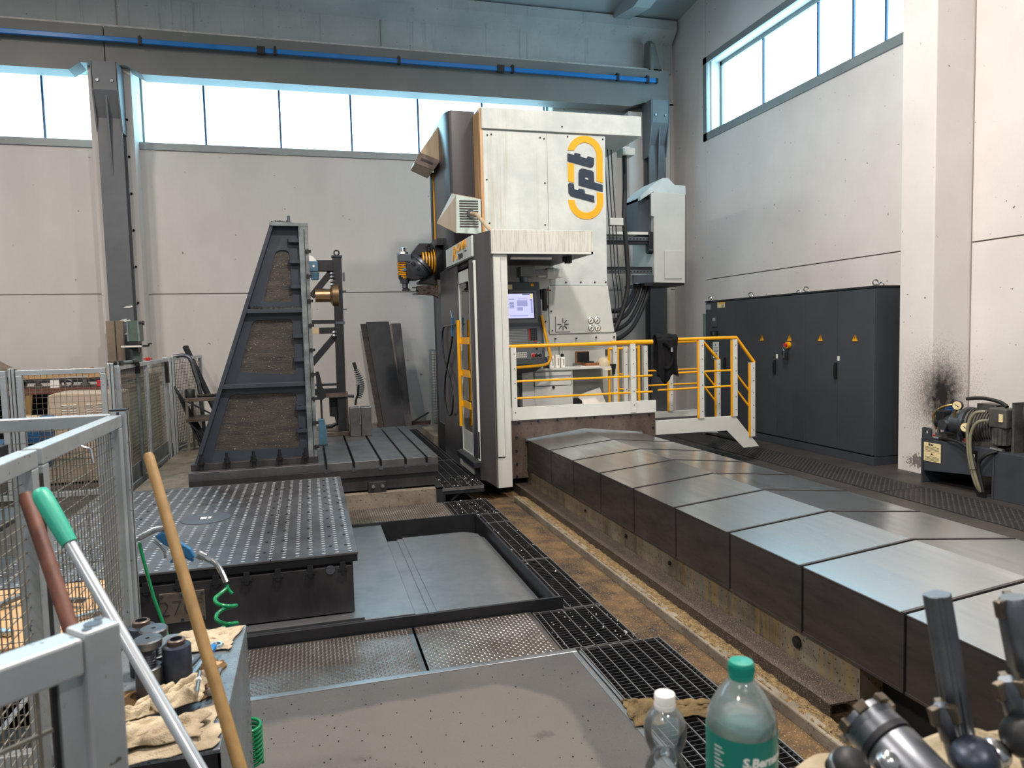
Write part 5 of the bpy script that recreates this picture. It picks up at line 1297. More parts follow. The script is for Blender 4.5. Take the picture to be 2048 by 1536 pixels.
def jfront(u, v):
    L1 = 0.43+0.03*math.sin(7*u)+0.17*max(0, 0.62-abs(u-0.45)*1.7)
    return (3.865+0.27*u+0.03*v*(0.5-u)+0.010*math.sin(4*v+3*u), 7.580+0.016*math.sin(15*u+2*v)*v+0.012*math.sin(29*u-5*v)*v-0.03*math.sin(PI*v)*math.sin(PI*u), 1.538-L1*v)
def jback(u, v): return (3.875+0.25*u, 7.684+0.014*math.sin(15*u+2*v)*v, 1.538-(0.35+0.05*math.sin(5*u))*v)
for nm, fn in (('shoulder', jf2), ('front', jfront), ('back', jback)):
    o = obj(nm, B().grid(fn, 22, 16), M['cloth_black'], jk, smooth=70)
    s_ = o.modifiers.new('thick', 'SOLIDIFY'); s_.thickness = 0.008; s_.offset = 0
obj('sleeve', B().tube(smooth_pts([(3.93, 7.54, 1.50), (4.02, 7.545, 1.42), (4.05, 7.555, 1.30), (4.00, 7.555, 1.20), (3.93, 7.555, 1.20)]), 0.022, 9), M['cloth_black'], jk, smooth=60)
obj('badge', B().box(4.005, 4.025, 7.50, 7.505, 1.38, 1.43), M['key'], jk)

# ================================================================ control cabinets on the right
ec = thing('electrical_cabinet', 'long anthracite electrical cabinet with six tall doors along the right wall', 'electrical cabinet', (6.5, 8.7, 0))
CY = [10.522, 9.936, 9.302, 8.684, 8.075, 7.473, 6.863]
obj('body', B().box(6.262, 6.855, CY[6], CY[0], 0.105, 2.055), M['cabinet'], ec, bev=0.003)
obj('plinth', B().box(6.245, 6.84, CY[6]+0.004, CY[0], 0.0, 0.100), M['cabinet'], ec, bev=0.003)
obj('roof', B().box(6.240, 6.86, CY[6]-0.006, CY[0]+0.006, 2.055, 2.078), M['iron_black'], ec)
for i in range(6):
    dd = obj('door', B().box(6.243, 6.264, CY[i+1]+0.004, CY[i]-0.004, 0.118, 2.045), M['cabinet'], ec, bev=0.004)
    if i in (2, 4) or i == 0:
        y = CY[i+1]
        if i == 0: y = CY[1]
        obj('handle', B().box(6.215, 6.243, y-0.004, y+0.022, 0.98, 1.18).box(6.20, 6.22, y-0.002, y+0.020, 1.00, 1.15), M['black'], dd, bev=0.005)
        if i: obj('tag', B().box(6.240, 6.243, y-0.045, y-0.008, 1.20, 1.26), M['paper'], dd)
    if i >= 2:
        yc = (8.999, 8.385, 7.773, 7.172)[i-2]
        tri = obj('warning_sign', B().prism([(yc-0.052, 1.44), (yc+0.052, 1.44), (yc, 1.535)], 'x', 6.239, 6.243), M['yellow'], dd, label='yellow triangle with a black lightning bolt')
        obj('border', B().plate([(yc-0.056, 1.437), (yc+0.056, 1.437), (yc, 1.541)], [[(yc-0.046, 1.444), (yc+0.046, 1.444), (yc, 1.526)]], 'x', 6.2375, 6.2395), M['ink'], tri)
        obj('bolt_mark', B().prism([(yc+0.002, 1.515), (yc-0.012, 1.480), (yc+0.002, 1.484), (yc-0.004, 1.452), (yc+0.012, 1.490), (yc-0.001, 1.487), (yc+0.010, 1.513)], 'x', 6.2372, 6.2392), M['ink'], tri)
eye = None
for i, (y, x) in enumerate(((CY[0]-0.04, 6.30), (CY[2]+0.05, 6.30), (CY[3]+0.25, 6.80), (CY[4]+0.05, 6.30), (CY[5]-0.1, 6.80), (CY[6]+0.06, 6.30))):
    obj('eye_bolt', B().ring((x, y, 2.118), (0.4, 1, 0) if i % 2 else (1, 0.35, 0), 0.030, 0.008, 16, 6).cyl((x, y, 2.076), (x, y, 2.092), 0.018, n=8), M['steel'], ec, smooth=50)
obj('lock_switch', B().cyl((6.20, 8.395, 1.385), (6.243, 8.395, 1.385), 0.045, n=16), M['yellow'], ec, smooth=40)
obj('switch_knob', B().cyl((6.17, 8.395, 1.385), (6.205, 8.395, 1.385), 0.026, n=12), M['red'], ec, smooth=40)
obj('padlock', B().ring((6.17, 8.40, 1.34), (1, 0, 0.2), 0.028, 0.006, 14, 5).box(6.155, 6.185, 8.395, 8.405, 1.22, 1.32), M['steel'], ec)
obj('key_fob', B().box(6.18, 6.20, 8.41, 8.47, 1.25, 1.31).box(6.18, 6.20, 8.355, 8.39, 1.18, 1.29), M['black'], ec, bev=0.004)
obj('meter', B().box(6.225, 6.243, 10.18, 10.30, 1.66, 1.82), M['grey_part'], ec, bev=0.003)
obj('meter_display', B().box(6.222, 6.226, 10.20, 10.28, 1.75, 1.80), M['key'], ec)
obj('main_switch', B().box(6.20, 6.243, 10.15, 10.33, 1.47, 1.60), M['black'], ec, bev=0.006)
obj('switch_lever', B().box(6.185, 6.205, 10.19, 10.21, 1.53, 1.58), M['steel'], ec)
pn = obj('notice', B().box(6.238, 6.243, 10.13, 10.30, 1.16, 1.42), M['paper'], ec, label='white printed notice')
q = B()
for k in range(4): q.box(6.2365, 6.2385, 10.16, 10.27, 1.33-0.022*k, 1.335-0.022*k)
q.prism([(10.20, 1.36), (10.235, 1.36), (10.217, 1.395)], 'x', 6.2365, 6.2385).box(6.2365, 6.2385, 10.18, 10.20, 1.22, 1.25).box(6.2365, 6.2385, 10.22, 10.24, 1.22, 1.25)
obj('print', q, M['ink'], pn)
yl = obj('rating_label', B().box(6.238, 6.243, 9.955, 10.16, 1.955, 2.04), M['cream_label'], ec, label='yellow and white rating label')
obj('label_band', B().box(6.2365, 6.239, 9.96, 10.12, 2.015, 2.036), M['yellow'], yl)
obj('label_print', B().box(6.2365, 6.239, 9.97, 10.04, 1.97, 2.0), M['key'], yl)
obj('maker_plate', B().box(6.238, 6.243, 10.37, 10.50, 1.94, 2.02), M['key'], ec)
ge = thing('clear_panel', 'greenish clear panel beside the far end of the electrical cabinet', 'clear panel', (6.4, 10.65, 0))
obj('sheet', B().box(6.28, 6.78, 10.66, 10.67, 0.1, 1.88), M['glass_green'], ge)
obj('foot', B().box(6.26, 6.80, 10.63, 10.70, 0, 0.10), M['grey_part'], ge)

# ================================================================ hydraulic unit
hu = thing('hydraulic_unit', 'anthracite hydraulic tank with motor, hoses and gauges by the sooty pillar', 'hydraulic unit', (6.4, 5.5, 0))
HX = 6.03
obj('tank', B().prism([(5.18, 0.20), (5.94, 0.13), (5.955, 0.458), (5.165, 0.458)], 'x', HX, 6.75), M['hydraulic'], hu, bev=0.004)
obj('end_plate', B().box(HX-0.004, 6.75, 5.150, 5.172, 0.0, 0.45), M['hydraulic'], hu, bev=0.003)
obj('end_plate', B().box(HX-0.004, 6.75, 5.955, 5.975, 0.0, 0.462), M['hydraulic'], hu, bev=0.003)
obj('lug', B().plate([(5.86, 0.45), (5.97, 0.45), (5.97, 0.565), (5.955, 0.575), (5.88, 0.575), (5.86, 0.56)], [[(5.915+0.02*math.cos(a), 0.53+0.02*math.sin(a)) for a in [2*PI*i/10 for i in range(10)]]], 'x', HX, HX+0.02), M['hydraulic'], hu)
for z0, z1 in ((0.335, 0.425), (0.235, 0.332)):
    nl = obj('notice', B().box(HX-0.004, HX, 5.735, 5.94, z0, z1), M['cream_label'], hu, label='cream warning sticker')
    q = B()
    for k in range(4): q.box(HX-0.0055, HX-0.0035, 5.755, 5.92, z0+0.012+0.012*k, z0+0.0145+0.012*k)
    q.prism([(5.825, z1-0.030), (5.855, z1-0.030), (5.84, z1-0.006)], 'x', HX-0.0055, HX-0.0035)
    if z0 > .3: q.cyl((HX-0.0055, 5.87, z1-0.017), (HX-0.0035, 5.87, z1-0.017), 0.013, n=10)
    obj('print', q, M['ink'], nl)
lg = obj('level_glass', B().box(HX-0.02, HX, 5.325, 5.36, 0.16, 0.42), M['black'], hu, bev=0.004)
obj('oil_column', B().box(HX-0.024, HX-0.019, 5.335, 5.35, 0.19, 0.34), M['red'], lg)
obj('air_column', B().box(HX-0.024, HX-0.019, 5.335, 5.35, 0.345, 0.39), M['paper'], lg)
AXM = Vector((0.22, -1, 0)).normalized()
MO = Vector((6.13, 5.765, 0.64))
obj('motor', B().lathe([(0.150, 0.245), (0.152, 0.25), (0.152, 0.56), (0.11, 0.60), (0.0001, 0.60)], MO, AXM, 28), M['motor'], hu, smooth=35)
obj('motor_flange', B().lathe([(0.10, 0.195), (0.172, 0.200), (0.175, 0.206), (0.175, 0.236), (0.160, 0.246)], MO, AXM, 32), M['steel_dark'], hu, smooth=35)
obj('bell_housing', B().lathe([(0.085, 0.06), (0.100, 0.065), (0.108, 0.09), (0.108, 0.16), (0.125, 0.20)], MO, AXM, 28), M['steel_dark'], hu, smooth=35)
mf = B()
for k in range(11): mf.lathe([(0.150, 0), (0.170, 0.0), (0.170, 0.008), (0.150, 0.008)], MO+AXM*(0.27+0.025*k), AXM, 24)
obj('motor_fins', mf, M['motor'], hu, kind='stuff')
obj('motor_foot', B().box(6.12, 6.32, 5.20, 5.50, 0.455, 0.53), M['motor'], hu, bev=0.006)
obj('terminal_box', B().box(6.15, 6.30, 5.25, 5.45, 0.78, 0.86), M['motor'], hu, bev=0.006)
obj('pump', B().lathe([(0.045, -0.10), (0.060, -0.095), (0.060, -0.05), (0.07, -0.04), (0.078, 0.0), (0.078, 0.06)], MO, AXM, 20), M['iron_black'], hu, smooth=35)
obj('pump_block', B().box(6.06, 6.17, 5.74, 5.84, 0.62, 0.76), M['iron_black'], hu, bev=0.01)
obj('pump_head', B().cyl((6.02, 5.72, 0.625), (6.08, 5.72, 0.625), 0.052, n=18), M['steel_dark'], hu, smooth=35)
obj('pump_support', B().cyl((6.11, 5.60, 0.455), (6.11, 5.60, 0.60), 0.022, n=10), M['steel_dark'], hu)
obj('filter', B().cyl((6.26, 5.86, 0.46), (6.26, 5.86, 0.76), 0.045, n=14).cyl((6.26, 5.86, 0.76), (6.26, 5.86, 0.80), 0.03, n=14), mat('filter_blue', rgb(26, 70, 118), rough=0.45), hu, bev=0.006)
obj('valve_block', B().box(6.08, 6.28, 5.72, 5.86, 0.46, 0.53), M['motor'], hu, bev=0.006)
obj('filler_cap', B().lathe([(0.035, 0), (0.045, 0.01), (0.045, 0.035), (0.02, 0.045), (0.0001, 0.045)], (6.16, 5.90, 0.46), n=16), M['red'], hu, smooth=35)
def gauge(x, y, z, d):
    g = obj('pressure_gauge', B().lathe([(0.046, -0.03), (0.048, 0.0), (0.040, 0.004)], (x, y, z), d, 22), M['black'], hu, smooth=35)
    dv = Vector(d).normalized()
    c = Vector((x, y, z))+dv*0.005
    obj('dial', B().lathe([(0.041, 0), (0.041, 0.002)], c, d, 22), M['cream_label'], g)
    u = Vector((0, 0, 1)); w_ = dv.cross(u).normalized()
    obj('needle', B().bar(c+dv*0.004-w_*0.02-u*0.014, c+dv*0.004+w_*0.016+u*0.010, 0.004, 0.004), M['ink'], g)
gauge(6.05, 5.575, 0.83, (-1, -0.35, 0))
gauge(6.00, 5.435, 0.635, (-1, -0.35, 0.1))
obj('gauge_pipe', B().tube([(6.07, 5.59, 0.79), (6.07, 5.62, 0.76), (6.08, 5.64, 0.70)], 0.012, 7).tube([(6.03, 5.44, 0.59), (6.04, 5.45, 0.51), (6.06, 5.46, 0.46)], 0.012, 7), M['brass'], hu)
obj('red_valve', B().box(6.02, 6.05, 5.43, 5.47, 0.49, 0.525), mat('dull_red', rgb(140, 36, 32), rough=0.5), hu, bev=0.004)
obj('chrome_fittings', B().cyl((6.03, 5.52, 0.70), (6.10, 5.52, 0.70), 0.028, n=8).cyl((6.04, 5.545, 0.66), (6.04, 5.47, 0.65), 0.018, n=8).cyl((6.07, 5.80, 0.62), (6.07, 5.80, 0.54), 0.014, n=8).cyl((6.06, 5.90, 0.475), (6.06, 5.78, 0.478), 0.016, n=8).cyl((6.05, 5.20, 0.462), (6.05, 5.08, 0.455), 0.022, n=8).cyl((6.08, 5.56, 0.82), (6.08, 5.56, 0.72), 0.012, n=8), M['steel'], hu, smooth=40)
m2 = obj('vertical_pump', B().box(6.05, 6.22, 5.06, 5.24, 0.66, 0.84), M['motor'], hu, bev=0.012)
obj('finned_body', B().cyl((6.13, 5.15, 0.50), (6.13, 5.15, 0.66), 0.075, n=20), M['motor'], m2, smooth=40)
q = B()
for k in range(14):
    a = 2*PI*k/14
    q.bar((6.13+0.08*math.cos(a), 5.15+0.08*math.sin(a), 0.51), (6.13+0.08*math.cos(a), 5.15+0.08*math.sin(a), 0.655), 0.006, 0.02)
obj('fins', q, M['motor'], m2, kind='stuff')
obj('pump_label', B().box(6.045, 6.05, 5.09, 5.13, 0.72, 0.79), M['cream_label'], m2)
obj('side_plate', B().box(6.10, 6.75, 5.02, 5.045, 0.44, 0.90), M['motor'], hu)
obj('fan_cowl', B().cyl((6.35, 5.02, 0.80), (6.35, 4.70, 0.80), 0.16, n=24).box(6.2, 6.5, 4.7, 5.0, 0.45, 0.66), M['motor'], hu, smooth=35)
obj('tank_rear', B().box(6.03, 6.75, 4.2, 5.15, 0.0, 0.44), M['hydraulic'], hu, bev=0.004)
def hh_(pts, r, m): obj('hose', B().tube(smooth_pts(pts), r, 9), M[m], hu, smooth=60)
hh_([(6.04, 5.26, 0.80), (5.99, 5.33, 0.78), (5.96, 5.37, 0.66), (5.95, 5.36, 0.48), (5.95, 5.33, 0.30), (5.95, 5.27, 0.13), (5.97, 5.24, 0.06)], 0.015, 'hose_grey')
hh_([(6.04, 5.24, 0.72), (5.98, 5.29, 0.70), (5.955, 5.33, 0.60), (5.945, 5.33, 0.46), (5.945, 5.30, 0.30), (5.945, 5.24, 0.13), (5.96, 5.22, 0.06)], 0.015, 'hose_grey')
hh_([(6.10, 5.80, 0.47), (6.02, 5.65, 0.49), (5.99, 5.48, 0.48), (5.975, 5.36, 0.42), (5.965, 5.27, 0.26), (5.965, 5.22, 0.10)], 0.014, 'rubber')
hh_([(6.03, 5.12, 0.45), (5.98, 5.20, 0.40), (5.97, 5.26, 0.30), (5.965, 5.20, 0.06)], 0.016, 'rubber')
hh_([(6.08, 5.50, 0.90), (6.12, 5.36, 0.915), (6.14, 5.20, 0.89), (6.13, 5.12, 0.85)], 0.018, 'rubber')
hh_([(6.10, 5.86, 0.56), (6.08, 5.88, 0.70), (6.10, 5.80, 0.79), (6.16, 5.72, 0.82)], 0.011, 'brass')
obj('hose_tie', B().ring((5.945, 5.29, 0.26), (0, 0.25, 1), 0.028, 0.004, 12, 5), M['black'], hu)
# ================================================================ fences on the left
def mesh_wires(b, o, u, w, h, pu, pv, r, z0):
    """square wire mesh in the vertical plane through o along u"""
    o = Vector(o); u = Vector(u).normalized()
    nu = int(w/pu); nv = int(h/pv)
    for i in range(1, nu+1):
        p = o+u*(w*i/(nu+1))
        b.bar((p.x, p.y, z0), (p.x, p.y, z0+h), r, r, u)
    n = Vector((-u.y, u.x, 0))*r
    for j in range(1, nv+1):
        z = z0+h*j/(nv+1)
        p = o+n; q = o+u*w+n
        b.bar((p.x, p.y, z), (q.x, q.y, z), r, r)
def fence_panel(t, p, q, z0, z1, s, pu, pv, r, stiles=()):
    """aluminium frame with wire mesh between two points on the floor plan"""
    p = Vector((p[0], p[1], 0)); q = Vector((q[0], q[1], 0))
    u = (q-p).normalized(); L_ = (q-p).length
    def at(k, z): v = p+u*k; return (v.x, v.y, z)
    obj('top_rail', B().bar(at(0, z1-s/2), at(L_, z1-s/2), s, s), M['alu'], t, bev=0.003)
    obj('bottom_rail', B().bar(at(0, z0+s/2), at(L_, z0+s/2), s, s), M['alu'], t, bev=0.003)
    for k in (s/2, L_-s/2)+tuple(stiles):
        obj('stile', B().bar(at(k, z0+s+0.001), at(k, z1-s-0.001), s, s, u), M['alu'], t, bev=0.003)
    b = B(); mesh_wires(b, at(s, 0), u, L_-2*s, z1-z0-2*s, pu, pv, r, z0+s)
    obj('wire_mesh', b, M['wire'], t, kind='stuff')
def fence_post(t, x, y, z, s, cap=True):
    o = obj('post', B().box(x-s/2, x+s/2, y-s/2, y+s/2, 0.0, z), M['alu'], t, bev=0.003)
    g = B()
    for dx, dy in ((-1, 0), (1, 0), (0, -1), (0, 1)):
        if dx: g.box(x+dx*s/2-0.0015, x+dx*s/2+0.0015, y-0.004, y+0.004, 0.02, z-0.004)
        else: g.box(x-0.004, x+0.004, y+dy*s/2-0.0015, y+dy*s/2+0.0015, 0.02, z-0.004)
    obj('groove', g, M['ink'], o)
    if cap: obj('cap', B().box(x-s/2-0.002, x+s/2+0.002, y-s/2-0.002, y+s/2+0.002, z, z+0.005), M['black'], o)
    return o

fa_ = thing('mesh_fence', 'pale aluminium mesh fence running towards the camera beside the tool bench', 'fence', (-0.65, 2.0, 0), 'aluminium mesh fences')
fence_post(fa_, -0.645, 2.80, 1.405, 0.048)
fence_panel(fa_, (-0.652, 1.985), (-0.652, 2.765), 0.14, 1.392, 0.042, 0.030, 0.033, 0.0022)
fence_panel(fa_, (-0.652, 0.6), (-0.652, 1.955), 0.14, 1.392, 0.042, 0.030, 0.033, 0.0022)
obj('panel_clamp', B().box(-0.672, -0.632, 1.955, 1.985, 0.3, 1.33), M['black'], fa_)
obj('hinge_knob', B().lathe([(0.020, 0), (0.020, 0.006), (0.012, 0.012), (0.012, 0.02), (0.0001, 0.022)], (-0.665, 2.775, 1.372), (0, -1, 0), 18), M['steel'], fa_, smooth=40)
obj('hook', B().tube([(-0.632, 2.30, 1.35), (-0.61, 2.30, 1.34), (-0.605, 2.30, 1.30)], 0.004, 6), M['steel'], fa_, smooth=60)
fb_ = thing('mesh_fence', 'aluminium mesh fence crossing to the left behind the near fence post', 'fence', (-1.4, 2.9, 0), 'aluminium mesh fences')
fence_panel(fb_, (-2.3, 2.895), (-0.70, 2.895), 0.14, 1.385, 0.045, 0.045, 0.045, 0.0024)
fc_ = thing('mesh_fence', 'far aluminium mesh fence in front of the beige cabinet and blue bins', 'fence', (-2.6, 8.0, 0), 'aluminium mesh fences')
fence_post(fc_, -1.90, 8.02, 1.44, 0.05, False); fence_post(fc_, -2.76, 8.02, 1.42, 0.05, False)
fence_panel(fc_, (-2.715, 8.0), (-1.94, 8.0), 0.14, 1.40, 0.05, 0.056, 0.056, 0.0032)
fence_panel(fc_, (-3.7, 8.0), (-2.80, 8.0), 0.14, 1.40, 0.05, 0.056, 0.056, 0.0032)
obj('door_latch', B().box(-1.93, -1.88, 7.97, 8.02, 0.88, 0.95), M['black'], fc_, bev=0.004)
fd_ = thing('mesh_fence', 'long aluminium mesh fence with grey tube handle along the left walkway', 'fence', (-1.86, 9.5, 0), 'aluminium mesh fences')
fence_panel(fd_, (-1.86, 8.08), (-1.86, 10.55), 0.10, 1.415, 0.045, 0.042, 0.042, 0.004, (1.35,))
fence_post(fd_, -1.86, 10.62, 1.43, 0.06, False); fence_post(fd_, -1.83, 10.95, 1.43, 0.06, False)
fence_panel(fd_, (-1.86, 11.0), (-1.62, 12.2), 0.10, 1.42, 0.045, 0.06, 0.045, 0.006)
obj('handle_tube', B().tube([(-1.86, 8.10, 1.435), (-1.835, 8.70, 1.435), (-1.83, 8.80, 1.43), (-1.83, 8.84, 1.39), (-1.83, 8.85, 1.2), (-1.83, 8.86, 0.05)], 0.021, 8), M['tower_edge'], fd_, smooth=60, label='grey tube handle with black elbows')
obj('elbow', B().tube([(-1.836, 8.62, 1.435), (-1.83, 8.80, 1.435), (-1.83, 8.845, 1.40), (-1.83, 8.85, 1.30)], 0.028, 8), M['black'], fd_, smooth=60)
obj('elbow', B().box(-1.89, -1.83, 8.10, 8.25, 1.41, 1.46), M['black'], fd_, bev=0.004)
obj('kick_plate', B().box(-1.868, -1.852, 8.13, 10.50, 0.145, 0.32), M['tower_edge'], fd_)
obj('hanging_switch', B().box(-1.83, -1.79, 10.42, 10.50, 1.10, 1.38), M['black'], fd_, bev=0.005)
fe_ = thing('mesh_fence', 'small mesh fence piece behind the machine by the leaning plates', 'fence', (1.9, 11.5, 0.14), 'aluminium mesh fences')
for x_ in (1.875, 2.28): obj('foot', B().box(x_-0.02, x_+0.02, 11.48, 11.57, 0.141, 0.225), M['alu'], fe_)
fence_panel(fe_, (1.855, 11.5), (2.3, 11.55), 0.22, 1.42, 0.04, 0.05, 0.045, 0.007)
# near fence at the lower left, standing open at an angle
ff_ = thing('mesh_fence', 'thick blurred aluminium fence corner at the lower left edge nearest the camera', 'fence', (-0.29, 1.03, 0), 'aluminium mesh fences')
U = Vector((-0.73, -0.68, 0)).normalized(); NN = Vector((-U.y, U.x, 0))
pc = Vector((-0.279, 1.012, 0))
def fat(k, z, n=0.0): v = pc+U*k+NN*n; return (v.x, v.y, z)
po_ = obj('post', B().bar(fat(0, 0), fat(0, 1.284), 0.046, 0.046, U), M['alu'], ff_, bev=0.004)
obj('core_hole', B().cyl(fat(0, 1.2842), fat(0, 1.2852), 0.011, n=12).cyl(fat(0.014, 1.2842, 0.012), fat(0.014, 1.2852, 0.012), 0.006, n=8).cyl(fat(-0.014, 1.2842, -0.012), fat(-0.014, 1.2852, -0.012), 0.006, n=8), M['steel_dark'], po_)
obj('top_rail', B().bar(fat(0.024, 1.256), fat(0.9, 1.256), 0.046, 0.046), M['alu'], ff_, bev=0.004)
obj('inner_stile', B().bar(fat(0.034, 0.1), fat(0.034, 1.232), 0.018, 0.03, U), M['alu'], ff_)
obj('stile_gap', B().bar(fat(0.0455, 0.1), fat(0.0455, 1.232), 0.006, 0.02, U), M['black'], ff_)
nb = B()
for k in range(14): nb.bar(fat(0.03, 1.172-0.060*k), fat(0.9, 1.172-0.060*k), 0.0045, 0.0045)
for k in range(14): nb.bar(fat(0.07+0.06*k, 0.1), fat(0.07+0.06*k, 1.23), 0.0035, 0.0035, U)
obj('wire_mesh', nb, M['wire'], ff_, kind='stuff')

# ================================================================ long handled tools
def stick(name, lab, cat, p, q, r0, r1, m):
    p = Vector(p); q = Vector(q)
    d = (q-p)
    e = p+d*((p.z-0.015)/(p.z-q.z))
    t = thing(name, lab, cat, (e.x, e.y, 0))
    dn = (p-e).normalized()
    obj('handle', B().lathe([(r1, 0.0), (r0, (p-e).length-0.012), (r0*0.75, (p-e).length-0.003), (0.0001, (p-e).length)], e, dn, 18), M[m], t, smooth=50)
    return t, e, dn, (p-e).length
stick('wooden_handle', 'pale wooden tool handle leaning over the rag-covered bench', 'tool handle', (-0.395, 1.965, 1.367), (-0.185, 1.65, 0.697), 0.0125, 0.0165, 'wood')
stick('wooden_handle', 'dark red-brown wooden tool handle behind the near fence post', 'tool handle', (-0.616, 1.814, 1.316), (-0.398, 1.55, 0.79), 0.0150, 0.0165, 'wood_red')
t, e, dn, ln = stick('broom_pole', 'aluminium pole with turquoise grip leaning on the near fence', 'broom', (-0.548, 1.690, 1.34), (-0.228, 1.41, 0.846), 0.0115, 0.0125, 'pole')
obj('grip', B().lathe([(0.0150, ln-0.135), (0.0170, ln-0.10), (0.0182, ln-0.05), (0.0180, ln-0.016), (0.0150, ln-0.003), (0.010, ln+0.001), (0.0001, ln+0.0012)], e, dn, 20), M['green_grip'], t, smooth=45)
obj('hang_hole', B().lathe([(0.0075, ln+0.0012), (0.0075, ln+0.002), (0.0045, ln+0.002)], e, dn, 14), M['ink'], t)

# ================================================================ tool bench with rags
BX0, BX1, BY0, BY1, BZ = -0.62, -0.248, 1.83, 2.625, 0.65
tb = thing('tool_bench', 'small grey sheet metal bench covered with rags and tools', 'bench', (-0.43, 2.2, 0))
obj('top', B().box(BX0, BX1, BY0, BY1, BZ-0.012, BZ), M['bench'], tb, bev=0.003)
obj('side', B().box(BX1-0.006, BX1, BY0, BY1, 0.0, BZ-0.012), M['bench'], tb)
obj('front', B().box(BX0, BX1, BY0, BY0+0.006, 0.0, BZ-0.012), M['iron_black'], tb)
obj('rear', B().box(BX0, BX1, BY1-0.006, BY1, 0.0, BZ-0.012), M['bench'], tb)
rv = B()
for k in range(16):
    rv.cyl((BX1-0.001, 2.52, 0.60-0.035*k), (BX1+0.0015, 2.52, 0.60-0.035*k), 0.004, n=6).cyl((BX1-0.001, 2.57, 0.60-0.035*k), (BX1+0.0015, 2.57, 0.60-0.035*k), 0.004, n=6)
obj('rivets', rv, M['steel_dark'], tb, kind='stuff')
obj('side_tray', B().box(-0.66, -0.56, 2.05, 2.25, 0.70, 0.704), M['steel_dark'], tb)
obj('door_pull', B().lathe([(0.012, 0), (0.02, 0.02), (0.016, 0.03), (0.0001, 0.032)], (-0.36, BY0, 0.60), (0, -1, 0), 12), M['steel_dark'], tb, smooth=40)

def cloth(name, lab, pts, zb, amp, m, seed, cat='rag', fold=1.0, grp='rags on the bench', nu=46, nv=42, hem=None):
    """crumpled cloth over four plan corners (order around), lying on zb"""
    A, Bc, Cc, D = [Vector((p[0], p[1], 0)) for p in pts]
    size = ((Bc-A).length+(D-A).length)/2
    def f(u, v):
        wu = u+0.05*noise.noise(Vector((4*u, 4*v, seed)))
        wv = v+0.05*noise.noise(Vector((4*u, 4*v, seed+9.0)))
        p = A*(1-wu)*(1-wv)+Bc*wu*(1-wv)+Cc*wu*wv+D*(1-wu)*wv
        q = Vector((u*2.6*fold, v*2.6*fold, seed*1.7))
        big = 1-(abs(noise.noise(q))**2+0.012)**0.5*2.2
        q2 = Vector((u*5.5*fold+seed, v*4.5*fold, seed*0.9))
        fine = 1-(abs(noise.noise(q2))**2+0.02)**0.5*2.4
        tiny = noise.noise(Vector((u*16, v*16, seed)))
        e = min(1, 7*min(u, 1-u, v, 1-v)+0.12)
        h = max(0, 0.55*big+0.38*fine+0.10*tiny)
        edge = 0.022*noise.noise(Vector((6*u+seed, 6*v, 3.3)))*(size/0.2)
        return (p.x+edge+0.010*fine, p.y+edge*0.8-0.008*big, zb+0.004+amp*0.80*h*e)
    o = obj(name, B().grid(f, nu, nv), M[m], None, smooth=75)
    s_ = o.modifiers.new('thick', 'SOLIDIFY'); s_.thickness = 0.003; s_.offset = 1
    sub = o.modifiers.new('smooth', 'SUBSURF'); sub.levels = 1; sub.render_levels = 1
    tag(o, lab, cat, grp)
    return o
cloth('rag', 'pale stitched rag spread on the far end of the tool bench', ((-0.475, 2.44), (-0.285, 2.42), (-0.255, 2.605), (-0.46, 2.61)), BZ, 0.030, 'rag', 3, fold=.8)
cloth('rag', 'brown oily rag at the left of the bench behind the fence post', ((-0.61, 1.98), (-0.47, 1.96), (-0.44, 2.16), (-0.57, 2.24)), BZ, 0.040, 'rag_brown', 11)
cloth('rag', 'crumpled pale rag bunched in the middle of the bench front', ((-0.52, 1.96), (-0.325, 2.02), (-0.315, 2.17), (-0.45, 2.08)), BZ+0.03, 0.075, 'rag', 7, fold=.9)
cloth('rag', 'folded cream rag with ragged edge at the bench front', ((-0.555, 1.835), (-0.30, 1.86), (-0.295, 1.985), (-0.50, 1.98)), BZ+0.02, 0.045, 'rag', 21, fold=.7)
cloth('rag', 'flat cream rag lying under the others at the right bench front', ((-0.58, 1.80), (-0.262, 1.835), (-0.262, 2.06), (-0.54, 1.97)), BZ, 0.025, 'rag', 5, fold=.6)
cloth('rag', 'brown rag piece under the wrenches on the bench', ((-0.40, 2.10), (-0.30, 2.10), (-0.29, 2.33), (-0.36, 2.36)), BZ, 0.022, 'rag_brown', 13)

def sleeve(lab, x, y, h, r, grp):
    t = thing('steel_sleeve', lab, 'steel sleeve', (x, y, BZ), grp)
    obj('body', B().lathe([(r, 0), (r, h-0.012), (r*0.97, h-0.010), (r*0.62, h-0.006), (r*0.62, h+0.006), (r*0.54, h+0.008), (r*0.42, h+0.008), (r*0.42, h-0.05), (0.0001, h-0.05)], (x, y, BZ), n=30), M['blued'], t, smooth=35)
    obj('collar', B().lathe([(r*0.64, h-0.007), (r*0.64, h+0.006), (r*0.55, h+0.0085), (r*0.43, h+0.0085), (r*0.43, h-0.045)], (x, y, BZ), n=24), M['apron'], t, smooth=35)
sleeve('blued steel sleeve with collar standing nearest the middle of the bench', -0.392, 2.165, 0.150, 0.038, 'blued steel sleeves on the bench')
sleeve('blued steel sleeve with collar at the far left, behind the capped screws', -0.515, 2.335, 0.155, 0.038, 'blued steel sleeves on the bench')
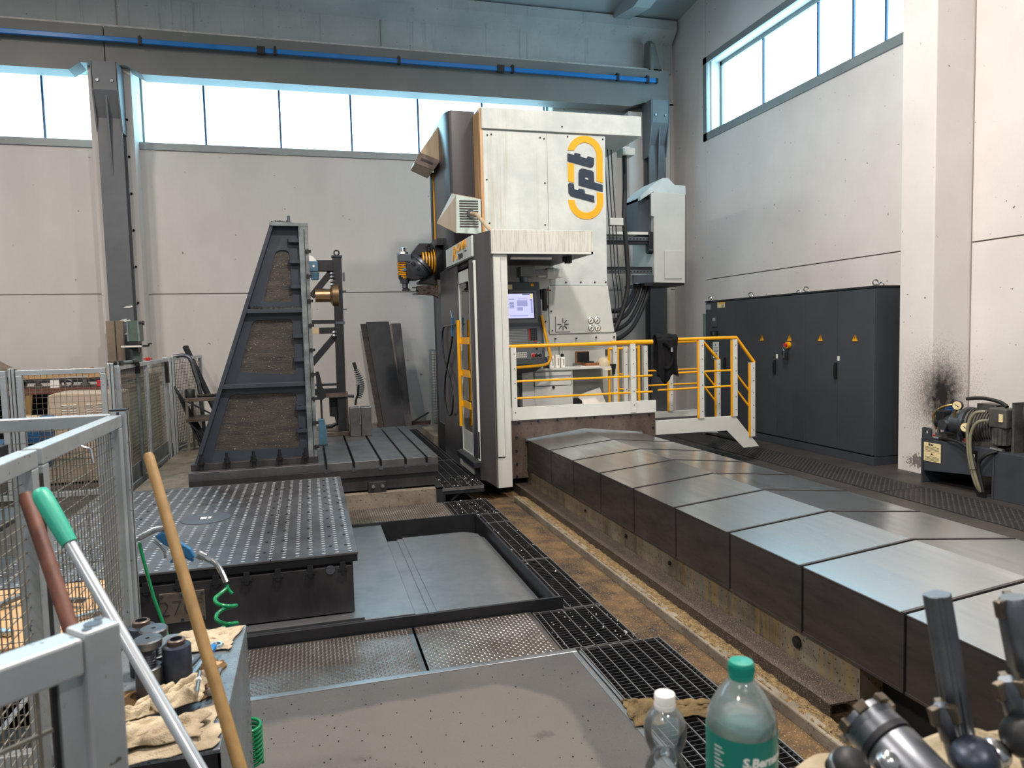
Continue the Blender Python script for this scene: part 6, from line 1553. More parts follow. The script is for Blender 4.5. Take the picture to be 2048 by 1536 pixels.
def jack(lab, x, y, h):
    t = thing('screw_jack', lab, 'screw jack', (x, y, BZ), 'screw jacks on the bench')
    obj('body', B().lathe([(0.036, 0), (0.036, h*0.55), (0.03, h*0.57), (0.0001, h*0.57)], (x, y, BZ), n=24), M['steel_dark'], t, smooth=35)
    obj('screw', B().lathe([(0.019 if i % 2 else 0.0155, h*0.55+i*0.0035) for i in range(int((h*0.36)/0.0035))], (x, y, BZ), n=16), M['steel_dark'], t, smooth=25)
    obj('cap', B().lathe([(0.022, h-0.03), (0.036, h-0.024), (0.038, h-0.004), (0.034, h), (0.006, h), (0.006, h-0.004), (0.0001, h-0.004)], (x, y, BZ), n=26), M['steel_dark'], t, smooth=35)
jack('round-topped steel screw jack, the nearer of two, left of the middle sleeve', -0.460, 2.145, 0.178)
jack('round-topped steel screw jack, the farther of two, between the sleeves', -0.462, 2.235, 0.172)
def spanner(lab, p, q, w_, m, ring=True):
    p = Vector(p); q = Vector(q)
    t = thing('wrench', lab, 'wrench', tuple((p+q)/2), 'tools on the bench')
    obj('shaft', B().bar(p, q, w_, 0.010), M[m], t, bev=0.003)
    if ring: obj('ring_end', B().ring(q, (0, 0, 1), 0.017, 0.006, 18, 6), M[m], t, smooth=50)
    return t
z = BZ+0.026
sp_ = spanner('ratchet wrench with ring end lying across the brown rag', (-0.375, 2.155, z), (-0.318, 2.385, z+0.01), 0.016, 'steel')
obj('grip', B().bar((-0.330, 2.335, z+0.012), (-0.322, 2.372, z+0.014), 0.020, 0.014), M['blue'], sp_, bev=0.003)
spanner('dark steel bar lying beside the ratchet wrench', (-0.395, 2.215, z), (-0.345, 2.40, z), 0.013, 'steel_dark', False)
hm = thing('hammer', 'steel hammer with pale block head near the right bench edge', 'hammer', (-0.31, 2.18, z), 'tools on the bench')
obj('shaft', B().cyl((-0.300, 2.075, z+0.004), (-0.288, 2.20, z+0.01), 0.010, n=10), M['steel'], hm, smooth=40)
obj('head', B().bar((-0.335, 2.235, z+0.016), (-0.285, 2.205, z+0.016), 0.024, 0.024), M['board'], hm, bev=0.003)
pin = thing('drift_pin', 'thin bright steel pin on the front rags', 'steel pin', (-0.32, 2.0, z+0.04), 'tools on the bench')
obj('pin', B().cyl((-0.325, 2.10, z+0.055), (-0.318, 1.985, z+0.050), 0.0055, n=10), M['steel'], pin, smooth=40)
obj('band', B().cyl((-0.3225, 2.058, z+0.0535), (-0.322, 2.048, z+0.053), 0.008, n=10), M['paper'], pin, smooth=40)

# air gun and green hoses hanging from the fence post
gn = thing('air_blow_gun', 'blue air blow gun with spiral green hose hooked on the fence post', 'air gun', (-0.55, 2.9, 0.9))
obj('grip', B().prism([(-0.575, 0.925), (-0.545, 0.940), (-0.455, 0.865), (-0.440, 0.832), (-0.462, 0.826), (-0.490, 0.853), (-0.548, 0.893)], 'y', 2.885, 2.91), M['gun_blue'], gn, bev=0.004)
obj('guard', B().prism([(-0.500, 0.862), (-0.490, 0.858), (-0.520, 0.818), (-0.530, 0.822)], 'y', 2.890, 2.905).bar((-0.49, 2.8975, 0.846), (-0.448, 2.8975, 0.818), 0.014, 0.008), M['gun_blue'], gn)
obj('barrel', B().tube([(-0.535, 2.897, 0.952), (-0.575, 2.897, 0.948), (-0.625, 2.897, 0.925), (-0.665, 2.89, 0.91)], 0.011, 10), M['steel'], gn, smooth=60)
obj('hook', B().tube([(-0.545, 2.897, 0.955), (-0.525, 2.897, 0.952), (-0.517, 2.897, 0.932)], 0.006, 8), M['steel'], gn, smooth=60)
obj('trigger', B().tube([(-0.578, 2.897, 0.905), (-0.56, 2.897, 0.885), (-0.545, 2.897, 0.862), (-0.545, 2.897, 0.838)], 0.005, 8), M['steel'], gn, smooth=60)
obj('coupling', B().cyl((-0.432, 2.897, 0.842), (-0.408, 2.897, 0.826), 0.016, n=14).cyl((-0.408, 2.897, 0.826), (-0.388, 2.897, 0.812), 0.012, n=6), M['steel'], gn, smooth=35)
spr = [( -0.388+0.055*t, 2.897-0.02*t, 0.812-0.085*t*t-0.01*t) for t in [i/40 for i in range(41)]]
sb_ = B()
for i in range(0, 36): 
    d_ = Vector(spr[i+4])-Vector(spr[i])
    sb_.ring(spr[i+2], d_, 0.0095, 0.0018, 12, 4)
obj('spring_sleeve', sb_, M['steel'], gn, smooth=60)
sp2 = [Vector((-0.333, 2.877, 0.717))]
for i in range(75):
    t = i/74
    a = -PI/2+t*2*PI*3.2
    R = 0.038*min(1, 0.15+t*4)
    sp2.append(Vector((-0.305+R*math.sin(a)*1.0+0.012*t, 2.86-0.10*t*0-0.03*math.cos(a), 0.695-0.26*t)))
obj('hose', B().tube(smooth_pts([(-0.334, 2.877, 0.718), (-0.328, 2.87, 0.70), (-0.315, 2.865, 0.685)]) , 0.0062, 8), M['hose_green'], gn, smooth=60)
cn = Vector((-0.335, 2.82, 0)); q = []
for i in range(90):
    t = i/89
    a = PI*0.9+t*2*PI*3.6
    q.append((cn.x+0.036*math.cos(a), cn.y+0.036*math.sin(a), 0.690-0.24*t))
obj('hose_coil', B().tube([(-0.330, 2.872, 0.708), (-0.345, 2.86, 0.700)]+q, 0.0075, 8), M['hose_green'], gn, smooth=60)
obj('straight_hose', B().tube([(-0.628, 2.895, 0.905), (-0.622, 2.89, 0.87), (-0.585, 2.86, 0.71), (-0.535, 2.82, 0.56), (-0.50, 2.80, 0.40), (-0.47, 2.78, 0.02)], 0.0062, 8), M['hose_green'], gn, smooth=60)
gc = thing('green_hose_coil', 'green spiral hose coil hanging low behind the right edge of the tool bench', 'hose coil', (-0.26, 2.9, 0.05))
q = []
for i in range(240):
    t = i/239
    a = t*2*PI*9.5
    q.append((-0.268+0.042*math.cos(a), 2.72+0.042*math.sin(a), 0.09+0.155*t))
obj('coil', B().tube(q, 0.0062, 7), M['hose_green'], gc, smooth=60)

# ================================================================ background on the left, behind the fences
wb2 = thing('workbench', 'dark cluttered workbench against the back wall behind the fence', 'workbench', (-3.4, 11.4, 0))
obj('top', B().box(-5.2, -2.62, 10.95, 11.8, 0.985, 1.05), M['wood_red'], wb2)
obj('leg', B().box(-5.15, -5.0, 11.0, 11.7, 0, 0.985), M['iron_black'], wb2)
obj('leg', B().box(-2.80, -2.66, 11.0, 11.7, 0, 0.985), M['iron_black'], wb2)
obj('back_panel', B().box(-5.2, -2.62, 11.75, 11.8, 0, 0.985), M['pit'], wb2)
obj('prop', B().hexa([(-3.72, 10.92, 0.0), (-3.64, 10.92, 0.0), (-3.64, 10.95, 0), (-3.72, 10.95, 0), (-3.62, 10.92, 0.98), (-3.54, 10.92, 0.98), (-3.54, 10.95, .98), (-3.62, 10.95, .98)]), M['wood'], wb2)
for (x0, x1, y, z, a, m, lab) in ((-3.9, -2.95, 11.45, 1.20, 0.06, 'board', 'long pale wooden board on the far workbench, behind the fence top'), (-3.7, -2.78, 11.3, 1.15, -0.01, 'iron_black', 'long black bar lying on the far workbench'), (-2.95, -2.62, 11.3, 1.22, 0.02, 'board', 'short pale board at the right end of the far workbench')):
    o = obj('board', B().bar((x0, y, z), (x1, y, z+a), 0.22, 0.10 if m == 'board' else 0.05), M[m], None); tag(o, lab, 'board', 'boards on the far workbench')
for i in range(9):
    x = -4.3+0.19*i; r = random.uniform(.03, .07)
    y = 11.12+0.05*(i % 3)
    if i % 3 == 0:
        o = obj('steel_ring', B().ring((x, y, 1.055+r+0.014), (0, 1, 0.2), r, 0.014, 18, 6), M['steel_dark'], None, smooth=50)
        lab = ('steel ring upright on the far workbench, leftmost', 'steel ring upright on the far workbench, middle', 'steel ring upright on the far workbench, rightmost')[i//3]; cat = 'ring'
    elif i % 3 == 1:
        o = obj('machine_part', B().lathe([(r, 0), (r, .05), (r*.6, .06), (r*.6, .11), (0.0001, .11)], (x, y, 1.052), n=14), M['motor'], None, smooth=40)
        lab = ('stepped grey machine part on the far workbench, leftmost of three', 'stepped grey machine part on the far workbench, middle of three', 'stepped grey machine part on the far workbench, rightmost of three')[i//3]; cat = 'machine part'
    else:
        o = obj('small_box', B().box(x-.05, x+.06, y-.05, y+.06, 1.052, 1.052+r*1.6), M[('cardboard', 'paper', 'red')[i//3]], None, bev=.004)
        lab = ('small brown box on the far workbench', 'small white box on the far workbench', 'small red box on the far workbench')[i//3]; cat = 'box'
    tag(o, lab, cat)
wc2 = thing('welding_cabinet', 'beige sheet metal cabinet with louvres behind the far mesh fence', 'cabinet', (-2.6, 9.5, 0))
obj('body', B().prism([(-2.99, 0.02), (-2.20, 0.02), (-2.20, 1.06), (-2.86, 1.075), (-2.93, 1.05)], 'y', 9.5, 10.1), M['beige_box'], wc2, bev=0.015)
obj('front_lip', B().box(-2.99, -2.2, 9.49, 9.5, 0.30, 0.32), M['groove'], wc2)
for x in (-2.79, -2.70, -2.53, -2.43):
    for k in range(5):
        obj('louvre', B().prism([(9.498, 0.935-0.030*k), (9.485, 0.930-0.030*k), (9.498, 0.920-0.030*k)], 'x', x, x+0.065), M['paper'], wc2)
for i, (x0, x1, z0, z1) in enumerate(((-3.08, -2.745, 0.60, 0.86), (-3.07, -2.76, 0.30, 0.58), (-3.45, -3.12, 0.30, 0.62))):
    t = thing('blue_bin', ('open blue plastic bin on top of the stack behind the far fence', 'blue plastic bin beneath the top bin behind the far fence', 'blue plastic bin at the left of the stacked bins')[i], 'bin', ((x0+x1)/2, 8.9, z0), 'blue bins behind the fence')
    obj('tub', B().hexa([(x0+.02, 8.72, z0), (x1-.02, 8.72, z0), (x1-.02, 9.08, z0), (x0+.02, 9.08, z0), (x0, 8.70, z1), (x1, 8.70, z1), (x1, 9.10, z1), (x0, 9.10, z1)]), M['blue_bin'], t, bev=0.008)
    obj('rim', B().box(x0-.012, x1+.012, 8.688, 8.712, z1-.04, z1-.012), M['blue_bin'], t)
bt = thing('bin_table', 'low dark stand under the blue bins', 'stand', (-3.2, 8.9, 0))
obj('top', B().box(-3.6, -2.9, 8.65, 9.2, 0.26, 0.295), M['iron_black'], bt)
for x in (-3.55, -2.95):
    for y in (8.7, 9.15): obj('leg', B().box(x-.02, x+.02, y-.02, y+.02, 0, 0.26), M['iron_black'], bt)
o = cloth('rag', 'pale cloth lying on the top blue bin', ((-3.06, 8.72), (-2.82, 8.72), (-2.84, 9.0), (-3.04, 9.0)), 0.862, 0.05, 'rag', 9, grp='rags left around the shop', nu=12, nv=10)
tp = thing('plastic_cover', 'grey translucent plastic sheet bulging at the left edge behind the fence', 'plastic sheet', (-4.3, 11.3, 1.05))
def tpf(u, v):
    a = PI*v
    return (-5.2+1.36*u-0.0*v, 11.3-0.35*math.cos(a), 1.06+(0.47-0.30*max(0, u-0.78)**1.0*3.2+0.02*math.sin(9*u+5*v))*math.sin(a)**0.7)
obj('sheet', B().grid(tpf, 26, 14), M['tarp'], tp, smooth=60)
for i, (x0, x1, y, m, lab) in enumerate(((-2.86, -2.745, 11.95, 'board', 'tall grey-brown flat post leaning left of the steel column'), (-2.72, -2.62, 11.9, 'board', 'tall grey-brown flat post standing against the steel column'))):
    o = obj('flat_post', B().box(x0, x1, y, y+0.06, 0.0, 1.97), mat('taupe_post', rgb(136, 122, 104), rgb(122, 108, 92), 3, 0.6), None, bev=0.004); tag(o, lab, 'post', 'flat posts by the steel column')
dp = thing('drill_press', 'green bench drill press in front of the left steel column', 'drill press', (-2.4, 11.6, 1.05))
obj('head', B().box(-2.47, -2.32, 11.45, 11.75, 1.66, 1.955), M['green_paint'], dp, bev=0.008)
obj('head_trim', B().box(-2.475, -2.455, 11.44, 11.46, 1.66, 1.95).box(-2.335, -2.315, 11.44, 11.46, 1.66, 1.95), M['steel'], dp)
obj('lower_head', B().box(-2.46, -2.34, 11.45, 11.7, 1.60, 1.66), M['black'], dp)
obj('column', B().box(-2.44, -2.34, 11.55, 11.68, 1.06, 1.62), M['green_paint'], dp, bev=0.006)
obj('table', B().box(-2.54, -2.28, 11.35, 11.65, 1.575, 1.60), M['paper'], dp)
obj('table_bracket', B().prism([(-2.50, 1.575), (-2.34, 1.575), (-2.34, 1.50)], 'y', 11.45, 11.6), M['black'], dp)
obj('crank', B().bar((-2.28, 11.45, 1.59), (-2.20, 11.45, 1.59), 0.03, 0.03).bar((-2.20, 11.45, 1.585), (-2.20, 11.45, 1.625), 0.02, 0.02).bar((-2.20, 11.45, 1.62), (-2.16, 11.45, 1.62), 0.02, 0.02), M['black'], dp)
obj('hand_knob', B().lathe([(0.012, 0), (0.012, 0.03), (0.035, 0.035), (0.035, 0.055), (0.0001, 0.06)], (-2.32, 11.55, 1.92), (1, 0, 0), 14), M['black'], dp, smooth=40)
obj('base', B().box(-2.60, -2.20, 11.35, 11.8, 1.06, 1.14).box(-2.56, -2.24, 11.3, 11.75, 1.20, 1.30), M['iron_black'], dp)
tr2 = thing('tool_rack', 'steel rack table under the drill press behind the fence', 'rack', (-2.3, 11.5, 0))
obj('shelf', B().box(-2.62, -2.05, 11.2, 11.85, 1.02, 1.06).box(-2.62, -2.05, 11.25, 11.85, 1.155, 1.20), M['apron'], tr2)
for x in (-2.60, -2.07): obj('leg', B().box(x-.02, x+.02, 11.2, 11.24, 0, 1.16), M['iron_black'], tr2)
obj('panel', B().box(-2.60, -2.07, 11.3, 11.32, 0.2, 1.02), M['green_paint'], tr2)
wbt = thing('white_bottle', 'white bottle with a red cap on the rack beside the drill press', 'bottle', (-2.23, 11.3, 1.30))
obj('body', B().lathe([(0.04, 0), (0.045, 0.01), (0.045, 0.14), (0.03, 0.17), (0.016, 0.18)], (-2.205, 11.35, 1.203), n=18), M['paper'], wbt, smooth=40)
obj('cap', B().lathe([(0.03, 0.178), (0.03, 0.21), (0.02, 0.225), (0.0001, 0.225)], (-2.205, 11.35, 1.203), n=12).bar((-2.26, 11.35, 1.405), (-2.15, 11.35, 1.405), 0.02, 0.02), M['red'], wbt)
tro = thing('tool_trolley', 'small steel trolley with scrap trays behind the tower', 'trolley', (-1.4, 10.6, 0))
for z, m in ((0.87, 'apron'), (0.60, 'apron')): obj('tray', B().box(-1.60, -1.10, 10.35, 10.85, z-0.03, z+0.015), M[m], tro, bev=0.003)
for x in (-1.58, -1.12):
    for y in (10.37, 10.83): obj('leg', B().box(x-.015, x+.015, y-.015, y+.015, 0, 0.87), M['wire'], tro)
obj('brace', B().bar((-1.56, 10.36, 0.84), (-1.18, 10.36, 0.6), 0.02, 0.02).bar((-1.56, 10.36, 0.56), (-1.18, 10.36, 0.1), 0.02, 0.02), M['iron_black'], tro)
o = obj('black_tin', B().lathe([(0.065, 0), (0.065, 0.10), (0.058, 0.11), (0.0001, 0.11)], (-1.55, 10.5, 0.888), n=18), M['black'], None, smooth=40); tag(o, 'black tin on the top tray of the trolley behind the tower', 'tin')
for i, (x, r) in enumerate(((-1.40, .05), (-1.30, .04), (-1.20, .045))):
    o = obj('scrap_ring', B().ring((x, 10.5, 0.905), (0, 0.2, 1), r, 0.018, 16, 6), M['infill'], None, smooth=50); tag(o, ('grimy ring on the trolley tray beside the black tin', 'middle grimy ring on the trolley tray', 'grimy ring on the trolley tray next to the tower flange')[i], 'ring', 'rings on the trolley')
br_ = thing('leaning_beam', 'long dark green-grey steel bar leaning on the wall behind the tower', 'steel bar', (-1.3, 11.8, 0))
obj('bar', B().bar((-1.83, 12.2, 1.56), (-1.10, 11.2, 0.03), 0.07, 0.05), M['iron_black'], br_)
tb_ = thing('bent_tube', 'bent bright tube rail standing at the end of the side fence', 'tube', (-1.6, 11.3, 0))
obj('tube', B().tube(smooth_pts([(-1.84, 11.2, 1.43), (-1.70, 11.2, 1.44), (-1.62, 11.2, 1.38), (-1.58, 11.2, 1.2), (-1.52, 11.2, 0.9), (-1.48, 11.2, 0.02)]), 0.028, 10), M['steel_dark'], tb_, smooth=60)
for i in range(5):
    o = obj('steel_rod', B().cyl((-1.80+0.035*i, 10.9-0.04*i, 1.02-0.05*i), (-1.36+0.045*i, 10.35-0.03*i, 0.012), 0.014, n=8), M['iron_black'], None, smooth=50)
    tag(o, ('leftmost and tallest', 'second from the left', 'middle', 'fourth from the left', 'rightmost and lowest')[i]+' thin dark rod of the bundle leaning between fence and tower', 'rod', 'bundle of leaning rods')
# things on the pallet side seen through the near mesh
cl_ = thing('low_shelf_rack', 'dark low rack with boxes seen through the near fence mesh', 'rack', (-2.6, 5.5, 0))
for z in (0.05, 0.42, 0.78): obj('shelf', B().box(-3.4, -2.0, 5.3, 6.1, z, z+0.03), M['steel_dark'], cl_)
for x in (-3.38, -2.02):
    for y in (5.32, 6.08): obj('leg', B().box(x-.02, x+.02, y-.02, y+.02, 0, 0.80), M['wire'], cl_)
for i in range(6):
    x = -3.25+0.21*i
    o = obj('parts_box', B().box(x, x+.17, 5.4, 5.75, 0.812, 0.90+0.03*(i % 3)), M[('cardboard', 'blue_bin', 'board', 'steel_dark', 'yellow', 'iron_black')[i]], None, bev=.006)
    tag(o, ('brown parts box on the low rack', 'blue parts box on the low rack', 'pale parts box on the low rack', 'steel grey parts box on the low rack', 'yellow parts box on the low rack', 'black parts box on the low rack')[i]+' behind the near fence', 'box', 'parts boxes on the low rack')
hb_ = thing('low_table', 'low wooden-topped table with steel scraps behind the near fence', 'table', (-1.25, 3.8, 0))
obj('top', B().box(-1.75, -0.95, 3.25, 4.05, 0.40, 0.44), M['board'], hb_, bev=.004)
for x in (-1.72, -0.98):
    for y in (3.28, 4.02): obj('leg', B().box(x-.025, x+.025, y-.025, y+.025, 0, 0.40), M['bench'], hb_)
for i in range(7):
    x, y = -1.65+0.10*i, 3.45+0.13*(i % 3)
    o = obj('scrap_piece', B().bar((x, y, 0.452+0.01*(i % 2)), (x+.12, y+.08*(1-2*(i % 2)), 0.455+0.012*(i % 3)), 0.03, 0.02), M[('steel', 'apron', 'steel_dark')[i % 3]], None, bev=.003)
    tag(o, ('bright', 'rust brown', 'dark grey')[i % 3]+' steel scrap strip on the low wooden table, '+('first from the left', 'second from the left', 'third from the left', 'fourth from the left', 'fifth from the left', 'sixth from the left', 'last on the right')[i], 'scrap', 'steel scraps on the low table')

# ================================================================ nearest foreground: bottles, rags and cutters
fb = thing('front_bench', 'workbench along the bottom edge holding the bottles and cutters', 'workbench', (0.8, 0.6, 0))
obj('top', B().box(0.20, 1.40, 0.25, 0.88, 0.875, 0.915), M['bench'], fb, bev=.003)
for x in (0.25, 1.35):
    for y in (0.30, 0.83): obj('leg', B().box(x-.03, x+.03, y-.03, y+.03, 0, 0.875), M['iron_black'], fb)
tbx = thing('cutter_tray', 'low steel tray under the cream rag carrying the milling cutters', 'tray', (0.9, 0.7, 0.915))
obj('tray', B().box(0.60, 1.30, 0.50, 0.825, 0.916, 1.02), M['steel_dark'], tbx, bev=.004)
cloth('rag', 'cream rag bunched on the cutter tray at the bottom right', ((0.56, 0.52), (1.28, 0.50), (1.27, 0.835), (0.60, 0.825)), 1.018, 0.042, 'rag_cream', 17, fold=.8, grp='rags left around the shop')
def dewall(): pass
bb_ = thing('water_bottle', 'large clear water bottle with teal cap and teal S.Bernardo label', 'bottle', (0.4985, 0.762, 0.9155))
bx, by, b0 = 0.4985, 0.762, 0.9155
prof = [(0.030, 0.0), (0.040, 0.004), (0.0425, 0.012), (0.0425, 0.180), (0.0425, 0.232), (0.0418, 0.241), (0.0398, 0.250), (0.0340, 0.2625), (0.0272, 0.2745), (0.0185, 0.2855), (0.0142, 0.290), (0.0135, 0.293), (0.0135, 0.304)]
obj('bottle_wall', B().lathe([p for p in prof], (bx, by, b0), n=48), M['pet_milky'], bb_, smooth=60)
obj('water_fill', B().lathe([(0.0001, 0.002)]+[(r-0.0012, h+0.002 if i == 0 else h) for i, (r, h) in enumerate(prof[:6])]+[(0.0389, 0.2465), (0.0001, 0.2465)], (bx, by, b0), n=40), M['water_milky'], bb_, smooth=60)
lbl = obj('label', B().lathe([(0.0429, 0.105), (0.0431, 0.106), (0.0431, 0.2305), (0.0429, 0.2315)], (bx, by, b0), n=48), M['bottle_label'], bb_, smooth=60, label='teal paper label lettered S.Bernardo')
obj('label_back', B().lathe([(0.0427, 0.107), (0.0427, 0.2295)], (bx, by, b0), n=48), M['paper'], lbl, smooth=60)
obj('cap', B().lathe([(0.0152, 0.2925), (0.0157, 0.295), (0.0157, 0.299), (0.0150, 0.2994), (0.0157, 0.300), (0.0155, 0.3105), (0.0140, 0.3135), (0.0001, 0.3145)], (bx, by, b0), n=32), M['cap_teal'], bb_, smooth=35)
rbs = B()
for k in range(48):
    a = 2*PI*k/48
    rbs.bar((bx+0.0156*math.cos(a), by+0.0156*math.sin(a), b0+0.3005), (bx+0.0156*math.cos(a), by+0.0156*math.sin(a), b0+0.3100), 0.0007, 0.0009)
obj('cap_ribs', rbs, M['cap_teal'], bb_, kind='stuff')
def wrap_text(name, body, size, ang0, zc, R, m, parent, shear=0.0, bold=0.0, cxy=(bx, by)):
    o = text(name, body, size, (0, 0, 0), (1, 0, 0), (0, 1, 0), m, None, shear, 0.0002, 'LEFT', bold)
    base = wloc(parent)
    for v in o.data.vertices:
        a = ang0+v.co.x/R
        rr = R+max(v.co.z, 0)*1.0
        v.co = (cxy[0]+rr*math.sin(a)-base.x, cxy[1]-rr*math.cos(a)-base.y, zc+v.co.y-base.z)
    o.parent = parent
    return o
# the label faces the camera, which looks from (0, 0): angle of the camera direction on the bottle
cam_a = math.atan2(-bx, by)
PAPER = M['paper']
wrap_text('brand_lettering', 'S.Bernardo', 0.0155, cam_a+0.03, b0+0.207, 0.0433, PAPER, lbl, 0.12, 0.0005)
wrap_text('small_lettering', 'naturale', 0.0065, cam_a+0.42, b0+0.188, 0.0433, PAPER, lbl, 0.1, 0.0002)
q = B()
for k in range(13):
    z = b0+0.218-0.0052*k
    w_ = 0.26+0.08*math.sin(k*2.1)
    for j in range(6):
        a0, a1 = cam_a-0.80+w_*j/6, cam_a-0.80+w_*(j+0.72)/6
        q.add([(bx+0.04335*math.sin(a0), by-0.04335*math.cos(a0), z), (bx+0.04335*math.sin(a1), by-0.04335*math.cos(a1), z), (bx+0.04335*math.sin(a1), by-0.04335*math.cos(a1), z+0.0018), (bx+0.04335*math.sin(a0), by-0.04335*math.cos(a0), z+0.0018)], [(0, 1, 2, 3)])
obj('small_print', q, PAPER, lbl, kind='stuff')
dr = B()
rr_ = random.Random(4)
for k in range(70):
    a = rr_.uniform(0, 2*PI); h = rr_.uniform(0.252, 0.284)
    R = 0.0398-(h-.250)*0.0213/0.0355
    s_ = rr_.uniform(.0005, .0013)
    dr.lathe([(s_, 0), (s_*.7, s_*.6), (0.0001, s_*.8)], (bx+(R-.0003)*math.cos(a), by+(R-.0003)*math.sin(a), b0+h), (math.cos(a), math.sin(a), 0), 6)
obj('droplets', dr, M['water'], bb_, kind='stuff')

sx, sy, s0 = 0.4745, 0.918, 0.0
# the small bottle stands on a step block at the bench's far side
stp = thing('bench_step', 'narrow steel ledge at the back of the front workbench under the small bottle', 'ledge', (0.47, 0.92, 0.9))
obj('ledge', B().box(0.36, 0.60, 0.882, 0.975, 0.875, 0.900), M['bench'], stp, bev=.002)
s0 = 0.9005
sm = thing('small_water_bottle', 'small clear water bottle with a white cap, left of the larger one', 'bottle', (sx, sy, s0))
pr_ = [(0.022, 0.0), (0.029, 0.004), (0.0305, 0.012), (0.0305, 0.060), (0.0295, 0.075), (0.031, 0.088), (0.0300, 0.106), (0.0225, 0.121), (0.0218, 0.127), (0.0245, 0.134), (0.0292, 0.145), (0.0308, 0.158), (0.0298, 0.170), (0.0255, 0.182), (0.0185, 0.191), (0.0140, 0.195), (0.0132, 0.199), (0.0132, 0.205)]
obj('bottle_wall', B().lathe(pr_, (sx, sy, s0), n=44), M['pet_small'], sm, smooth=60)
obj('water_fill', B().lathe([(0.0001, 0.002)]+[(r-0.0011, h+0.002 if i == 0 else h) for i, (r, h) in enumerate(pr_[:12])]+[(0.0293, 0.167), (0.0001, 0.167)], (sx, sy, s0), n=36), M['water'], sm, smooth=60)
obj('cap', B().lathe([(0.0150, 0.194), (0.0155, 0.1965), (0.0155, 0.2005), (0.0148, 0.201), (0.0154, 0.2018), (0.0152, 0.2125), (0.0140, 0.2150), (0.0001, 0.2155)], (sx, sy, s0), n=30), M['cap_white'], sm, smooth=35)

# milling cutters
def dirz(p, q): return (Vector(q)-Vector(p)).normalized()
c1 = thing('shank_cutter', 'tall ribbed steel shank standing upright among the cutters', 'milling cutter', (0.76, 0.69, 1.05), 'milling cutters on the rag')
p, q = Vector((0.770, 0.678, 1.045)), Vector((0.7395, 0.706, 1.303))
n = 24; vs = []
d_, u_, v_ = frame_from(q-p)
b = B()
for c in (p, q):
    for i in range(n*2):
        a = PI*i/n
        r = 0.0160 if (i//3) % 3 else 0.0142
        vs.append(c+u_*math.cos(a)*r+v_*math.sin(a)*r)
b.add(vs, [(i, (i+1) % (2*n), 2*n+(i+1) % (2*n), 2*n+i) for i in range(2*n)]+[tuple(range(2*n-1, -1, -1)), tuple(range(2*n, 4*n))])
obj('shank', b, M['steel_dark'], c1, smooth=25)
c2 = thing('face_mill', 'large polished face mill with inserts lying tilted on the rag', 'milling cutter', (0.66, 0.63, 1.1), 'milling cutters on the rag')
h0, h1 = Vector((0.660, 0.725, 1.138)), Vector((0.675, 0.600, 1.085))
dd_ = dirz(h0, h1)
obj('body', B().lathe([(0.020, -0.004), (0.033, 0.004), (0.034, 0.020), (0.030, 0.026), (0.034, 0.034), (0.034, 0.10), (0.030, 0.105)], h0, dd_, 36), M['steel_dark'], c2, smooth=30)
obj('dark_band', B().lathe([(0.0345, 0.020), (0.0345, 0.028)], h0, dd_, 36), M['iron_black'], c2, smooth=30)
hd_ = obj('cutting_head', B().lathe([(0.018, -0.014), (0.034, -0.012), (0.036, -0.004), (0.033, 0.006)], h0, dd_, 24), M['steel_dark'], c2, smooth=25)
d_, u_, v_ = frame_from(dd_)
for k in range(7):
    a = 2*PI*k/7
    rad = u_*math.cos(a)+v_*math.sin(a); tan = dd_.cross(rad)
    c = h0+rad*0.037-dd_*0.008
    obj('insert', B().bar(c-tan*0.009, c+tan*0.007, 0.012, 0.007, rad), M['insert'], hd_, bev=.0015)
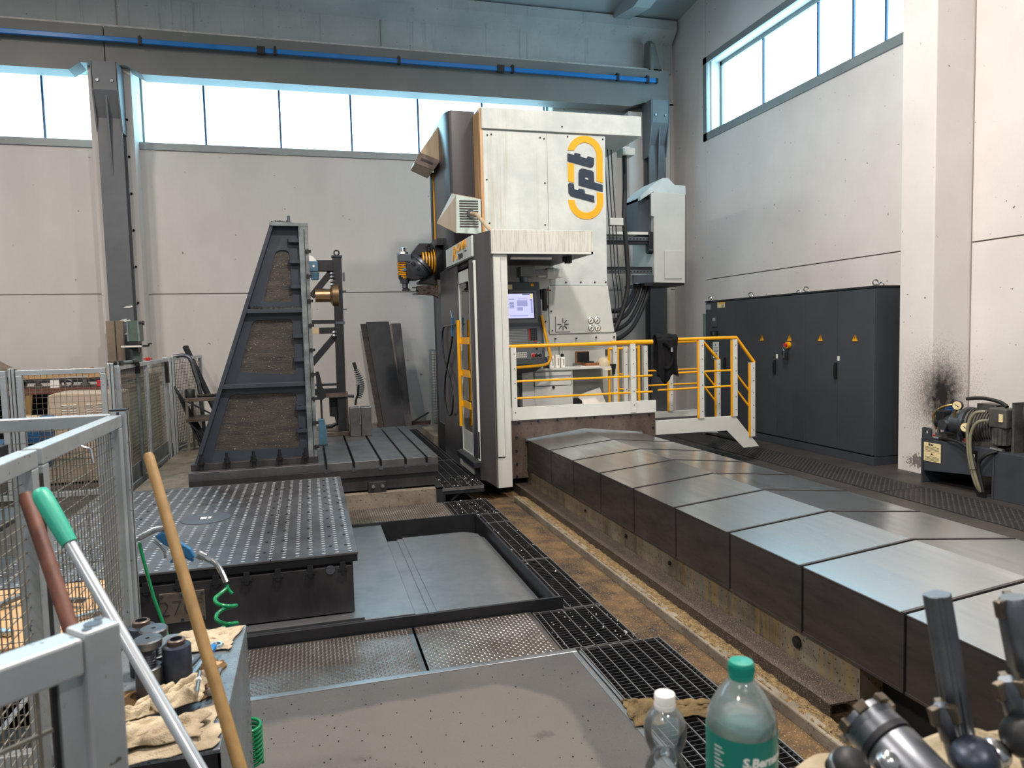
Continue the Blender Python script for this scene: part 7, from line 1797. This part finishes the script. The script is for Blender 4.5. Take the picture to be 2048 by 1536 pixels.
def end_mill(lab, p, q, r, nins):
    p = Vector(p); q = Vector(q)
    t = thing('end_mill', lab, 'milling cutter', tuple(q), 'milling cutters on the rag')
    d = dirz(q, p); L_ = (p-q).length
    obj('shank', B().lathe([(r*.82, 0), (r*.82, L_*.6), (r, L_*.63), (r, L_-.012), (r*.7, L_)], q, d, 20), M['steel_dark'], t, smooth=30)
    d_, u_, v_ = frame_from(d)
    for k in range(nins):
        a = 2*PI*k/nins+0.6
        rad = u_*math.cos(a)+v_*math.sin(a)
        c = p+rad*r*0.95-d*0.010
        obj('insert', B().bar(c-d*0.012, c+d*0.010, 0.010, 0.014, rad), M['insert'], t, bev=.0015)
    return t
end_mill('tall end mill with carbide inserts at the right edge of the frame', (0.831, 0.681, 1.297), (0.862, 0.655, 1.07), 0.020, 3)
end_mill('shorter end mill below the tall one at the right edge', (0.800, 0.661, 1.206), (0.835, 0.645, 1.07), 0.013, 3)
end_mill('slim insert cutter just left of the tall ribbed shank', (0.723, 0.682, 1.176), (0.750, 0.668, 1.06), 0.011, 3)
def knob(lab, p, r, m, d=(0.2, -0.5, 0.8)):
    t = thing('collet_nut', lab, 'collet nut', tuple(p), 'collet nuts among the cutters')
    obj('nut', B().lathe([(r*.75, -r*1.1), (r, -r*.9), (r, r*.2), (r*.8, r*.55), (r*.45, r*.75), (0.0001, r*.78)], p, d, 20), M[m], t, smooth=40)
    obj('ring', B().lathe([(r*1.03, -r*.5), (r*1.08, -r*.4), (r*1.08, -r*.25), (r*1.03, -r*.15)], p, d, 20), M['steel'], t, smooth=40)
knob('dark collet nut at the left below the face mill', (0.594, 0.683, 1.122), 0.022, 'rubber')
knob('small chrome collet nut under the face mill', (0.636, 0.668, 1.128), 0.014, 'steel')
knob('dark rounded collet nut in front of the ribbed shank', (0.733, 0.643, 1.128), 0.026, 'blued', (-0.5, -0.3, 0.8))
knob('chrome collet nut right of the ribbed shank', (0.774, 0.652, 1.122), 0.018, 'steel', (0.3, -0.4, 0.9))
knob('black collet nut at the right edge under the end mills', (0.801, 0.640, 1.145), 0.024, 'rubber', (-0.8, -0.2, 0.5))

cloth('rag', 'olive rag lying on the grating left of the small bottle', ((1.225, 2.665), (1.34, 2.62), (1.40, 2.83), (1.26, 2.87)), 0.002, 0.050, 'rag_olive', 31, fold=.6, grp='rags left around the shop')
cloth('rag', 'olive rag lying on the grating behind the two bottles', ((1.38, 2.70), (1.60, 2.60), (1.64, 2.74), (1.42, 2.80)), 0.002, 0.042, 'rag_olive', 37, fold=.6, grp='rags left around the shop')
